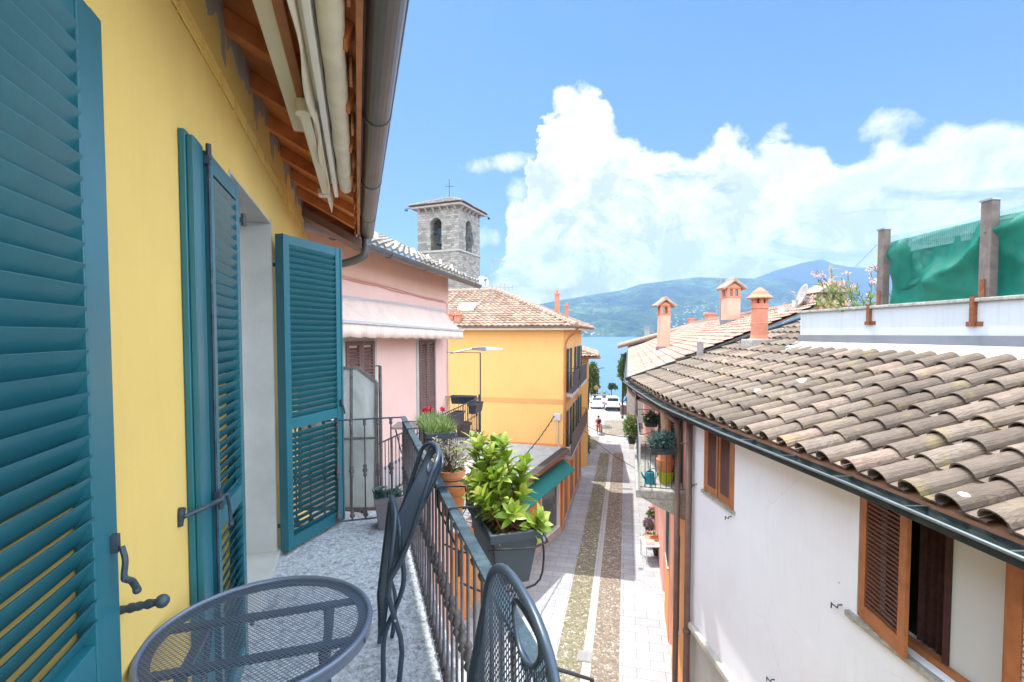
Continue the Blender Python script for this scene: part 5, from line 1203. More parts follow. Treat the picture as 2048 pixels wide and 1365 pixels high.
# ================================================================== SALMON ROOFED HOUSE
E_ = thing('salmon_roofed_house', 'long pink house under a salmon tiled roof along the right of the street', 'house', FE(18, -3, -EYE))
wl = MB(FE); walls(wl, .02, 36.5, -EYE, -1.7, 0, -.4, [(1.2, 2.3, -3.5, -1.95), (3.4, 4.2, -9.4, -7.2), (6.3, 7.3, -9.4, -7.2), (10.5, 11.5, -9.4, -7.1), (6.2, 7.1, -5.3, -3.6), (13, 13.9, -5.3, -3.6)]); wl.box(36.1, -8, -EYE, 36.5, -.4, -1.7); build(wl, 'wall', 'pink_stucco', E_)
m_ = MB(FE); m_.box(.02, .001, -EYE, 3.2, .02, -4.0); m_.box(4.4, .001, -EYE, 6.1, .02, -4.0); build(m_, 'orange_render', 'orange_stucco', E_)
EO = Vector((3.86, 15.98, EYE-1.50)); EU = Vector((7.24, 30.0, 0)); EW = Vector((6.2, -.2, 2.5))
tile_sheet('roof', 'tile_salmon', E_, EO, EU, EW, 112, 20, .035, .045, 4, jit=.012)
rt = MB(); ridge_tiles(rt, EO+EW+Vector((0, 0, .05)), EO+EW+EU+Vector((0, 0, .05)), .13); build(rt, 'ridge_tiles', 'tile_salmon', E_)
m_ = MB(); a = EO-Vector((0, 0, .06)); 
m_.hexa(*[tuple(v_) for v_ in (a-Vector((0, 0, .05)), a+EU-Vector((0, 0, .05)), a+EU+EW-Vector((0, 0, .05)), a+EW-Vector((0, 0, .05)), a, a+EU, a+EU+EW, a+EW)]); build(m_, 'roof_deck', 'brown_shutter', E_)
gt = MB(); gutter(gt, EO+Vector((-.06, .05, -.05)), EO+EU+Vector((-.06, 0, -.05)), .075); build(gt, 'gutter', 'gutter_pale', E_)
dp = MB(); dp.tube(smooth_path([tuple(on_y(1262, 757, 15.9)), tuple(on_y(1258, 776, 15.8)), tuple(on_y(1270, 792, 15.2)), tuple(on_y(1310, 815, 12.5)), tuple(on_y(1345, 838, 10.75)), tuple(on_y(1354, 850, 10.55)), tuple(on_y(1356, 900, 10.5))]), .06, 10); dp.tube([tuple(on_y(1356, 895, 10.5)), tuple(on_y(1356, 895, 10.5)-Vector((0, 0, 9.4-2.4)))], .06, 10); build(dp, 'downpipe', 'pipe_brown', E_, smooth=True)
window(E_, FE, 1.25, 2.1, -7.2, -4.9, sh='green_shutter', sw=.1); window(E_, FE, 4.6, 5.5, -7.2, -4.9, sh='green_shutter', sw=.1)
dp = MB(); x, y, z = FD(10.12, .10, 0); dp.tube([(x, y, EYE-1.66), (x, y, .1)], .065, 10); dp.tube([(x, y, EYE-6.3), (x, y, EYE-6.4)], .08, 10); build(dp, 'downpipe', 'pipe_brown', D, smooth=True)
EP = (EO, EO+EU, EO+EW)
def gable_chimney(px, py, w_, d_, h_, nop, label=None, hood=.62, parent=E_):
    p = roofz(px, py, *EP); x, y, z = p; t = MB(); t.box(x-w_/2, y-d_/2, z-.6, x+w_/2, y+d_/2, z+h_)
    c = build(t, 'chimney', 'chimney_stucco', parent, bevel=.01)
    t = MB(); z1 = z+h_; t.box(x-w_/2-.04, y-d_/2-.04, z1, x+w_/2+.04, y+d_/2+.04, z1+.06)
    n_ = nop+1
    for i in range(n_):
        a = x-w_/2+(w_-.14)*i/(n_-1)
        for yy in (y-d_/2, y+d_/2-.14): t.box(a, yy, z1+.06, a+.14, yy+.14, z1+.42)
    t.box(x-w_/2, y-d_/2, z1+.42, x+w_/2, y+d_/2, z1+.48); e = .02
    t.ext([(x-w_/2-.05, y-d_/2-.05, z1+.48), (x+w_/2+.05, y-d_/2-.05, z1+.48), (x, y-d_/2-.05, z1+.48+w_*.33)], (0, d_+.1, 0)); build(t, 'hood', 'chimney_terracotta', c)
    t = MB(); rh = w_*.38+.1
    for sg in (-1, 1):
        a = Vector((x+sg*(w_/2+.24), 0, z1+.44)); b_ = Vector((x, 0, z1+.52+rh))
        for k in range(5):
            yy = y-d_/2-.12+(d_+.24)*k/4.999+.03; t.tube([(a.x, yy, a.z), (b_.x, yy, b_.z)], [.085, .07], 7)
    t.tube([(x, y-d_/2-.16, z1+.55+rh), (x, y+d_/2+.16, z1+.55+rh)], .09, 8); build(t, 'cap_tiles', 'tile_red', c)
    t = MB(); t.box(x-w_/2-.05, y-d_/2-.05, z-.3, x+w_/2+.05, y+d_/2+.05, z+.12); build(t, 'base_flashing', 'flashing', c)
    return c
c = gable_chimney(1327, 698, .52, .5, 1.75, 1); c['label'] = 'slender chimney with gabled hood and one opening'
c = gable_chimney(1461, 645, .68, .68, 1.25, 2); c['label'] = 'broad chimney with gabled hood and two openings'
p = roofz(1400, 706, *EP); m_ = MB(); m_.tube([tuple(p-Vector((0, 0, .3))), tuple(p+Vector((0, 0, .32)))], .1, 10); m_.lathe([(.14, p.z+.38), (.02, p.z+.46)], p.x, p.y, 10); build(m_, 'vent_pipe', 'chimney_grey', E_)
p = on_y(1426, 640, 41); 
antenna(tuple(on_y(1440, 640, 26)), 2.2, 'thin antenna mast behind the broad chimney', ((.97, .15, 2),), 2.9)
# round terracotta chimney on the white house's roof
DP = ((3.4, 8, EYE-1.5), (3.4, 14, EYE-1.5), (6.4, 8, EYE-1.5+3*SLP))
p = roofz(1518, 683, *DP); x, y, z = p; m_ = MB(); k = .95
m_.lathe([(.30, z-.3), (.30, z+.02), (.24, z+.1), (.22, z+.18), (.225, z+.50), (.235, z+.51), (.22, z+.53), (.21, z+.92), (.23, z+.94), (.23, z+1.08)], x, y, 20)
cc = build(m_, 'chimney', 'chimney_terracotta', D, smooth=False); cc['label'] = 'round terracotta chimney pot with conical hat'
m_ = MB()
for i in range(6): t = i*math.pi/3+.3; m_.box(x+.17*math.cos(t)-.04, y+.17*math.sin(t)-.04, z+1.08, x+.17*math.cos(t)+.04, y+.17*math.sin(t)+.04, z+1.24)
m_.lathe([(.34, z+1.22), (.35, z+1.25), (.26, z+1.33), (.24, z+1.34), (.20, z+1.42), (.17, z+1.43), (.10, z+1.5), (.03, z+1.54)], x, y, 20); build(m_, 'hat', 'chimney_terracotta', cc)
m_ = MB(); m_.box(x-.36, y-.36, z-.5, x+.36, y+.36, z+.06); build(m_, 'base_flashing', 'coping_stone', cc, bevel=.03)
# far right chimney cluster, dish and mast
p = on_y(1652, 618, 17.5); m_ = MB(); x, y, z = p; m_.box(x-.5, y-.4, z-1, x+.5, y+.4, z+.2); c = build(m_, 'chimney', 'chimney_terracotta', E_); c['label'] = 'tiled chimney beside the oleander bush'
m_ = MB()
for i in range(4): m_.box(x-.5+i*.28, y-.4, z+.2, x-.36+i*.28, y+.4, z+.55)
m_.ext([(x-.65, y-.55, z+.55), (x+.65, y-.55, z+.55), (x, y-.55, z+.95)], (0, 1.1, 0)); build(m_, 'hood', 'tile_red', c)
dish(tuple(on_y(1608, 592, 17)), .38, R(170), R(18), 'brown satellite dish by the tiled chimney near the oleander', 'chimney_grey')
antenna(tuple(on_y(1659, 590, 18)), 1.1, 'short cross shaped antenna above the oleander', ((.85, .2, 3), (.6, .2, 2)), .3)
m_ = MB(); p = on_y(1590, 615, 17.3); m_.box(p.x-.5, p.y-.2, p.z-.3, p.x+.2, p.y+.2, p.z+.02); m_.tube([tuple(p), tuple(p+Vector((0, 0, .25)))], .1, 8); build(m_, 'ridge_vent', 'cornice_stone', E_)
# ================================================================== HOUSE BEHIND
F_ = thing('far_tiled_house', 'far house with mossy tile roof between the salmon roof and the lake', 'house', (14, 50, 0))
o0 = Vector((10.6, 48.5, EYE-1.25)); U = Vector((3.0, 12., 0)); Wd = Vector((9.2, -2.2, 2.75))
tile_sheet('roof', 'tile_red', F_, o0, U, Wd, 40, 24, .10, .07, 4)
rt = MB(); ridge_tiles(rt, o0+Wd, o0+U+Wd, .16); ridge_tiles(rt, o0+Vector((0, 0, .05)), o0+Wd, .15, .45); build(rt, 'ridge_tiles', 'tile_red', F_)
m_ = MB(); a = o0-Vector((0, 0, .1)); m_.hexa(*[tuple(v_) for v_ in (a-Vector((0, 0, .15)), a+U-Vector((0, 0, .15)), a+U+Wd-Vector((0, 0, .15)), a+Wd-Vector((0, 0, .15)), a, a+U, a+U+Wd, a+Wd)]); build(m_, 'roof_deck', 'brown_shutter', F_)
m_ = MB(); m_.add([(11.6, 48.6, 0), (19.6, 46.8, 0), (22.5, 59.6, 0), (14.4, 60, 0)]+[(11.6, 48.6, EYE-1.35), (19.6, 46.8, EYE+.8), (22.5, 59.6, EYE+.8), (14.4, 60, EYE-1.35)], [(0, 1, 5, 4), (1, 2, 6, 5), (2, 3, 7, 6), (3, 0, 4, 7), (4, 5, 6, 7)]); build(m_, 'wall', 'pale_plaster', F_)
FPl = (o0, o0+U, o0+Wd); p = roofz(1294, 668, *FPl); x, y, z = p; m_ = MB(); m_.box(x-.45, y-.4, z-.8, x+.45, y+.4, z+.9)
for i in range(3): m_.box(x-.5, y-.45, z+.98+i*.22, x+.5, y+.45, z+1.1+i*.22); m_.box(x-.35, y-.3, z+.88+i*.22, x+.35, y+.3, z+1.0+i*.22)
c = build(m_, 'chimney', 'chimney_grey', F_)
for px, py in ((1382, 648), (1420, 645)):
    p = roofz(px, py, *FPl); m_ = MB(); m_.box(p.x-.3, p.y-.3, p.z-.4, p.x+.3, p.y+.3, p.z+.6); m_.box(p.x-.4, p.y-.4, p.z+.6, p.x+.4, p.y+.4, p.z+.75); build(m_, 'chimney', 'chimney_terracotta', F_)
# ================================================================== BALCONY FURNITURE
FZ = -1.62
def trough(name, label, F, s0, s1, o0, o1, zb, zt, mt='planter_dark', group=None, root=None, tp=.03, soil='soil'):
    """rectangular tapered planter with rolled rim; returns the thing"""
    t = root or thing(name, label, 'planter', F((s0+s1)/2, (o0+o1)/2, zb), 0, group)
    m_ = MB(F); w_ = .008; T = zt-.0
    def ring(i, z): return [(s0+i, o0+i, z), (s1-i, o0+i, z), (s1-i, o1-i, z), (s0+i, o1-i, z)]
    rs = [ring(tp, zb), ring(.012, zt-.045), ring(.010, zt-.04), ring(-.004, zt-.038), ring(-.004, zt), ring(.012, zt), ring(.018, zt-.05), ring(.02, zt-.09)]
    vs = [p for r_ in rs for p in r_]; fs = [(0, 3, 2, 1)]
    for i in range(len(rs)-1):
        for k in range(4): fs.append((i*4+k, i*4+(k+1) % 4, (i+1)*4+(k+1) % 4, (i+1)*4+k))
    m_.add(vs, fs); b_ = build(m_, 'trough', mt, t, bevel=.004)
    if soil:
        m_ = MB(F); z = zt-.045; n_ = 12; vs = []
        for i in range(n_+1):
            for j in range(n_+1): vs.append((s0+.014+(s1-s0-.028)*i/n_, o0+.014+(o1-o0-.028)*j/n_, z+random.uniform(-.008, .012)))
        m_.add(vs, [(i*(n_+1)+j, i*(n_+1)+j+1, (i+1)*(n_+1)+j+1, (i+1)*(n_+1)+j) for i in range(n_) for j in range(n_)]); build(m_, 'soil', soil, t)
    return t
def wire(pts, parent, r=.0045, F=FH, name='wire_bracket'):
    m_ = MB(F); m_.tube(pts, r, 6); return build(m_, name, 'black_cable', parent, smooth=True)
# big trough with a leafy shrub, hung outside the railing
def hm(px, py, z): s_, o_, _ = so(on_z(px, py, z), FH); return s_, o_
a0 = hm(985, 1072, -.80); a1 = hm(938, 1003, -.80); a2 = hm(1085, 1080, -.80)
s0, s1 = a0[0]-.02, a1[0]+.01; o0, o1 = .485, .70
T1 = trough('planter', 'dark trough with leafy yellow green shrub hung outside the railing', FH, s0, s1, o0, o1, -1.02, -.79, tp=.04)
for s_ in (s0+.12, s0+.40):
    wire([(s_, .34, -.74), (s_, .345, -.709), (s_, .39, -.707), (s_, .47, -.715), (s_, .48, -.80)], T1)
    wire([(s_+.01, .34, -.74), (s_+.01, .342, -.80), (s_+.01, .385, -.90), (s_+.01, .385, -1.0)], T1)
wire(smooth_path([(s0-.012, .47, -.84), (s0-.012, .72, -.84), (s1+.012, .72, -.84), (s1+.012, .47, -.84)], 3), T1)
for s_ in (s0+.08, s0+.45):
    wire(smooth_path([(s_, .725, -.83), (s_, .74, -.95), (s_, .70, -1.06), (s_, .50, -1.06), (s_, .38, -1.0)], 4), T1)
st = MB(FH); lf = MB()
def whorl(c, d, n, L, W, spread=1.0):
    d = Vector(d).normalized(); u = d.cross(Vector((.3, .2, 1))).normalized(); w_ = u.cross(d)
    for i in range(n):
        a = i*2.4+random.uniform(-.3, .3); k = (i/n); e = (u*math.cos(a)+w_*math.sin(a))*spread*(1.15-k*.75)+d*(.25+k*.9)+Vector((0, 0, .12))
        lf.blade(Vector(c)-d*(.05*(1-k)), e, L*random.uniform(.75, 1.15)*(1.1-.35*k), W*random.uniform(.8, 1.15), up=d, bend=random.uniform(.1, .45), fold=.12, n=5)
for k in range(27):
    s_ = random.uniform(s0+.05, s1-.07); o_ = random.uniform(o0+.05, o1-.04); zz = random.choice([.08, .12, .16, .20, .24, .28, .31])*random.uniform(.85, 1.12); tx = random.uniform(-.06, .11); ty = random.uniform(-.10, .10)
    if k > 24: tx = -.04; ty = .04; zz = .05+.02*(k-24); s_ = s0+.05; o_ = o1-.05
    pts = [(s_, o_, -.84), (s_+tx*.3, o_+ty*.3, -.84+zz*.4), (s_+tx*.6, o_+ty*.7, -.84+zz*.75), (s_+tx, o_+ty, -.84+zz)]
    st.tube(pts, [.0045, .004, .0035, .0025], 6)
    P = [Vector(FH(*p)) for p in pts]
    whorl(P[3], P[3]-P[2], 12, .075, .034)
    if zz > .12: whorl(P[2], P[3]-P[1], 7, .07, .03, 1.3)
    if zz > .2: whorl(P[1]*.4+P[2]*.6, P[2]-P[1], 4, .075, .03, 1.5)
for tx, L_ in (((2.5), .33), (1.9, .31)):       # two taller shoots at the back
    s_ = s1-.14 if tx > 2 else s0+.32; q0 = (s_, o0+.06 if tx > 2 else o1-.06, -.84); q1 = (s_+.10, q0[1]-.02, -.84+L_); st.tube([q0, ((q0[0]+q1[0])/2, (q0[1]+q1[1])/2+.01, -.84+L_*.5), q1], [.005, .004, .003], 6)
    P1 = Vector(FH(*q1)); whorl(P1, (.0, .1, 1), 14, .10, .034); whorl(P1-Vector((0, 0, .07)), (0, .1, 1), 9, .10, .034, 1.2); whorl(P1-Vector((0, 0, .15)), (0, 0, 1), 6, .09, .03, 1.3)
build(st, 'stems', 'stem_brown', T1, smooth=True); build(lf, 'leaves', 'leaf_bright', T1, smooth=False)
dl = MB()
for i in range(70): dl.blade(FH(random.uniform(s0+.03, s1-.03), random.uniform(o0+.03, o1-.03), -.825), (random.uniform(-1, 1), random.uniform(-1, 1), .1), .05, .012, n=3)
build(dl, 'fallen_leaves', 'dry_leaf', T1)
# shoot at the bottom edge of the picture (planter outside the railing close to the camera)
T2 = trough('planter', 'dark trough with a single green shoot hung low outside the railing below the near chair', FH, .55, 1.02, .485, .70, -1.27, -1.04)
st = MB(FH); lf = MB(); q = so(on_z(1222, 1372, -.86), FH); st.tube([(q[0], .60, -1.1), (q[0], q[1], -.90)], .004, 5); build(st, 'stem', 'stem_green', T2)
P1 = Vector(FH(q[0], q[1], -.885)); whorl(P1, (0, 0, 1), 7, .06, .022, .9); build(lf, 'leaves', 'leaf_bright', T2)
for s_ in (.65, .92): wire([(s_, .34, -.74), (s_, .345, -.709), (s_, .39, -.707), (s_, .475, -.75), (s_, .48, -1.06)], T2)
# terracotta pots with white twiggy succulent
q = hm(902, 940, -.76); T3 = thing('flower_pot', 'terracotta pot of pale leaved twiggy succulent in wire ring outside the railing', 'plant pot', FH(q[0], q[1], -1.05))
PX, PY, _ = FH(q[0], q[1], 0); z = EYE
m_ = MB(); m_.lathe([(.048, z-.90), (.072, z-.80), (.073, z-.795), (.080, z-.79), (.083, z-.755), (.076, z-.755), (.072, z-.78), (.02, z-.785)], PX, PY, 28); build(m_, 'pot', 'terracotta', T3, smooth=False)
m_ = MB(); m_.lathe([(.05, z-1.02), (.072, z-.90), (.073, z-.895), (.078, z-.89), (.080, z-.862), (.074, z-.862)], PX+.01, PY+.01, 28); build(m_, 'outer_pot', 'terracotta_old', T3)
m_ = MB(); m_.lathe([(.071, z-.782), (.06, z-.772), (.03, z-.765), (.005, z-.762)], PX, PY, 16); build(m_, 'moss_top', 'moss', T3)
m_ = MB(); m_.tube([(PX+.092*math.cos(t), PY+.092*math.sin(t), z-.80) for t in [i*math.pi/12 for i in range(24)]], .003, 6, close=True)
m_.tube([(PX+.092, PY, z-.80), (PX+.09, PY, z-.97), (PX+.06, PY, z-1.02)], .003, 5); m_.tube([(PX-.09, PY-.02, z-.80), tuple(FH(q[0]-.02, RB, -.71)), tuple(FH(q[0]-.02, RB-.03, -.72))], .003, 5); m_.tube([(PX-.05, PY+.07, z-.80), tuple(FH(q[0]+.1, RB, -.71)), tuple(FH(q[0]+.1, RB-.03, -.72))], .003, 5); build(m_, 'wire_ring', 'black_cable', T3)
st = MB(); lf = MB()
for k in range(34):
    p = Vector((PX+random.uniform(-.03, .03), PY+random.uniform(-.03, .03), z-.77)); d = (Vector((random.uniform(-1, 1), random.uniform(-1, 1), random.uniform(.35, 1.1)))).normalized()
    L_ = random.uniform(.10, .17); mid = p+d*L_*.5+rvec()*.012; e = p+d*L_+rvec()*.01+Vector((0, 0, .01)); st.tube([tuple(p), tuple(mid), tuple(e)], [.0035, .0025, .0015], 5)
    for b_ in range(3):
        e2 = mid.lerp(e, random.random())+(rvec()+d*.7)*.035; st.tube([tuple(mid.lerp(e, .5)), tuple(e2)], .0014, 4)
        for i in range(5): lf.blade(e2+rvec()*.008, rvec()+d*.4, .016, .010, up=rvec(), n=2)
    for i in range(9): lf.blade(mid.lerp(e, random.uniform(.2, 1.05)), rvec()+d*.5, .018, .011, up=rvec(), n=2)
build(st, 'twigs', 'bark', T3); build(lf, 'leaves', 'leaf_silver', T3)
# trough with carnations
q0 = hm(838, 862, -.70); q1 = hm(832, 838, -.70); q2 = hm(893, 860, -.70)
s0, s1 = 3.55, 4.12; o0, o1 = .47, .68
T4 = trough('planter', 'dark trough with grassy carnations and three red blooms at the railing corner', FH, s0, s1, o0, o1, -.95, -.735)
lf = MB(); fl = MB(); st = MB()
for i in range(1500):
    p = Vector(FH(random.uniform(s0+.02, s1-.02), random.uniform(o0+.02, o1-.02), -.79)); lf.blade(p, Vector((random.uniform(-.55, .55), random.uniform(-.55, .55), 1)), random.uniform(.08, .17), .007, n=3, bend=random.uniform(0, .5))
blooms = [(720, 822), (710, 820), (741, 812), (845, 817), (728, 815)]
for px, py in ((848, 823), (861, 819), (885, 820), (852, 821), (857, 823)):
    p = on_y(px, py, 4.15 if px < 880 else 4.0)
    st.tube([tuple(p-Vector((0, 0, .17))), tuple(p)], .003, 5)
    fl = MB()
    for j in range(26): fl.blade(p+rvec()*.006, rvec()+Vector((0, 0, .4)), .026, .02, up=rvec(), n=2)
    build(fl, 'flower', 'flower_red', T4)
build(lf, 'leaves', 'leaf_grass', T4); build(st, 'stems', 'stem_green', T4)
for s_ in (s0+.1, s0+.4): wire([(s_, .34, -.74), (s_, .345, -.709), (s_, .39, -.707), (s_, .46, -.71), (s_, .465, -.80), (s_, .46, -.95), (s_, .6, -.97)], T4)
wire(smooth_path([(s0-.01, .46, -.77), (s0-.01, .695, -.77), (s1+.01, .695, -.77), (s1+.01, .46, -.77)], 3), T4)
# pot on the floor
q = hm(778, 1062, FZ); s_, o_ = q[0]+.1, q[1]
T5 = thing('planter', 'square taupe planter with mixed succulents on the balcony floor', 'planter', FH(s_, o_, FZ))
m_ = MB(FH); rs = []; 
for w_, z_ in ((.078, FZ), (.108, -1.40), (.113, -1.395), (.118, -1.345), (.108, -1.345), (.104, -1.40)): rs += [(s_-w_, o_-w_, z_), (s_+w_, o_-w_, z_), (s_+w_, o_+w_, z_), (s_-w_, o_+w_, z_)]
m_.add(rs, [(3, 2, 1, 0)]+[(i*4+k, i*4+(k+1) % 4, i*4+4+(k+1) % 4, i*4+4+k) for i in range(5) for k in range(4)]); build(m_, 'pot', 'planter_taupe', T5, bevel=.003)
m_ = MB(FH); m_.box(s_-.103, o_-.103, -1.42, s_+.103, o_+.103, -1.385); build(m_, 'soil', 'soil', T5)
lf = MB()
for i in range(420):
    p = Vector(FH(s_+random.uniform(-.1, .1), o_+random.uniform(-.1, .1), -1.37)); lf.blade(p, Vector((random.uniform(-1, 1), random.uniform(-1, 1), .8)), random.uniform(.03, .08), .012, n=2, up=rvec())
for c, h_ in (((-.05, -.08), .10), ((-.02, -.03), .06), ((.0, -.05), .09)):
    cc_ = Vector(FH(s_+c[0], o_+c[1], -1.37+h_)); 
    for i in range(12): a = i*2.4; lf.blade(cc_-Vector((0, 0, .02)), Vector((math.cos(a), math.sin(a), .6)), .055, .024, n=3)
build(lf, 'leaves', 'leaf_blue', T5)

# ---- round mesh table
TA, TB, TZ, TR_ = 1.565, -.28, -.88, .305
T = thing('mesh_table', 'round dark blue metal mesh table standing against the yellow wall', 'table', FH(TA, TB, FZ))
m_ = MB(FH); m_.tube([(TA+TR_*math.cos(t), TB+TR_*math.sin(t), TZ) for t in [2*math.pi*i/72 for i in range(72)]], .009, 10, close=True)
n_ = 72; 
for i in range(n_):
    t0, t1 = 2*math.pi*i/n_, 2*math.pi*(i+1)/n_
    m_.hexa(*[(TA+r_*math.cos(t), TB+r_*math.sin(t), z_) for z_ in (TZ-.028, TZ+.0) for r_, t in ((TR_-.004, t0), (TR_-.004, t1), (TR_+.006, t1), (TR_+.006, t0))])
build(m_, 'rim', 'table_metal', T, smooth=False)
poly = [(TA+(TR_-.004)*math.cos(t), TB+(TR_-.004)*math.sin(t)) for t in [2*math.pi*i/72 for i in range(72)]]
m_ = MB(FH); lattice(m_, poly, .007, [(R(62), .0110), (R(-40), .0110)], (.0021, .0017), lambda x, y, o: (x, y, TZ+.002+o*.6), th=.0007); build(m_, 'mesh_top', 'table_metal', T)
m_ = MB(FH)
for t in (-.11, .11):
    m_.box(TA+t-.014, TB-.29, TZ-.022, TA+t+.014, TB+.29, TZ-.010)
m_.box(TA-.11, TB+.17, TZ-.040, TA+.13, TB+.195, TZ-.023); m_.box(TA-.13, TB-.19, TZ-.040, TA+.13, TB-.165, TZ-.023)
m_.tube([(TA+.24*math.cos(t), TB+.24*math.sin(t), TZ-.006) for t in [2*math.pi*i/40 for i in range(40)]], .005, 6, close=True) if False else None
n_ = 60
for i in range(n_):
    t0, t1 = 2*math.pi*i/n_, 2*math.pi*(i+1)/n_
    m_.hexa(*[(TA+r_*math.cos(t), TB+r_*math.sin(t), z_) for z_ in (TZ-.008, TZ-.004) for r_, t in ((TR_-.035, t0), (TR_-.035, t1), (TR_-.006, t1), (TR_-.006, t0))])
build(m_, 'support_frame', 'chair_metal', T)
for sa, sb in ((1, 1), (1, -1), (-1, 1), (-1, -1)):
    m_ = MB(FH); m_.tube(smooth_path([(TA+sa*.12, TB+sb*.17, TZ-.03), (TA-sa*.02, TB+sb*.18, TZ-.36), (TA-sa*.17, TB+sb*.19, FZ+.012)], 4), .010, 8); m_.box(TA-sa*.17-.012, TB+sb*.19-.012, FZ, TA-sa*.17+.012, TB+sb*.19+.012, FZ+.02); build(m_, 'leg', 'chair_metal', T, smooth=True)
m_ = MB(FH); m_.tube([(TA-.10, TB-.185, TZ-.55), (TA-.10, TB+.185, TZ-.55)], .008, 8); build(m_, 'stretcher', 'chair_metal', T)

# ---- mesh chairs
def mesh_panel(P, outline, hole, name_f, parent, r=.011, pitch=.013):
    """outline / hole: 2d (x along a, y up) lists; P maps to FH coordinates"""
    m_ = MB(FH); m_.tube([P(x, y, 0) for x, y in outline], r, 10, close=False); fr = build(m_, name_f, 'chair_metal', parent, smooth=True)
    if hole: m_ = MB(FH); m_.tube([P(x, y, 0) for x, y in hole], .006, 8, close=True); build(m_, 'handle_rim', 'chair_metal', fr, smooth=True)
    m_ = MB(FH); poly = list(outline)+(list(hole) if False else [])
    if hole:
        # cut the hand hole: mesh polygon minus hole by drawing the two parts either side of its axis
        pl_ = outline+[outline[0]]
        cut = MB(FH)
        segs = MB()
        xs = [p[0] for p in outline]; ys = [p[1] for p in outline]
        class Cap:
            pass
    def inside(x, y, pol):
        ins = False; n = len(pol)
        for i in range(n):
            c, d = pol[i], pol[(i+1) % n]
            if (c[1] > y) != (d[1] > y) and x < (d[0]-c[0])*(y-c[1])/(d[1]-c[1])+c[0]: ins = not ins
        return ins
    xs = [p[0] for p in outline]; ys = [p[1] for p in outline]; cx, cy = (min(xs)+max(xs))/2, (min(ys)+max(ys))/2; L = max(max(xs)-min(xs), max(ys)-min(ys))*.85
    for ai, ang in enumerate((R(58), R(-58))):
        d = (math.cos(ang), math.sin(ang)); nr = (-d[1], d[0]); k = -int(L/pitch)
        while k*pitch < L:
            o = (cx+nr[0]*k*pitch, cy+nr[1]*k*pitch)
            for a, b_ in clip_seg((o[0]-d[0]*L, o[1]-d[1]*L), (o[0]+d[0]*L, o[1]+d[1]*L), outline):
                parts = [(a, b_)]
                if hole:
                    hs = clip_seg(a, b_, hole)
                    for h0, h1 in hs: parts = [(a, h0), (h1, b_)]
                for p0, p1 in parts:
                    if math.hypot(p1[0]-p0[0], p1[1]-p0[1]) < .002: continue
                    hn = (nr[0]*.0015, nr[1]*.0015); z = (ai-.5)*.0016; q4 = [(p0[0]-hn[0], p0[1]-hn[1]), (p0[0]+hn[0], p0[1]+hn[1]), (p1[0]+hn[0], p1[1]+hn[1]), (p1[0]-hn[0], p1[1]-hn[1])]
                    m_.add([P(x, y, z-.0008) for x, y in q4]+[P(x, y, z+.0008) for x, y in q4], [(3, 2, 1, 0), (4, 5, 6, 7), (0, 1, 5, 4), (1, 2, 6, 5), (2, 3, 7, 6), (3, 0, 4, 7)])
            k += 1
    build(m_, 'mesh_panel', 'chair_metal', parent)
def arch(w0, w1, y0, y1, n=18):
    """open outline: up the left side, over a rounded top, down the right"""
    pts = [(-w0, y0)]
    for i in range(n+1):
        t = math.pi*(1-i/n); c = math.cos(t); s_ = math.sin(t)
        pts.append((w1*math.copysign(abs(c)**.8, c), y1-.17+.17*s_**.9))
    pts.append((w0, y0)); return pts
# chair near the camera, open, its back against the railing
CH2 = thing('mesh_chair', 'nearest blue metal mesh chair with hand hole in its back, closest to the camera', 'chair', FH(.99, .12, FZ), 0, 'mesh chairs on the balcony')
ca, cz0, cz1 = .99, -1.17, -.56
def PB2(x, y, o):           # back plane leaning out to the railing
    t = (y-cz0)/(cz1-cz0); return (ca+x, .225+.108*t+.02*math.sin(math.pi*t)-.02*(x/.2)**2*0+o, y)
out = arch(.235, .25, cz0, cz1)
hole = [(-.055+.085*math.cos(t), cz1-.045+.046*math.sin(t)+(.010*math.cos(2*t))) for t in [2*math.pi*i/24 for i in range(24)]]
hole = [(x, y-.02) for x, y in hole]
mesh_panel(PB2, out, hole, 'back_frame', CH2, r=.0110)
m_ = MB(FH)
for sg in (-1, 1): m_.tube(smooth_path([PB2(sg*.205, cz0+.01, 0), (ca+sg*.205, .185, -1.25), (ca+sg*.205, .02, -1.40), (ca+sg*.205, -.14, FZ+.012)], 4), .0115, 8)
build(m_, 'front_legs', 'chair_metal', CH2, smooth=True)
m_ = MB(FH)
for sg in (-1, 1): m_.tube(smooth_path([(ca+sg*.19, -.20, -1.18), (ca+sg*.19, .05, -1.30), (ca+sg*.19, .22, FZ+.012)], 4), .0115, 8)
build(m_, 'rear_legs', 'chair_metal', CH2, smooth=True)
so2 = [(-.18, -.22), (.18, -.22), (.18, .17), (-.18, .17), (-.18, -.22)]
mesh_panel(lambda x, y, o: (ca+x, y, -1.175+o), so2, None, 'seat_frame', CH2, r=.0115, pitch=.0125)
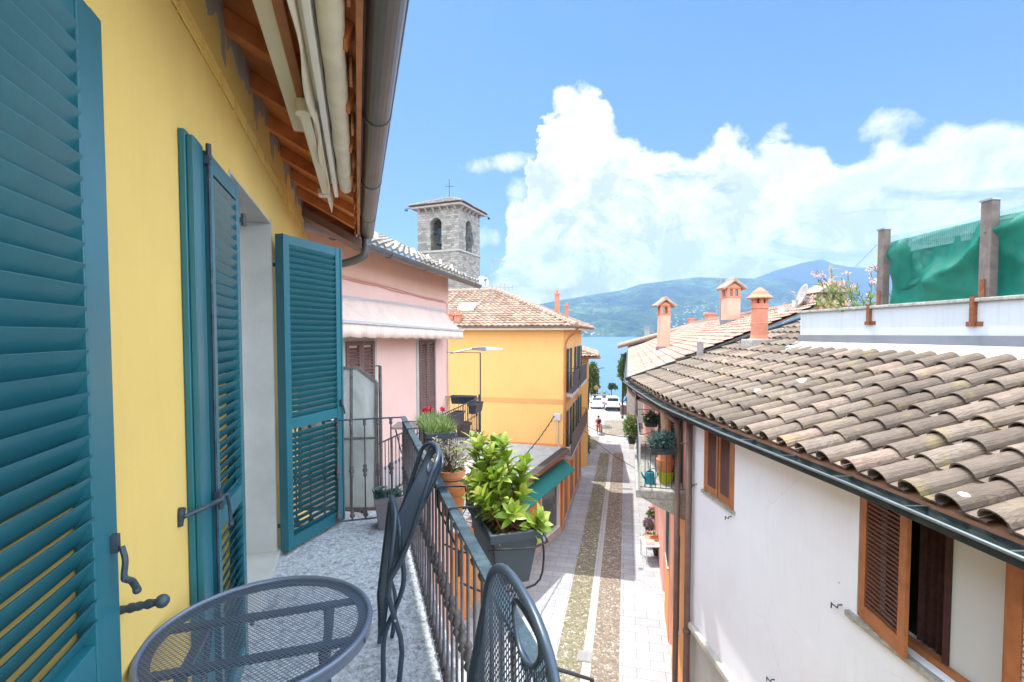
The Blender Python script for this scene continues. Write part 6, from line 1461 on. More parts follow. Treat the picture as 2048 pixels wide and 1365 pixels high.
# folded chair leaning at the railing
CH1 = thing('mesh_chair', 'folded blue metal mesh chair seen edge on, leaning beside the railing near the pots', 'chair', FH(2.35, .2, FZ), 0, 'mesh chairs on the balcony')
AN = 2.18
def on_a(px, py, A_=AN):
    a = Vector(FH(A_, 0, -EYE)); b_ = Vector(FH(A_, 1, -EYE)); d = b_-a; n = Vector((d.y, -d.x, 0)); r = ray(px, py)
    p = r*(n.dot(a)/n.dot(r)); s_, o_, z_ = so(p+Vector((0, 0, EYE)), FH); return o_, z_-EYE
def cc(x, y): return on_a(740+x/2.815, 880+y/2.815)
f1 = [cc(*q) for q in ((352, 170), (300, 330), (240, 520), (165, 700), (112, 790), (104, 880), (140, 1010), (172, 1110), (180, 1200))]
f1 = f1+[(f1[-1][0]-.012, f1[-1][1]-.12), (f1[-1][0]-.02, FZ+.012)]
f2 = [cc(*q) for q in ((168, 500), (178, 640), (194, 760), (188, 850), (150, 960), (105, 1060), (82, 1140), (76, 1240))]
f2 = f2+[(f2[-1][0]-.0, f2[-1][1]-.10), (f2[-1][0]-.005, FZ+.012)]
WD = .40
m_ = MB(FH); up = [(AN, o_, z_) for o_, z_ in f1]
o_t, z_t = f1[0]; topc = []
for i in range(1, 14):
    t = math.pi*i/14; topc.append((AN+WD/2-WD/2*math.cos(t), o_t+.05*math.sin(t), z_t+.06*math.sin(t)**.9))
path = up[::-1]+topc+[(AN+WD, o_, z_) for o_, z_ in f1]
m_.tube(path, .012, 10); build(m_, 'back_frame', 'chair_metal', CH1, smooth=True)
m_ = MB(FH)
for A_ in (AN+.03, AN+WD-.03): m_.tube(smooth_path([(A_, o_, z_) for o_, z_ in f2], 2), .0115, 8)
m_.tube([(AN+.03, f2[0][0], f2[0][1]), (AN+WD-.03, f2[0][0], f2[0][1])], .009, 8); build(m_, 'rear_legs', 'chair_metal', CH1, smooth=True)
# mesh of the back, on the leaning plane
q0, q1 = f1[0], f1[4]
def PB1(x, y, o): t = y; return (AN+WD/2+x, q1[0]+(q0[0]+.04-q1[0])*t+o, q1[1]+(q0[1]-q1[1])*t)
Lb = math.hypot(q0[0]-q1[0], q0[1]-q1[1])
def PB1m(x, y, o): return PB1(x, y/Lb, o)
outl = [(-WD/2+.01, .04), (-WD/2+.01, Lb)]+[(-WD/2*math.cos(math.pi*i/12), Lb+.05*math.sin(math.pi*i/12)) for i in range(1, 12)]+[(WD/2-.01, Lb), (WD/2-.01, .04), (-WD/2+.01, .04)]
hol = [(.08*math.cos(t), Lb-.02+.05*math.sin(t)) for t in [2*math.pi*i/20 for i in range(20)]]
mesh_panel(PB1m, outl, hol, 'back_rim', CH1, r=.006, pitch=.009)
# folded up seat, a thick rimmed panel seen edge on
s_0, s_1 = cc(150, 450), cc(70, 1115)
def PS1(x, y, o): t = y; return (AN+WD/2+x, s_1[0]+(s_0[0]-s_1[0])*t+o, s_1[1]+(s_0[1]-s_1[1])*t)
Ls = math.hypot(s_0[0]-s_1[0], s_0[1]-s_1[1])
mesh_panel(lambda x, y, o: PS1(x, y/Ls, o), [(-.17, 0), (-.17, Ls-.05), (-.12, Ls), (.12, Ls), (.17, Ls-.05), (.17, 0), (-.17, 0)], None, 'seat_frame', CH1, r=.0125, pitch=.0105)
m_ = MB(FH); pv_ = cc(140, 1010); m_.tube([(AN-.016, *pv_), (AN+WD+.016, *pv_)], .005, 8); build(m_, 'pivot_bolt', 'light_steel', CH1)
# neighbour's folding shelf
SH = thing('folding_shelf', 'small grey shelf on iron bracket on the neighbouring balcony', 'shelf', tuple(on_y(792, 858, 7.6)))
p = on_y(781, 857, 7.4); m_ = MB(); m_.box(p.x, p.y, p.z-.02, p.x+.42, p.y+.5, p.z+.01); build(m_, 'top', 'steel', SH); m_ = MB(); m_.tube([(p.x+.05, p.y+.1, p.z-.02), (p.x+.14, p.y+.1, p.z-.4), (p.x+.36, p.y+.15, p.z-.55)], .012, 6); m_.tube([(p.x+.14, p.y+.1, p.z-.3), (p.x+.4, p.y+.15, p.z-.1)], .01, 6); build(m_, 'bracket', 'dark_iron', SH)
# empty planters on the pink house's railing
base_ = trough('planter', 'empty dark trough on the far end railing of the pink house', FP, .34, .56, .12, .80, -1.88, -1.66, group='empty planters of the pink house', soil='soil')
trough('planter', 'empty dark trough hung on the street railing next to the corner post', FP, -.75, -.08, .955, 1.17, -1.95, -1.72, group='empty planters of the pink house')
trough('planter', 'empty dark trough hung on the street railing behind the red carnations', FP, -2.35, -1.6, .955, 1.17, -1.95, -1.72, group='empty planters of the pink house')
PT2 = thing('flower_pot', 'brown plastic pot standing on the pink house balcony floor', 'plant pot', FP(-.1, .6, -2.63)); x, y, _ = FP(-.15, .65, 0)
m_ = MB(); z = EYE-2.63; m_.lathe([(.14, z), (.19, z+.30), (.205, z+.30), (.21, z+.36), (.19, z+.36), (.18, z+.3), (.02, z+.29)], x, y, 20); build(m_, 'pot', 'planter_brown', PT2)

# ================================================================== BALCONY OF THE SALMON ROOFED HOUSE
m_ = MB(FE); m_.box(.35, .0015, -3.72, 5.2, 1.08, -3.54)
m_.hexa((.35, .0015, -4.15), (.6, .0015, -4.15), (.6, .05, -4.15), (.35, .05, -4.15), (.35, .0015, -3.721), (.6, .0015, -3.721), (.6, .95, -3.721), (.35, .95, -3.721)); m_.hexa((4.4, .0015, -4.15), (4.6, .0015, -4.15), (4.6, .05, -4.15), (4.4, .05, -4.15), (4.4, .0015, -3.721), (4.6, .0015, -3.721), (4.6, .95, -3.721), (4.4, .95, -3.721))
build(m_, 'balcony', 'coping_stone', E_, bevel=.02)
ER = thing('balcony_railing', 'thin white topped iron bar railing of the right hand balcony holding flower troughs', 'railing', FE(.4, 1.0, -3.54))
m_ = MB(FE); m_.box(.38, 1.0, -2.44, 5.15, 1.03, -2.42); m_.box(.38, .0, -2.44, .41, 1.0, -2.42); m_.box(5.12, 0, -2.44, 5.15, 1.0, -2.42); build(m_, 'handrail', 'steel', ER)
m_ = MB(FE); m_.box(.38, 1.0, -3.48, 5.15, 1.02, -3.465); m_.box(.385, .0, -3.48, .40, 1.0, -3.465); build(m_, 'bottom_rail', 'dark_iron', ER)
pb = MB(); pb.tube([(0, 0, 0), (0, 0, 1.04)], .008, 6); pb0 = build(pb, 'bar', 'dark_iron', ER, local=True)
sp_ = [(.393, .08+.115*i) for i in range(9)]+[(.5+.125*i, 1.01) for i in range(38)]
for i, (s_, o_) in enumerate(sp_):
    o = pb0 if i == 0 else pb0.copy()
    if i: C.objects.link(o); o.parent = ER
    o.location = Vector(FE(s_, o_, -3.47))-Vector(ER.location)
for s_ in (.395, 5.13): m_ = MB(FE); m_.box(s_-.02, .99, -3.54, s_+.02, 1.03, -1.66 if s_ > 1 else -2.3); build(m_, 'post', 'light_steel', ER)
# shutters of the balcony door
for k, (a, mtx) in enumerate(((1.05, 'green_shutter'), (2.4, 'green_shutter'))):
    louvre((lambda a: lambda x, y, z: FE(a+x*.3-y, .02+x*.95, -3.5+z))(a), .5, 1.6, .04, 'shutter', mtx, E_, pitch=.06, stile=.06, slat_d=.05, tilt=45)
m_ = MB(FE); m_.box(1.2, -.3, -3.5, 2.3, -.28, -1.95); build(m_, 'door', 'dark_inside', E_)
def flowering(t, c, rx, rz, nleaf, L, W, mt, fmt=None, nf=10, fr=.03):
    lf = MB(); crown(lf, [(c[0], c[1], c[2], rx, rz)], nleaf, L, W, -.3); build(lf, 'leaves', mt, t)
    if fmt:
        fl = MB()
        for i in range(nf):
            v = rvec(); v.z = abs(v.z); p = Vector(c)+Vector((v.x*rx, v.y*rx, v.z*rz))
            for j in range(12): fl.blade(p+rvec()*fr*.4, rvec(), fr, fr*.7, up=rvec(), n=2)
            if nf < 7: build(fl, 'flower', fmt, t); fl = MB()
        if nf >= 7: build(fl, 'flowers', fmt, t)
def brow(label, px0, px1, pyt, pyb, Y, mtl, fmt, nf, rx, rz, L=.08, W=.03, dz=.15, n=700, dep=.22, oy=.0):
    a = on_y(px0, pyt, Y); b_ = on_y(px1, pyb, Y); t = trough('planter', label, lambda s_, o_, z_: (s_, o_, EYE+z_), a.x, b_.x, Y-dep, Y, b_.z-EYE, a.z-EYE)
    flowering(t, ((a.x+b_.x)/2, Y-dep/2+oy, a.z+dz), rx, rz, n, L, W, mtl, fmt, nf); return t
YB = FE(.38, .5, 0)[1]-.1
brow('trough of blue green succulents on the near rail of the right balcony', 1296, 1345, 893, 906, YB, 'leaf_blue', 'flower_red', 2, .26, .20, .12, .035, .14, 900)
brow('upper trough of pink geraniums hanging deeper inside the right balcony', 1287, 1312, 843, 852, 12.6, 'leaf_dark', 'flower_pink', 4, .22, .16, .07, .05, .10, 500)
T7 = brow('dark box with flowering oleander on the outer corner of the right balcony', 1254, 1268, 873, 886, 14.2, 'leaf_oleander', 'flower_pink', 10, .28, .42, .10, .022, .30, 1400)
p = on_y(1331, 872, 11.4); t = thing('tree_stump_vase', 'rough tan trunk standing among the plants of the right balcony', 'trunk', tuple(p-Vector((0, 0, 1.2)))); t.name = 'trunk_pot'
m_ = MB(); m_.tube([(p.x, p.y, EYE-2.66), (p.x+.02, p.y, EYE-2.2), (p.x-.01, p.y, EYE-1.78)], [.10, .12, .13], 12); build(m_, 'trunk', 'trunk_tan', t, smooth=True)
m_ = MB(); m_.lathe([(.13, EYE-3.54), (.19, EYE-3.1), (.21, EYE-3.1), (.21, EYE-2.98), (.18, EYE-2.98), (.12, EYE-2.7)], p.x, p.y, 18); build(m_, 'pot', 'terracotta', t)
# watering can and basket
x, y, _ = on_y(1298, 970, 11.35); z = EYE-3.54
WC = thing('watering_can', 'teal plastic watering can on the floor of the right balcony', 'watering can', (x, y, z))
m_ = MB(); m_.lathe([(.11, z), (.12, z+.02), (.10, z+.26), (.08, z+.28), (.075, z+.28), (.09, z+.24)], x+.02, y, 18); b_ = build(m_, 'body', 'teal_plastic', WC, smooth=False)
m_ = MB(); m_.tube([(x-.06, y-.02, z+.06), (x-.17, y-.05, z+.2), (x-.2, y-.06, z+.28)], [.03, .02, .018], 8); build(m_, 'spout', 'teal_plastic', WC, smooth=True)
m_ = MB(); m_.tube(smooth_path([(x+.12, y, z+.08), (x+.2, y, z+.2), (x+.14, y, z+.34), (x, y, z+.32)], 5), .012, 8); build(m_, 'handle', 'teal_plastic', WC, smooth=True)
x, y, _ = on_y(1332, 968, 11.35)
BK = thing('plastic_basket', 'lime green plastic basket on the floor of the right balcony', 'basket', (x, y, z))
m_ = MB(); rs = []; prf_ = [(.13, .10, 0), (.175, .13, .27), (.19, .145, .27), (.19, .145, .285), (.17, .125, .285), (.125, .095, .01)]
N = 24
for a, b2, zz in prf_:
    for k in range(N):
        t = 2*math.pi*k/N; c, s_ = math.cos(t), math.sin(t); rs.append((x+a*math.copysign(abs(c)**.6, c), y+b2*math.copysign(abs(s_)**.6, s_), z+zz))
m_.add(rs, [(i*N+k, i*N+(k+1) % N, (i+1)*N+(k+1) % N, (i+1)*N+k) for i in range(5) for k in range(N)]+[tuple(range(N))[::-1], tuple(5*N+k for k in range(N))]); build(m_, 'body', 'lime_plastic', BK, smooth=False)
m_ = MB(); m_.box(x-.22, y-.03, z+.25, x-.185, y+.03, z+.262); m_.box(x+.185, y-.03, z+.25, x+.22, y+.03, z+.262); build(m_, 'handles', 'lime_plastic', BK)
BL = thing('reed_blind', 'grey reed blind hanging at the outer side of the right balcony', 'blind', FE(4.4, 1.06, -1.75)); m_ = MB(FE); s_ = 3.9
while s_ < 5.1: m_.tube([(s_, 1.07+.012*math.sin(s_*9), -1.75), (s_+.01, 1.08+.02*math.sin(s_*7), -3.3)], .013, 5); s_ += .024
build(m_, 'reeds', 'chimney_grey', BL); m_ = MB(FE); m_.tube([(3.85, 1.06, -1.74), (5.15, 1.06, -1.74)], .022, 8); build(m_, 'roller', 'brown_wood', BL)

# ================================================================== STREET THINGS
# stall tables and plants at the foot of the right houses
def stall(px, py, lab, items):
    p = on_z(px, py, -EYE); x, y = p.x, p.y; t = thing('display_table', lab, 'table', (x, y, 0)); 
    m_ = MB(); m_.box(x-.45, y-.5, .70, x+.35, y+.5, .74); build(m_, 'top', 'white_metal', t, bevel=.01)
    for a, b_ in ((-.4, -.44), (.3, -.44), (-.4, .44), (.3, .44)): m_ = MB(); m_.box(x+a-.02, y+b_-.02, 0, x+a+.02, y+b_+.02, .70); build(m_, 'leg', 'white_metal', t)
    return x, y
x, y = stall(1306, 1118, 'white display table nearest the camera at the foot of the right wall', 0)
for i, (dx_, dy_, h_, mt_, lab) in enumerate(((-.2, -.2, .12, 'white_metal', 'white box at the front of the nearest display table'), (.1, .1, .16, 'terracotta', 'terracotta box in the middle of the nearest display table'), (-.1, .33, .10, 'cream_metal', 'cream box at the back of the nearest display table'))):
    m_ = MB(); X, Y = x+dx_, y+dy_; m_.box(X-.18, Y-.12, .742, X+.18, Y+.12, .75); 
    for a in ((X-.18, Y-.12, X+.18, Y-.11), (X-.18, Y+.11, X+.18, Y+.12), (X-.18, Y-.11, X-.17, Y+.11), (X+.17, Y-.11, X+.18, Y+.11)): m_.box(a[0], a[1], .75, a[2], a[3], .742+h_)
    tag(build(m_, 'display_box', mt_, None, loc=(X, Y, .742), bevel=.004), lab, 'box', 'boxes on the display table')
for k, (px, py, mtl, fmt, lab, h_) in enumerate(((1313, 1092, 'leaf_bright', None, 'green potted plant right behind the nearest display table', .8), (1300, 1075, 'leaf_oleander', 'flower_pink', 'low potted plant with pink flowers at the foot of the right wall', .6), (1298, 1050, 'leaf_silver', 'flower_purple', 'potted plant with purple flowers under the right balcony', .7), (1304, 1035, 'leaf_grass', 'flower_blush', 'potted plant with white flowers farthest under the right balcony', .9))):
    p = on_z(px, py+18, -EYE); t = thing('potted_plant', lab, 'potted plant', (p.x, p.y, 0), 0, 'plants at the foot of the right wall')
    m_ = MB(); m_.lathe([(.12, 0), (.18, .28), (.2, .28), (.2, .33), (.17, .33), (.02, .3)], p.x, p.y, 14); build(m_, 'pot', ('planter_dark', 'terracotta')[k % 2], t); flowering(t, (p.x, p.y, h_*.5+.15), .26, h_*.4, 500, .12, .05, mtl, fmt, 16, .06)
for k, (px, py, lab) in enumerate(((1171, 893, 'dark pot of dry plants against the small ochre house, the far one'), (1170, 908, 'dark pot of shrubby plants against the small ochre house, the middle one'), (1169, 920, 'dark pot of low plants against the small ochre house, the near one'))):
    p = on_z(px, py+4, -EYE); t = thing('potted_plant', lab, 'potted plant', (p.x, p.y, 0), 0, 'pots against the small ochre house')
    m_ = MB(); m_.lathe([(.18, 0), (.26, .4), (.29, .4), (.29, .47), (.25, .47), (.02, .44)], p.x, p.y, 14); build(m_, 'pot', 'planter_dark', t); flowering(t, (p.x, p.y, .85), .38, .4, 380, .16, .06, 'leaf_dark', ('flower_pink', None, None)[k], 5, .07)
# drain grates
def grate(px, py, w_, l_, lab):
    p = on_z(px, py, -EYE); t = thing('drain_grate', lab, 'drain grate', (p.x, p.y, .012), -SA); m_ = MB()
    m_.box(-w_/2, -l_/2, 0, w_/2, -l_/2+.04, .012); m_.box(-w_/2, l_/2-.04, 0, w_/2, l_/2, .012); m_.box(-w_/2, -l_/2+.04, 0, -w_/2+.04, l_/2-.04, .012); m_.box(w_/2-.04, -l_/2+.04, 0, w_/2, l_/2-.04, .012); m_.box(-.012, -l_/2+.04, 0, .012, l_/2-.04, .012)
    build(m_, 'frame', 'chimney_grey', t, local=True); m_ = MB(); y = -l_/2+.07
    while y < l_/2-.05: m_.box(-w_/2+.04, y, .001, -.013, y+.022, .010); m_.box(.013, y, .001, w_/2-.04, y+.022, .010); y += .045
    build(m_, 'bars', 'light_steel', t, local=True); m_ = MB(); m_.box(-w_/2+.02, -l_/2+.02, -.003, w_/2-.02, l_/2-.02, .0005); build(m_, 'pit', 'dark_inside', t, local=True)
grate(1169, 1314, .42, .50, 'square iron drain grate in the stone channel near the bottom of the street')
grate(1250, 978, .9, .25, 'long narrow drain grate across the right pavement in the sunny patch')
for px, py, lab in ((1281, 1166 - 28, 'small square access cover in the right pavement at the shadow edge'), (1262, 1020, 'small round spot cover in the shaded right pavement')):
    p = on_z(px, py, -EYE); m_ = MB(); m_.box(p.x-.09, p.y-.09, 0, p.x+.09, p.y+.09, .006); m_.box(p.x-.07, p.y-.07, .006, p.x+.07, p.y+.07, .008); tag(build(m_, 'access_cover', 'steel', None, loc=(p.x, p.y, 0)), lab, 'cover')
# cars by the lake
def car(label, x, y, w_, h_, L_, suv, rz_, loc=None):
    t = thing('parked_car', label, 'car', (x, y, 0), rz_, 'white cars parked by the lake')
    # side profile (y back to front, z), rear of the car faces the camera
    hb = h_
    lo = [(-L_/2, .32), (-L_/2-.02, .55), (-L_/2+.03, .80*hb/1.5+.12), (-L_/2+.12, .92*hb/1.5+.1), (L_/2-1.05, .98*hb/1.5), (L_/2-.15, .80*hb/1.5), (L_/2, .55), (L_/2-.02, .3)]
    b_ = MB(); n = len(lo); vs = []
    for xx, k in ((-w_/2, .0), (-w_/2+.06, .05), (w_/2-.06, .05), (w_/2, .0)):
        for yy, zz in lo: vs.append((xx, yy*(1 if abs(xx) < w_/2-.01 else .985), zz+(k if zz > .6 else 0)))
    fs = [(i*n+k, i*n+(k+1) % n, (i+1)*n+(k+1) % n, (i+1)*n+k) for i in range(3) for k in range(n)]+[tuple(range(n)), tuple(3*n+k for k in range(n))[::-1]]
    b_.add(vs, fs); BO = build(b_, 'body', 'car_paint', t, local=True, bevel=.05)
    zb = .95*hb/1.5+.08; r0, r1 = -L_/2+.14, L_/2-1.25; t0, t1 = (-L_/2+(.38 if suv else .55)), L_/2-1.95; wt = w_/2-.22
    cb_ = MB(); cb_.hexa((-w_/2+.06, r0, zb-.1), (w_/2-.06, r0, zb-.1), (w_/2-.06, r1, zb-.1), (-w_/2+.06, r1, zb-.1), (-wt, t0, hb), (wt, t0, hb), (wt, t1, hb), (-wt, t1, hb)); build(cb_, 'cabin', 'car_paint', t, local=True, bevel=.06)
    def gl(q, nme): g_ = MB(); g_.ext(q[0], q[1]); build(g_, nme, 'car_glass', t, local=True)
    def lp(f, e): return (-L_/2+.14)+(t0-(-L_/2+.14))*f, zb-.1+(hb-zb+.1)*f
    ya, za = lp(.32, 0); yb_, zb2 = lp(.9, 0); k0 = w_/2-.06-.20*.3; k1 = wt+.0
    gl(([(-k0+.12, ya-.012, za), (k0-.12, ya-.012, za), (k1-.10, yb_-.012, zb2), (-k1+.10, yb_-.012, zb2)], (0, .02, 0)), 'rear_window')
    for sg in (-1, 1):
        xa = sg*(w_/2-.06-.16*.35+.012); xb = sg*(wt+.025)
        gl(([(xa, r0+.35, zb+.03), (xa, r1-.25, zb+.03), (xb, t1-.02, hb-.08), (xb, t0+.25, hb-.08)], (-sg*.015, 0, 0)), 'side_window')
    for sg in (-1, 1):
        m_ = MB(); m_.box(sg*(w_/2-.10)-.10, -L_/2-.035, .74*hb/1.5, sg*(w_/2-.10)+.08, -L_/2+.12, .92*hb/1.5+.03); build(m_, 'tail_light', 'red_lens', t, local=True, bevel=.02)
        for yy in (-L_/2+.75, L_/2-.8):
            m_ = MB(); m_.tube([(sg*(w_/2-.2), yy, .31), (sg*(w_/2-.0), yy, .31)], .31, 20); wo = build(m_, 'wheel', 'rubber', t, local=True, bevel=.02); m_ = MB(); m_.tube([(sg*(w_/2-.0), yy, .31), (sg*(w_/2+.012), yy, .31)], .19, 14); build(m_, 'rim', 'light_steel', wo, local=True)
        m_ = MB(); m_.box(sg*(w_/2+.09)-.09, L_/2-1.55, zb, sg*(w_/2+.09)+.07, L_/2-1.45, zb+.13); build(m_, 'mirror', 'car_paint', t, local=True, bevel=.02)
    m_ = MB(); m_.box(-w_/2+.05, -L_/2-.05, .26, w_/2-.05, -L_/2+.1, .52 if suv else .40); build(m_, 'bumper', 'rubber' if suv else 'car_paint', t, local=True, bevel=.03)
    m_ = MB(); m_.box(-.26, -L_/2-.06, .62, .26, -L_/2-.01, .73); build(m_, 'number_plate', 'white_metal', t, local=True)
    if suv: m_ = MB(); m_.box(-wt, t0-.06, hb-.04, wt, t0+.15, hb+.02); build(m_, 'spoiler', 'car_paint', t, local=True, bevel=.01)
p = on_z(1199, 819, -EYE); car('small white hatchback parked by the lake, the left of two cars', p.x, p.y+1.9, 1.66, 1.46, 3.7, False, R(-9))
p = on_z(1231, 823, -EYE); car('white crossover car with black bumper parked by the lake, right of the hatchback', p.x, p.y+2.1, 1.84, 1.62, 4.3, True, R(-9))
# fence and lakeside things
p = on_z(1206, 812, -EYE); FN = thing('lakeside_fence', 'grey slatted fence on the lakeside behind the left white car', 'fence', (p.x, 64.6, 0)); m_ = MB(); 
x0, x1 = on_y(1195, 790, 64.6).x, on_y(1219, 790, 64.6).x; z0, z1 = .05, on_y(1200, 789, 64.6).z
k = z0
while k < z1: m_.box(x0, 64.6, k, x1, 64.64, k+.12); k += .17
build(m_, 'boards', 'chimney_grey', FN); 
for x in (x0, (x0+x1)/2, x1): m_ = MB(); m_.box(x-.05, 64.5, 0, x+.05, 64.6, z1+.05); build(m_, 'post', 'brown_shutter', FN)
p = on_y(1252, 810, 57); m_ = MB(); m_.box(p.x-.7, 56.6, 0, p.x+1.2, 57, p.z-.0); tag(build(m_, 'low_wall', 'brown_shutter', None, loc=(p.x, 57, 0), bevel=.02), 'low brown wall at the right side of the lakeside square', 'wall')
def tree(name, label, x, y, H_, blobs, n, L, W, r=.12, mt='leaf_tree', limbs=5, group=None):
    t = thing(name, label, 'tree', (x, y, 0), 0, group); m_ = MB(); top = min(b_[2] for b_ in blobs)
    cx_ = sum(b_[0] for b_ in blobs)/len(blobs); m_.tube(smooth_path([(x, y, -.1), (x+.05, y, top*.5), (x-.04, y, top)], 4), [r*(1.2-.06*i) for i in range(9)], 8)
    for b_ in blobs:
        m_.tube(smooth_path([(x-.04, y, top*.8), ((x+b_[0])/2, (y+b_[1])/2, (top+b_[2])/2+.1), (b_[0], b_[1], b_[2]+b_[4]*.3)], 3), [r*.6, r*.5, r*.42, r*.36, r*.3, r*.2, r*.12], 6)
    build(m_, 'trunk', 'bark', t, smooth=True); c = MB(); crown(c, blobs, n, L, W); build(c, 'crown', mt, t)
def blobs_px(lst, Y): 
    out_ = []
    for px, py, rpx, rz_ in lst:
        q = on_y(px, py, Y); out_.append((q.x, Y+random.uniform(-.3, .3), q.z, rpx*Y/967, rz_*Y/967))
    return out_
bl = blobs_px([(1186, 735, 9, 11), (1189, 752, 10, 12), (1190, 770, 10, 11), (1187, 785, 9, 8), (1180, 745, 8, 14), (1178, 768, 9, 12)], 51); tree('leafy_tree', 'leafy tree rising between the small ochre house and the lake', on_y(1178, 0, 51).x, 51, 6, bl, 3600, .22, .13)
bl = blobs_px([(1249, 715, 9, 9), (1246, 730, 11, 11), (1243, 747, 9, 12), (1251, 750, 9, 14), (1255, 730, 9, 12), (1254, 775, 8, 16), (1258, 800, 7, 12)], 54); tree('leafy_tree', 'tall leafy tree rising beside the corner of the salmon roof', on_y(1252, 0, 54).x, 54, 6, bl, 4400, .22, .13)
bl = blobs_px([(1225, 772, 7, 5), (1221, 776, 4, 4), (1230, 775, 4, 4)], 63); tree('small_tree', 'small bare stemmed tree at the water behind the right white car', on_y(1229, 0, 63).x, 63, 4, bl, 900, .24, .10, r=.07, mt='leaf_dark')
p = on_y(1209, 785, 63.4); t = thing('palm_tree', 'little palm behind the fence at the water', 'tree', (p.x, 63.4, 0)); m_ = MB(); m_.tube([(p.x, 63.4, 0), (p.x, 63.4, p.z-.1)], [.12, .09], 8); build(m_, 'trunk', 'bark', t); c = MB()
for i in range(26):
    a = i*2.4; d = Vector((math.cos(a), math.sin(a), random.uniform(.0, .9))).normalized()
    for j in range(14): q = Vector((p.x, 63.4, p.z-.1))+d*.075*j-Vector((0, 0, .005*j*j)); c.blade(q, d*.5+rvec()*.6, .22, .03, n=2)
build(c, 'fronds', 'leaf_tree', t)
# ================================================================== THE WALKER WITH A BICYCLE
p = on_z(1197, 869, -EYE); x, y = p.x, p.y
PE = bpy.data.meshes.new('person'); po = bpy.data.objects.new('person', PE); C.objects.link(po); po.location = (x, y, 0)
V = [(0, 0, .93), (0, .02, 1.15), (0, .05, 1.38), (0, .06, 1.50), (0, .08, 1.60), (0, .08, 1.72),                      # spine, neck, head
     (-.10, 0, .90), (-.11, .10, .50), (-.10, -.02, .08), (-.10, .12, .03), (.10, 0, .90), (.11, -.08, .50), (.10, -.22, .12), (.10, -.10, .04),
     (-.19, .05, 1.42), (-.24, .10, 1.14), (-.18, .34, 1.02), (-.16, .40, 1.0), (.19, .05, 1.42), (.25, .12, 1.14), (.27, .36, 1.02), (.27, .42, 1.0)]
Ed = [(0, 1), (1, 2), (2, 3), (3, 4), (4, 5), (0, 6), (6, 7), (7, 8), (8, 9), (0, 10), (10, 11), (11, 12), (12, 13), (2, 14), (14, 15), (15, 16), (16, 17), (2, 18), (18, 19), (19, 20), (20, 21)]
Rr = [.15, .14, .16, .06, .10, .09, .10, .075, .045, .04, .10, .075, .045, .04, .07, .05, .035, .04, .07, .05, .035, .04]
PE.from_pydata(V, Ed, []); sm = po.modifiers.new('skin', 'SKIN')
for i, sv in enumerate(PE.skin_vertices[0].data): sv.radius = (Rr[i], Rr[i]*.85); sv.use_root = i == 0
ss = po.modifiers.new('sub', 'SUBSURF'); ss.levels = 2; ss.render_levels = 2
PE.materials.append(MT['skin']); tag(po, 'person in red clothes with dark backpack walking a bicycle away towards the lake', 'person')
def onp(mb, name, m): o = build(mb, name, m, po, local=True, smooth=True); return o
m_ = MB(); m_.tube([(0, -.0, .80), (0, .0, .95), (0, .02, 1.15), (0, .05, 1.38), (0, .06, 1.49)], [.20, .19, .185, .21, .10], 14)
for sg in (-1, 1): m_.tube([(sg*.15, .05, 1.43), (sg*.22, .08, 1.28), (sg*.245, .11, 1.14)], [.09, .08, .065], 10)
onp(m_, 'shirt', 'red_clothes'); m_ = MB(); m_.tube([(-.10, 0, .9), (-.11, .08, .5), (-.10, .02, .25)], [.125, .10, .08], 10); m_.tube([(.10, 0, .9), (.11, -.06, .5), (.10, -.15, .25)], [.125, .10, .08], 10); onp(m_, 'trousers', 'red_clothes')
m_ = MB(); m_.ball((0, .07, 1.68), .115, 12, 8, .12); onp(m_, 'hair', 'bark'); m_ = MB(); m_.box(-.15, -.28, 1.05, .15, -.12, 1.45); o = build(m_, 'backpack', 'dark_cloth', po, local=True, bevel=.04)
m_ = MB(); m_.ball((-.10, .06, .05), .06, 8, 6); m_.ball((.10, -.14, .06), .06, 8, 6); onp(m_, 'shoes', 'white_metal')
BX, BY = x+.38, y+.45; BI = thing('bicycle', 'dark bicycle pushed along beside the person in red', 'bicycle', (BX, BY, 0), R(-14))
for yy in (-.5, .5):
    m_ = MB(); m_.tube([(0, yy+.33*math.cos(t), .34+.33*math.sin(t)) for t in [2*math.pi*i/28 for i in range(28)]], .018, 6, close=True); wo = build(m_, 'wheel', 'rubber', BI, local=True); m_ = MB()
    for i in range(8): t = math.pi*i/8; m_.tube([(0, yy+.32*math.cos(t), .34+.32*math.sin(t)), (0, yy-.32*math.cos(t), .34-.32*math.sin(t))], .003, 3)
    build(m_, 'spokes', 'steel', wo, local=True)
m_ = MB(); 
for a, b_ in (((0, -.5, .34), (0, -.05, .30)), ((0, -.05, .30), (0, -.2, .85)), ((0, -.2, .8), (0, .32, .80)), ((0, .32, .8), (0, -.05, .30)), ((0, -.5, .34), (0, -.18, .78)), ((0, .30, .9), (0, .5, .34))): m_.tube([a, b_], .018, 6)
build(m_, 'frame', 'red_lens', BI, local=True); m_ = MB(); m_.tube([(-.27, .2, 1.0), (-.1, .28, 1.0), (.1, .28, 1.0), (.27, .2, 1.0)], .014, 6); m_.tube([(0, .28, 1.0), (0, .3, .88)], .015, 6); build(m_, 'handlebar', 'steel', BI, local=True); m_ = MB(); m_.hexa((-.07, -.34, .86), (.07, -.34, .86), (.02, -.08, .86), (-.02, -.08, .86), (-.08, -.36, .92), (.08, -.36, .92), (.02, -.08, .90), (-.02, -.08, .90)); build(m_, 'saddle', 'rubber', BI, local=True)

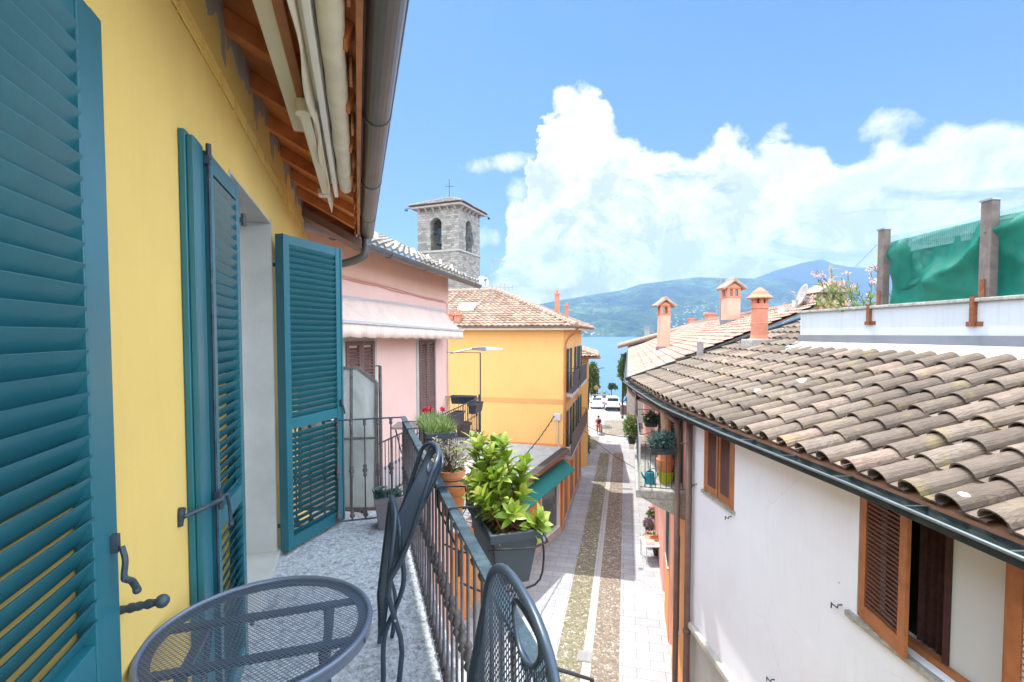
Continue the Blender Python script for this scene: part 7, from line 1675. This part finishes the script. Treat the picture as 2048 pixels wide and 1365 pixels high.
# ================================================================== LIGHT, SKY, CAMERA
sc_ = bpy.context.scene
SUN = Vector((-.407, .914, 0)).normalized(); EL = R(67)
sv = Vector((SUN.x*math.cos(EL), SUN.y*math.cos(EL), math.sin(EL)))
ld = bpy.data.lights.new('sun', 'SUN'); ld.energy = SUN_E; ld.angle = R(.53); ld.color = (1, .95, .86)
lo = bpy.data.objects.new('sun', ld); C.objects.link(lo); lo.rotation_euler = (-sv).to_track_quat('-Z', 'Y').to_euler()
wd = bpy.data.worlds.new('World'); sc_.world = wd; wd.use_nodes = True; nt = wd.node_tree; bg = nt.nodes['Background']
sky = nn(nt, 'ShaderNodeTexSky', sky_type='NISHITA'); sky.sun_disc = False; sky.sun_elevation = EL; sky.sun_rotation = math.atan2(SUN.x, SUN.y)
sky.air_density = 1.; sky.dust_density = .6; sky.ozone_density = 1.5; sky.altitude = 200
tc = nn(nt, 'ShaderNodeTexCoord'); sp3 = nn(nt, 'ShaderNodeSeparateXYZ'); nt.links.new(tc.outputs['Generated'], sp3.inputs[0])
X, Y, Z = sp3.outputs
hr = mth(nt, 'SQRT', mth(nt, 'ADD', mth(nt, 'MULTIPLY', X, X), mth(nt, 'MULTIPLY', Y, Y)))
az = mth(nt, 'ARCTAN2', X, Y); tv = mth(nt, 'DIVIDE', Z, mth(nt, 'MAXIMUM', hr, .02))       # azimuth, tangent of elevation
cv = nn(nt, 'ShaderNodeCombineXYZ'); nt.links.new(az, cv.inputs[0]); nt.links.new(tv, cv.inputs[1])
fc = nn(nt, 'ShaderNodeFloatCurve')
prof_ = [(700, 640), (830, 600), (905, 580), (950, 560), (985, 525), (1000, 500), (1012, 440), (1030, 400), (1060, 360), (1072, 290), (1085, 225), (1110, 195), (1150, 180), (1195, 195), (1225, 222), (1250, 245), (1290, 268), (1320, 290), (1370, 298), (1410, 275), (1450, 248), (1480, 250), (1505, 262), (1535, 258), (1575, 280), (1620, 280), (1665, 300), (1700, 305), (1760, 300), (1800, 290), (1840, 282), (1890, 262), (1940, 262), (2000, 242), (2060, 262), (2300, 330)]
cu = fc.mapping.curves[0]; pr = []
for px, py in prof_:
    u = (px-1024)/967; a_ = math.atan(u); v_ = (668-py)/967*math.cos(a_); pr.append(((a_+.5)/1.6, v_))
pr = [(0, .0)]+[q for q in pr if 0 < q[0] < 1]+[(1, .2)]
for i, (a_, b_) in enumerate(pr):
    if i == 0: cu.points[0].location = (a_, b_)
    elif i == len(pr)-1: cu.points[-1].location = (a_, b_)
    else: cu.points.new(a_, b_)
fc.mapping.update()
def wn_(scale, det, rg, dist=0., off=0.):
    mp = nn(nt, 'ShaderNodeMapping'); mp.inputs['Location'].default_value = (off, off*.7, 0); nt.links.new(cv.outputs[0], mp.inputs[0]); return noise(nt, mp.outputs[0], scale, det, rg, dist)
n1 = wn_(9., 9, .62, .3); n2 = wn_(26., 6, .6, .2, 3.)
bl_ = nn(nt, 'ShaderNodeTexVoronoi', feature='SMOOTH_F1'); bl_.inputs['Scale'].default_value = 17.; bl_.inputs['Smoothness'].default_value = .6; nt.links.new(cv.outputs[0], bl_.inputs['Vector'])
azd = mth(nt, 'ADD', az, mth(nt, 'MULTIPLY', mth(nt, 'SUBTRACT', wn_(14., 7, .6, .3, 5.), .5), .16))
nt.links.new(mth(nt, 'DIVIDE', mth(nt, 'ADD', azd, .5), 1.6, clamp=True), fc.inputs['Value'])
puff = mth(nt, 'MULTIPLY', mth(nt, 'SUBTRACT', .42, bl_.outputs['Distance']), .075)
edge = mth(nt, 'SUBTRACT', mth(nt, 'ADD', mth(nt, 'ADD', fc.outputs[0], mth(nt, 'MULTIPLY', mth(nt, 'SUBTRACT', n1, .5), .12)), mth(nt, 'ADD', puff, mth(nt, 'MULTIPLY', mth(nt, 'SUBTRACT', n2, .5), .035))), tv)
m1 = mth(nt, 'DIVIDE', edge, .022, clamp=True)
# openings low in the bank
lo_ = ramp(nt, tv, [(.0, (1,)*3), (.10, (1,)*3), (.26, (0, 0, 0))])
hole_ = ramp(nt, wn_(5., 8, .62, .6, 7.5), [(.50, (1,)*3), (.60, (.25,)*3)])
hole_ = ramp(nt, mth(nt, 'ADD', noise(nt, (lambda mp: (setattr(mp.inputs['Scale'], 'default_value', (1, 2.6, 1)), nt.links.new(cv.outputs[0], mp.inputs[0]), mp.outputs[0])[2])(nn(nt, 'ShaderNodeMapping')), 4.2, 8, .62, .5), mth(nt, 'MULTIPLY', lo_, .09)), [(.60, (1,)*3), (.70, (.25,)*3)])
mask = mth(nt, 'MULTIPLY', m1, hole_)
# separate wisps
def wisp(px, py, rx, ry, th, seed):
    u = (px-1024)/967; a_ = math.atan(u); v_ = (668-py)/967*math.cos(a_)
    dx_ = mth(nt, 'DIVIDE', mth(nt, 'SUBTRACT', az, a_), rx/967); dy_ = mth(nt, 'DIVIDE', mth(nt, 'SUBTRACT', tv, v_), ry/967)
    dy_ = mth(nt, 'SUBTRACT', dy_, mth(nt, 'MULTIPLY', dx_, th))
    d = mth(nt, 'SUBTRACT', 1., mth(nt, 'ADD', mth(nt, 'MULTIPLY', dx_, dx_), mth(nt, 'MULTIPLY', dy_, dy_)))
    return mth(nt, 'DIVIDE', mth(nt, 'ADD', mth(nt, 'MULTIPLY', d, .6), mth(nt, 'MULTIPLY', mth(nt, 'SUBTRACT', n1, .55), 3.2)), .7, clamp=True)
for a_ in ((1010, 330, 90, 22, .5, 1), (1748, 268, 52, 36, 0, 2), (960, 480, 45, 26, 0, 3), (1035, 388, 30, 30, 0, 4)):
    mask = mth(nt, 'MAXIMUM', mask, wisp(*a_))
below = mth(nt, 'GREATER_THAN', tv, -.02)
mask = mth(nt, 'MULTIPLY', mask, below)
# cloud body tone: bright tops, bluish hollows and bases
sh = ramp(nt, mth(nt, 'ADD', mth(nt, 'MULTIPLY', wn_(8., 10, .66, .5, 1.3), .75), mth(nt, 'MULTIPLY', n2, .25)), [(.44, (0, 0, 0)), (.54, (1,)*3)])
rel = ramp(nt, mth(nt, 'DIVIDE', edge, .34, clamp=True), [(0, (0, 0, 0)), (.2, (.7,)*3), (1, (1,)*3)])
f = mth(nt, 'MULTIPLY', mth(nt, 'SUBTRACT', 1., sh), rel, clamp=True)
ccol = mix(nt, f, (1.0, .985, .97), (.54, .58, .74))
cl = nn(nt, 'ShaderNodeVectorMath', operation='SCALE'); nt.links.new(ccol, cl.inputs[0]); cl.inputs['Scale'].default_value = CLOUD/SKY_S
# clear sky: tint and horizon brightening as photographed (still the sky's own light)
skc = mix(nt, 1., sky.outputs[0], SKY_TINT, 'MULTIPLY')
hz_ = ramp(nt, tv, [(0., (.8,)*3), (.25, (.45,)*3), (.55, (.12,)*3), (.9, (0, 0, 0))])
lft = ramp(nt, mth(nt, 'ADD', mth(nt, 'MULTIPLY', az, -1.), .3), [(0, (0, 0, 0)), (.6, (.6,)*3)])
hz_ = mth(nt, 'MAXIMUM', hz_, mth(nt, 'MULTIPLY', lft, ramp(nt, tv, [(.2, (1,)*3), (.9, (0, 0, 0))])))
hc = nn(nt, 'ShaderNodeVectorMath', operation='SCALE'); hc.inputs[0].default_value = (.40, .66, .98); hc.inputs['Scale'].default_value = HORIZ/SKY_S
skc = mix(nt, hz_, skc, hc.outputs[0])
# unseen bright cloud added overhead, behind and to the sides to fill the shade
fill_mask = mth(nt, 'MAXIMUM', ramp(nt, tv, [(.0, (0, 0, 0)), (.8, (0, 0, 0)), (1., (1,)*3)]), mth(nt, 'MULTIPLY', ramp(nt, mth(nt, 'MULTIPLY', Y, -1.), [(0, (0, 0, 0)), (.3, (1,)*3)]), below))
fill_mask = mth(nt, 'MAXIMUM', fill_mask, mth(nt, 'MULTIPLY', below, ramp(nt, mth(nt, 'ABSOLUTE', az), [(.0, (0, 0, 0)), (.88, (0, 0, 0)), (1., (1,)*3)])))
fill_mask = mth(nt, 'MULTIPLY', fill_mask, ramp(nt, noise(nt, tc.outputs['Generated'], 2.2, 6, .6), [(.3, (.55,)*3), (.6, (1,)*3)]))
oc = nn(nt, 'ShaderNodeVectorMath', operation='SCALE'); oc.inputs[0].default_value = (.80, .89, 1.0); oc.inputs['Scale'].default_value = FILL/SKY_S
nt.links.new(mix(nt, fill_mask, mix(nt, mask, skc, cl.outputs[0]), oc.outputs[0]), bg.inputs[0]); bg.inputs[1].default_value = SKY_S
cd = bpy.data.cameras.new('camera'); co = bpy.data.objects.new('camera', cd); C.objects.link(co); sc_.camera = co
cd.sensor_width = 36; cd.sensor_fit = 'HORIZONTAL'; cd.lens = 967/2048*36; cd.shift_y = (_cy-682.5)/2048; cd.clip_start = .02; cd.clip_end = 20000
co.location = (0, 0, EYE); co.rotation_euler = (R(90)-_th, 0, 0)
sc_.view_settings.view_transform = 'Standard'; sc_.view_settings.look = 'None'; sc_.view_settings.exposure = EXPO; sc_.view_settings.gamma = 1
sc_.render.engine = 'CYCLES'; sc_.cycles.max_bounces = 6; sc_.cycles.diffuse_bounces = 4; sc_.cycles.glossy_bounces = 2; sc_.cycles.transmission_bounces = 3; sc_.cycles.transparent_max_bounces = 10; sc_.cycles.volume_bounces = 0
sc_.cycles.volume_step_rate = 1; sc_.cycles.caustics_reflective = False; sc_.cycles.caustics_refractive = False
# every thing's local name is unique enough; check nothing is left without its tags
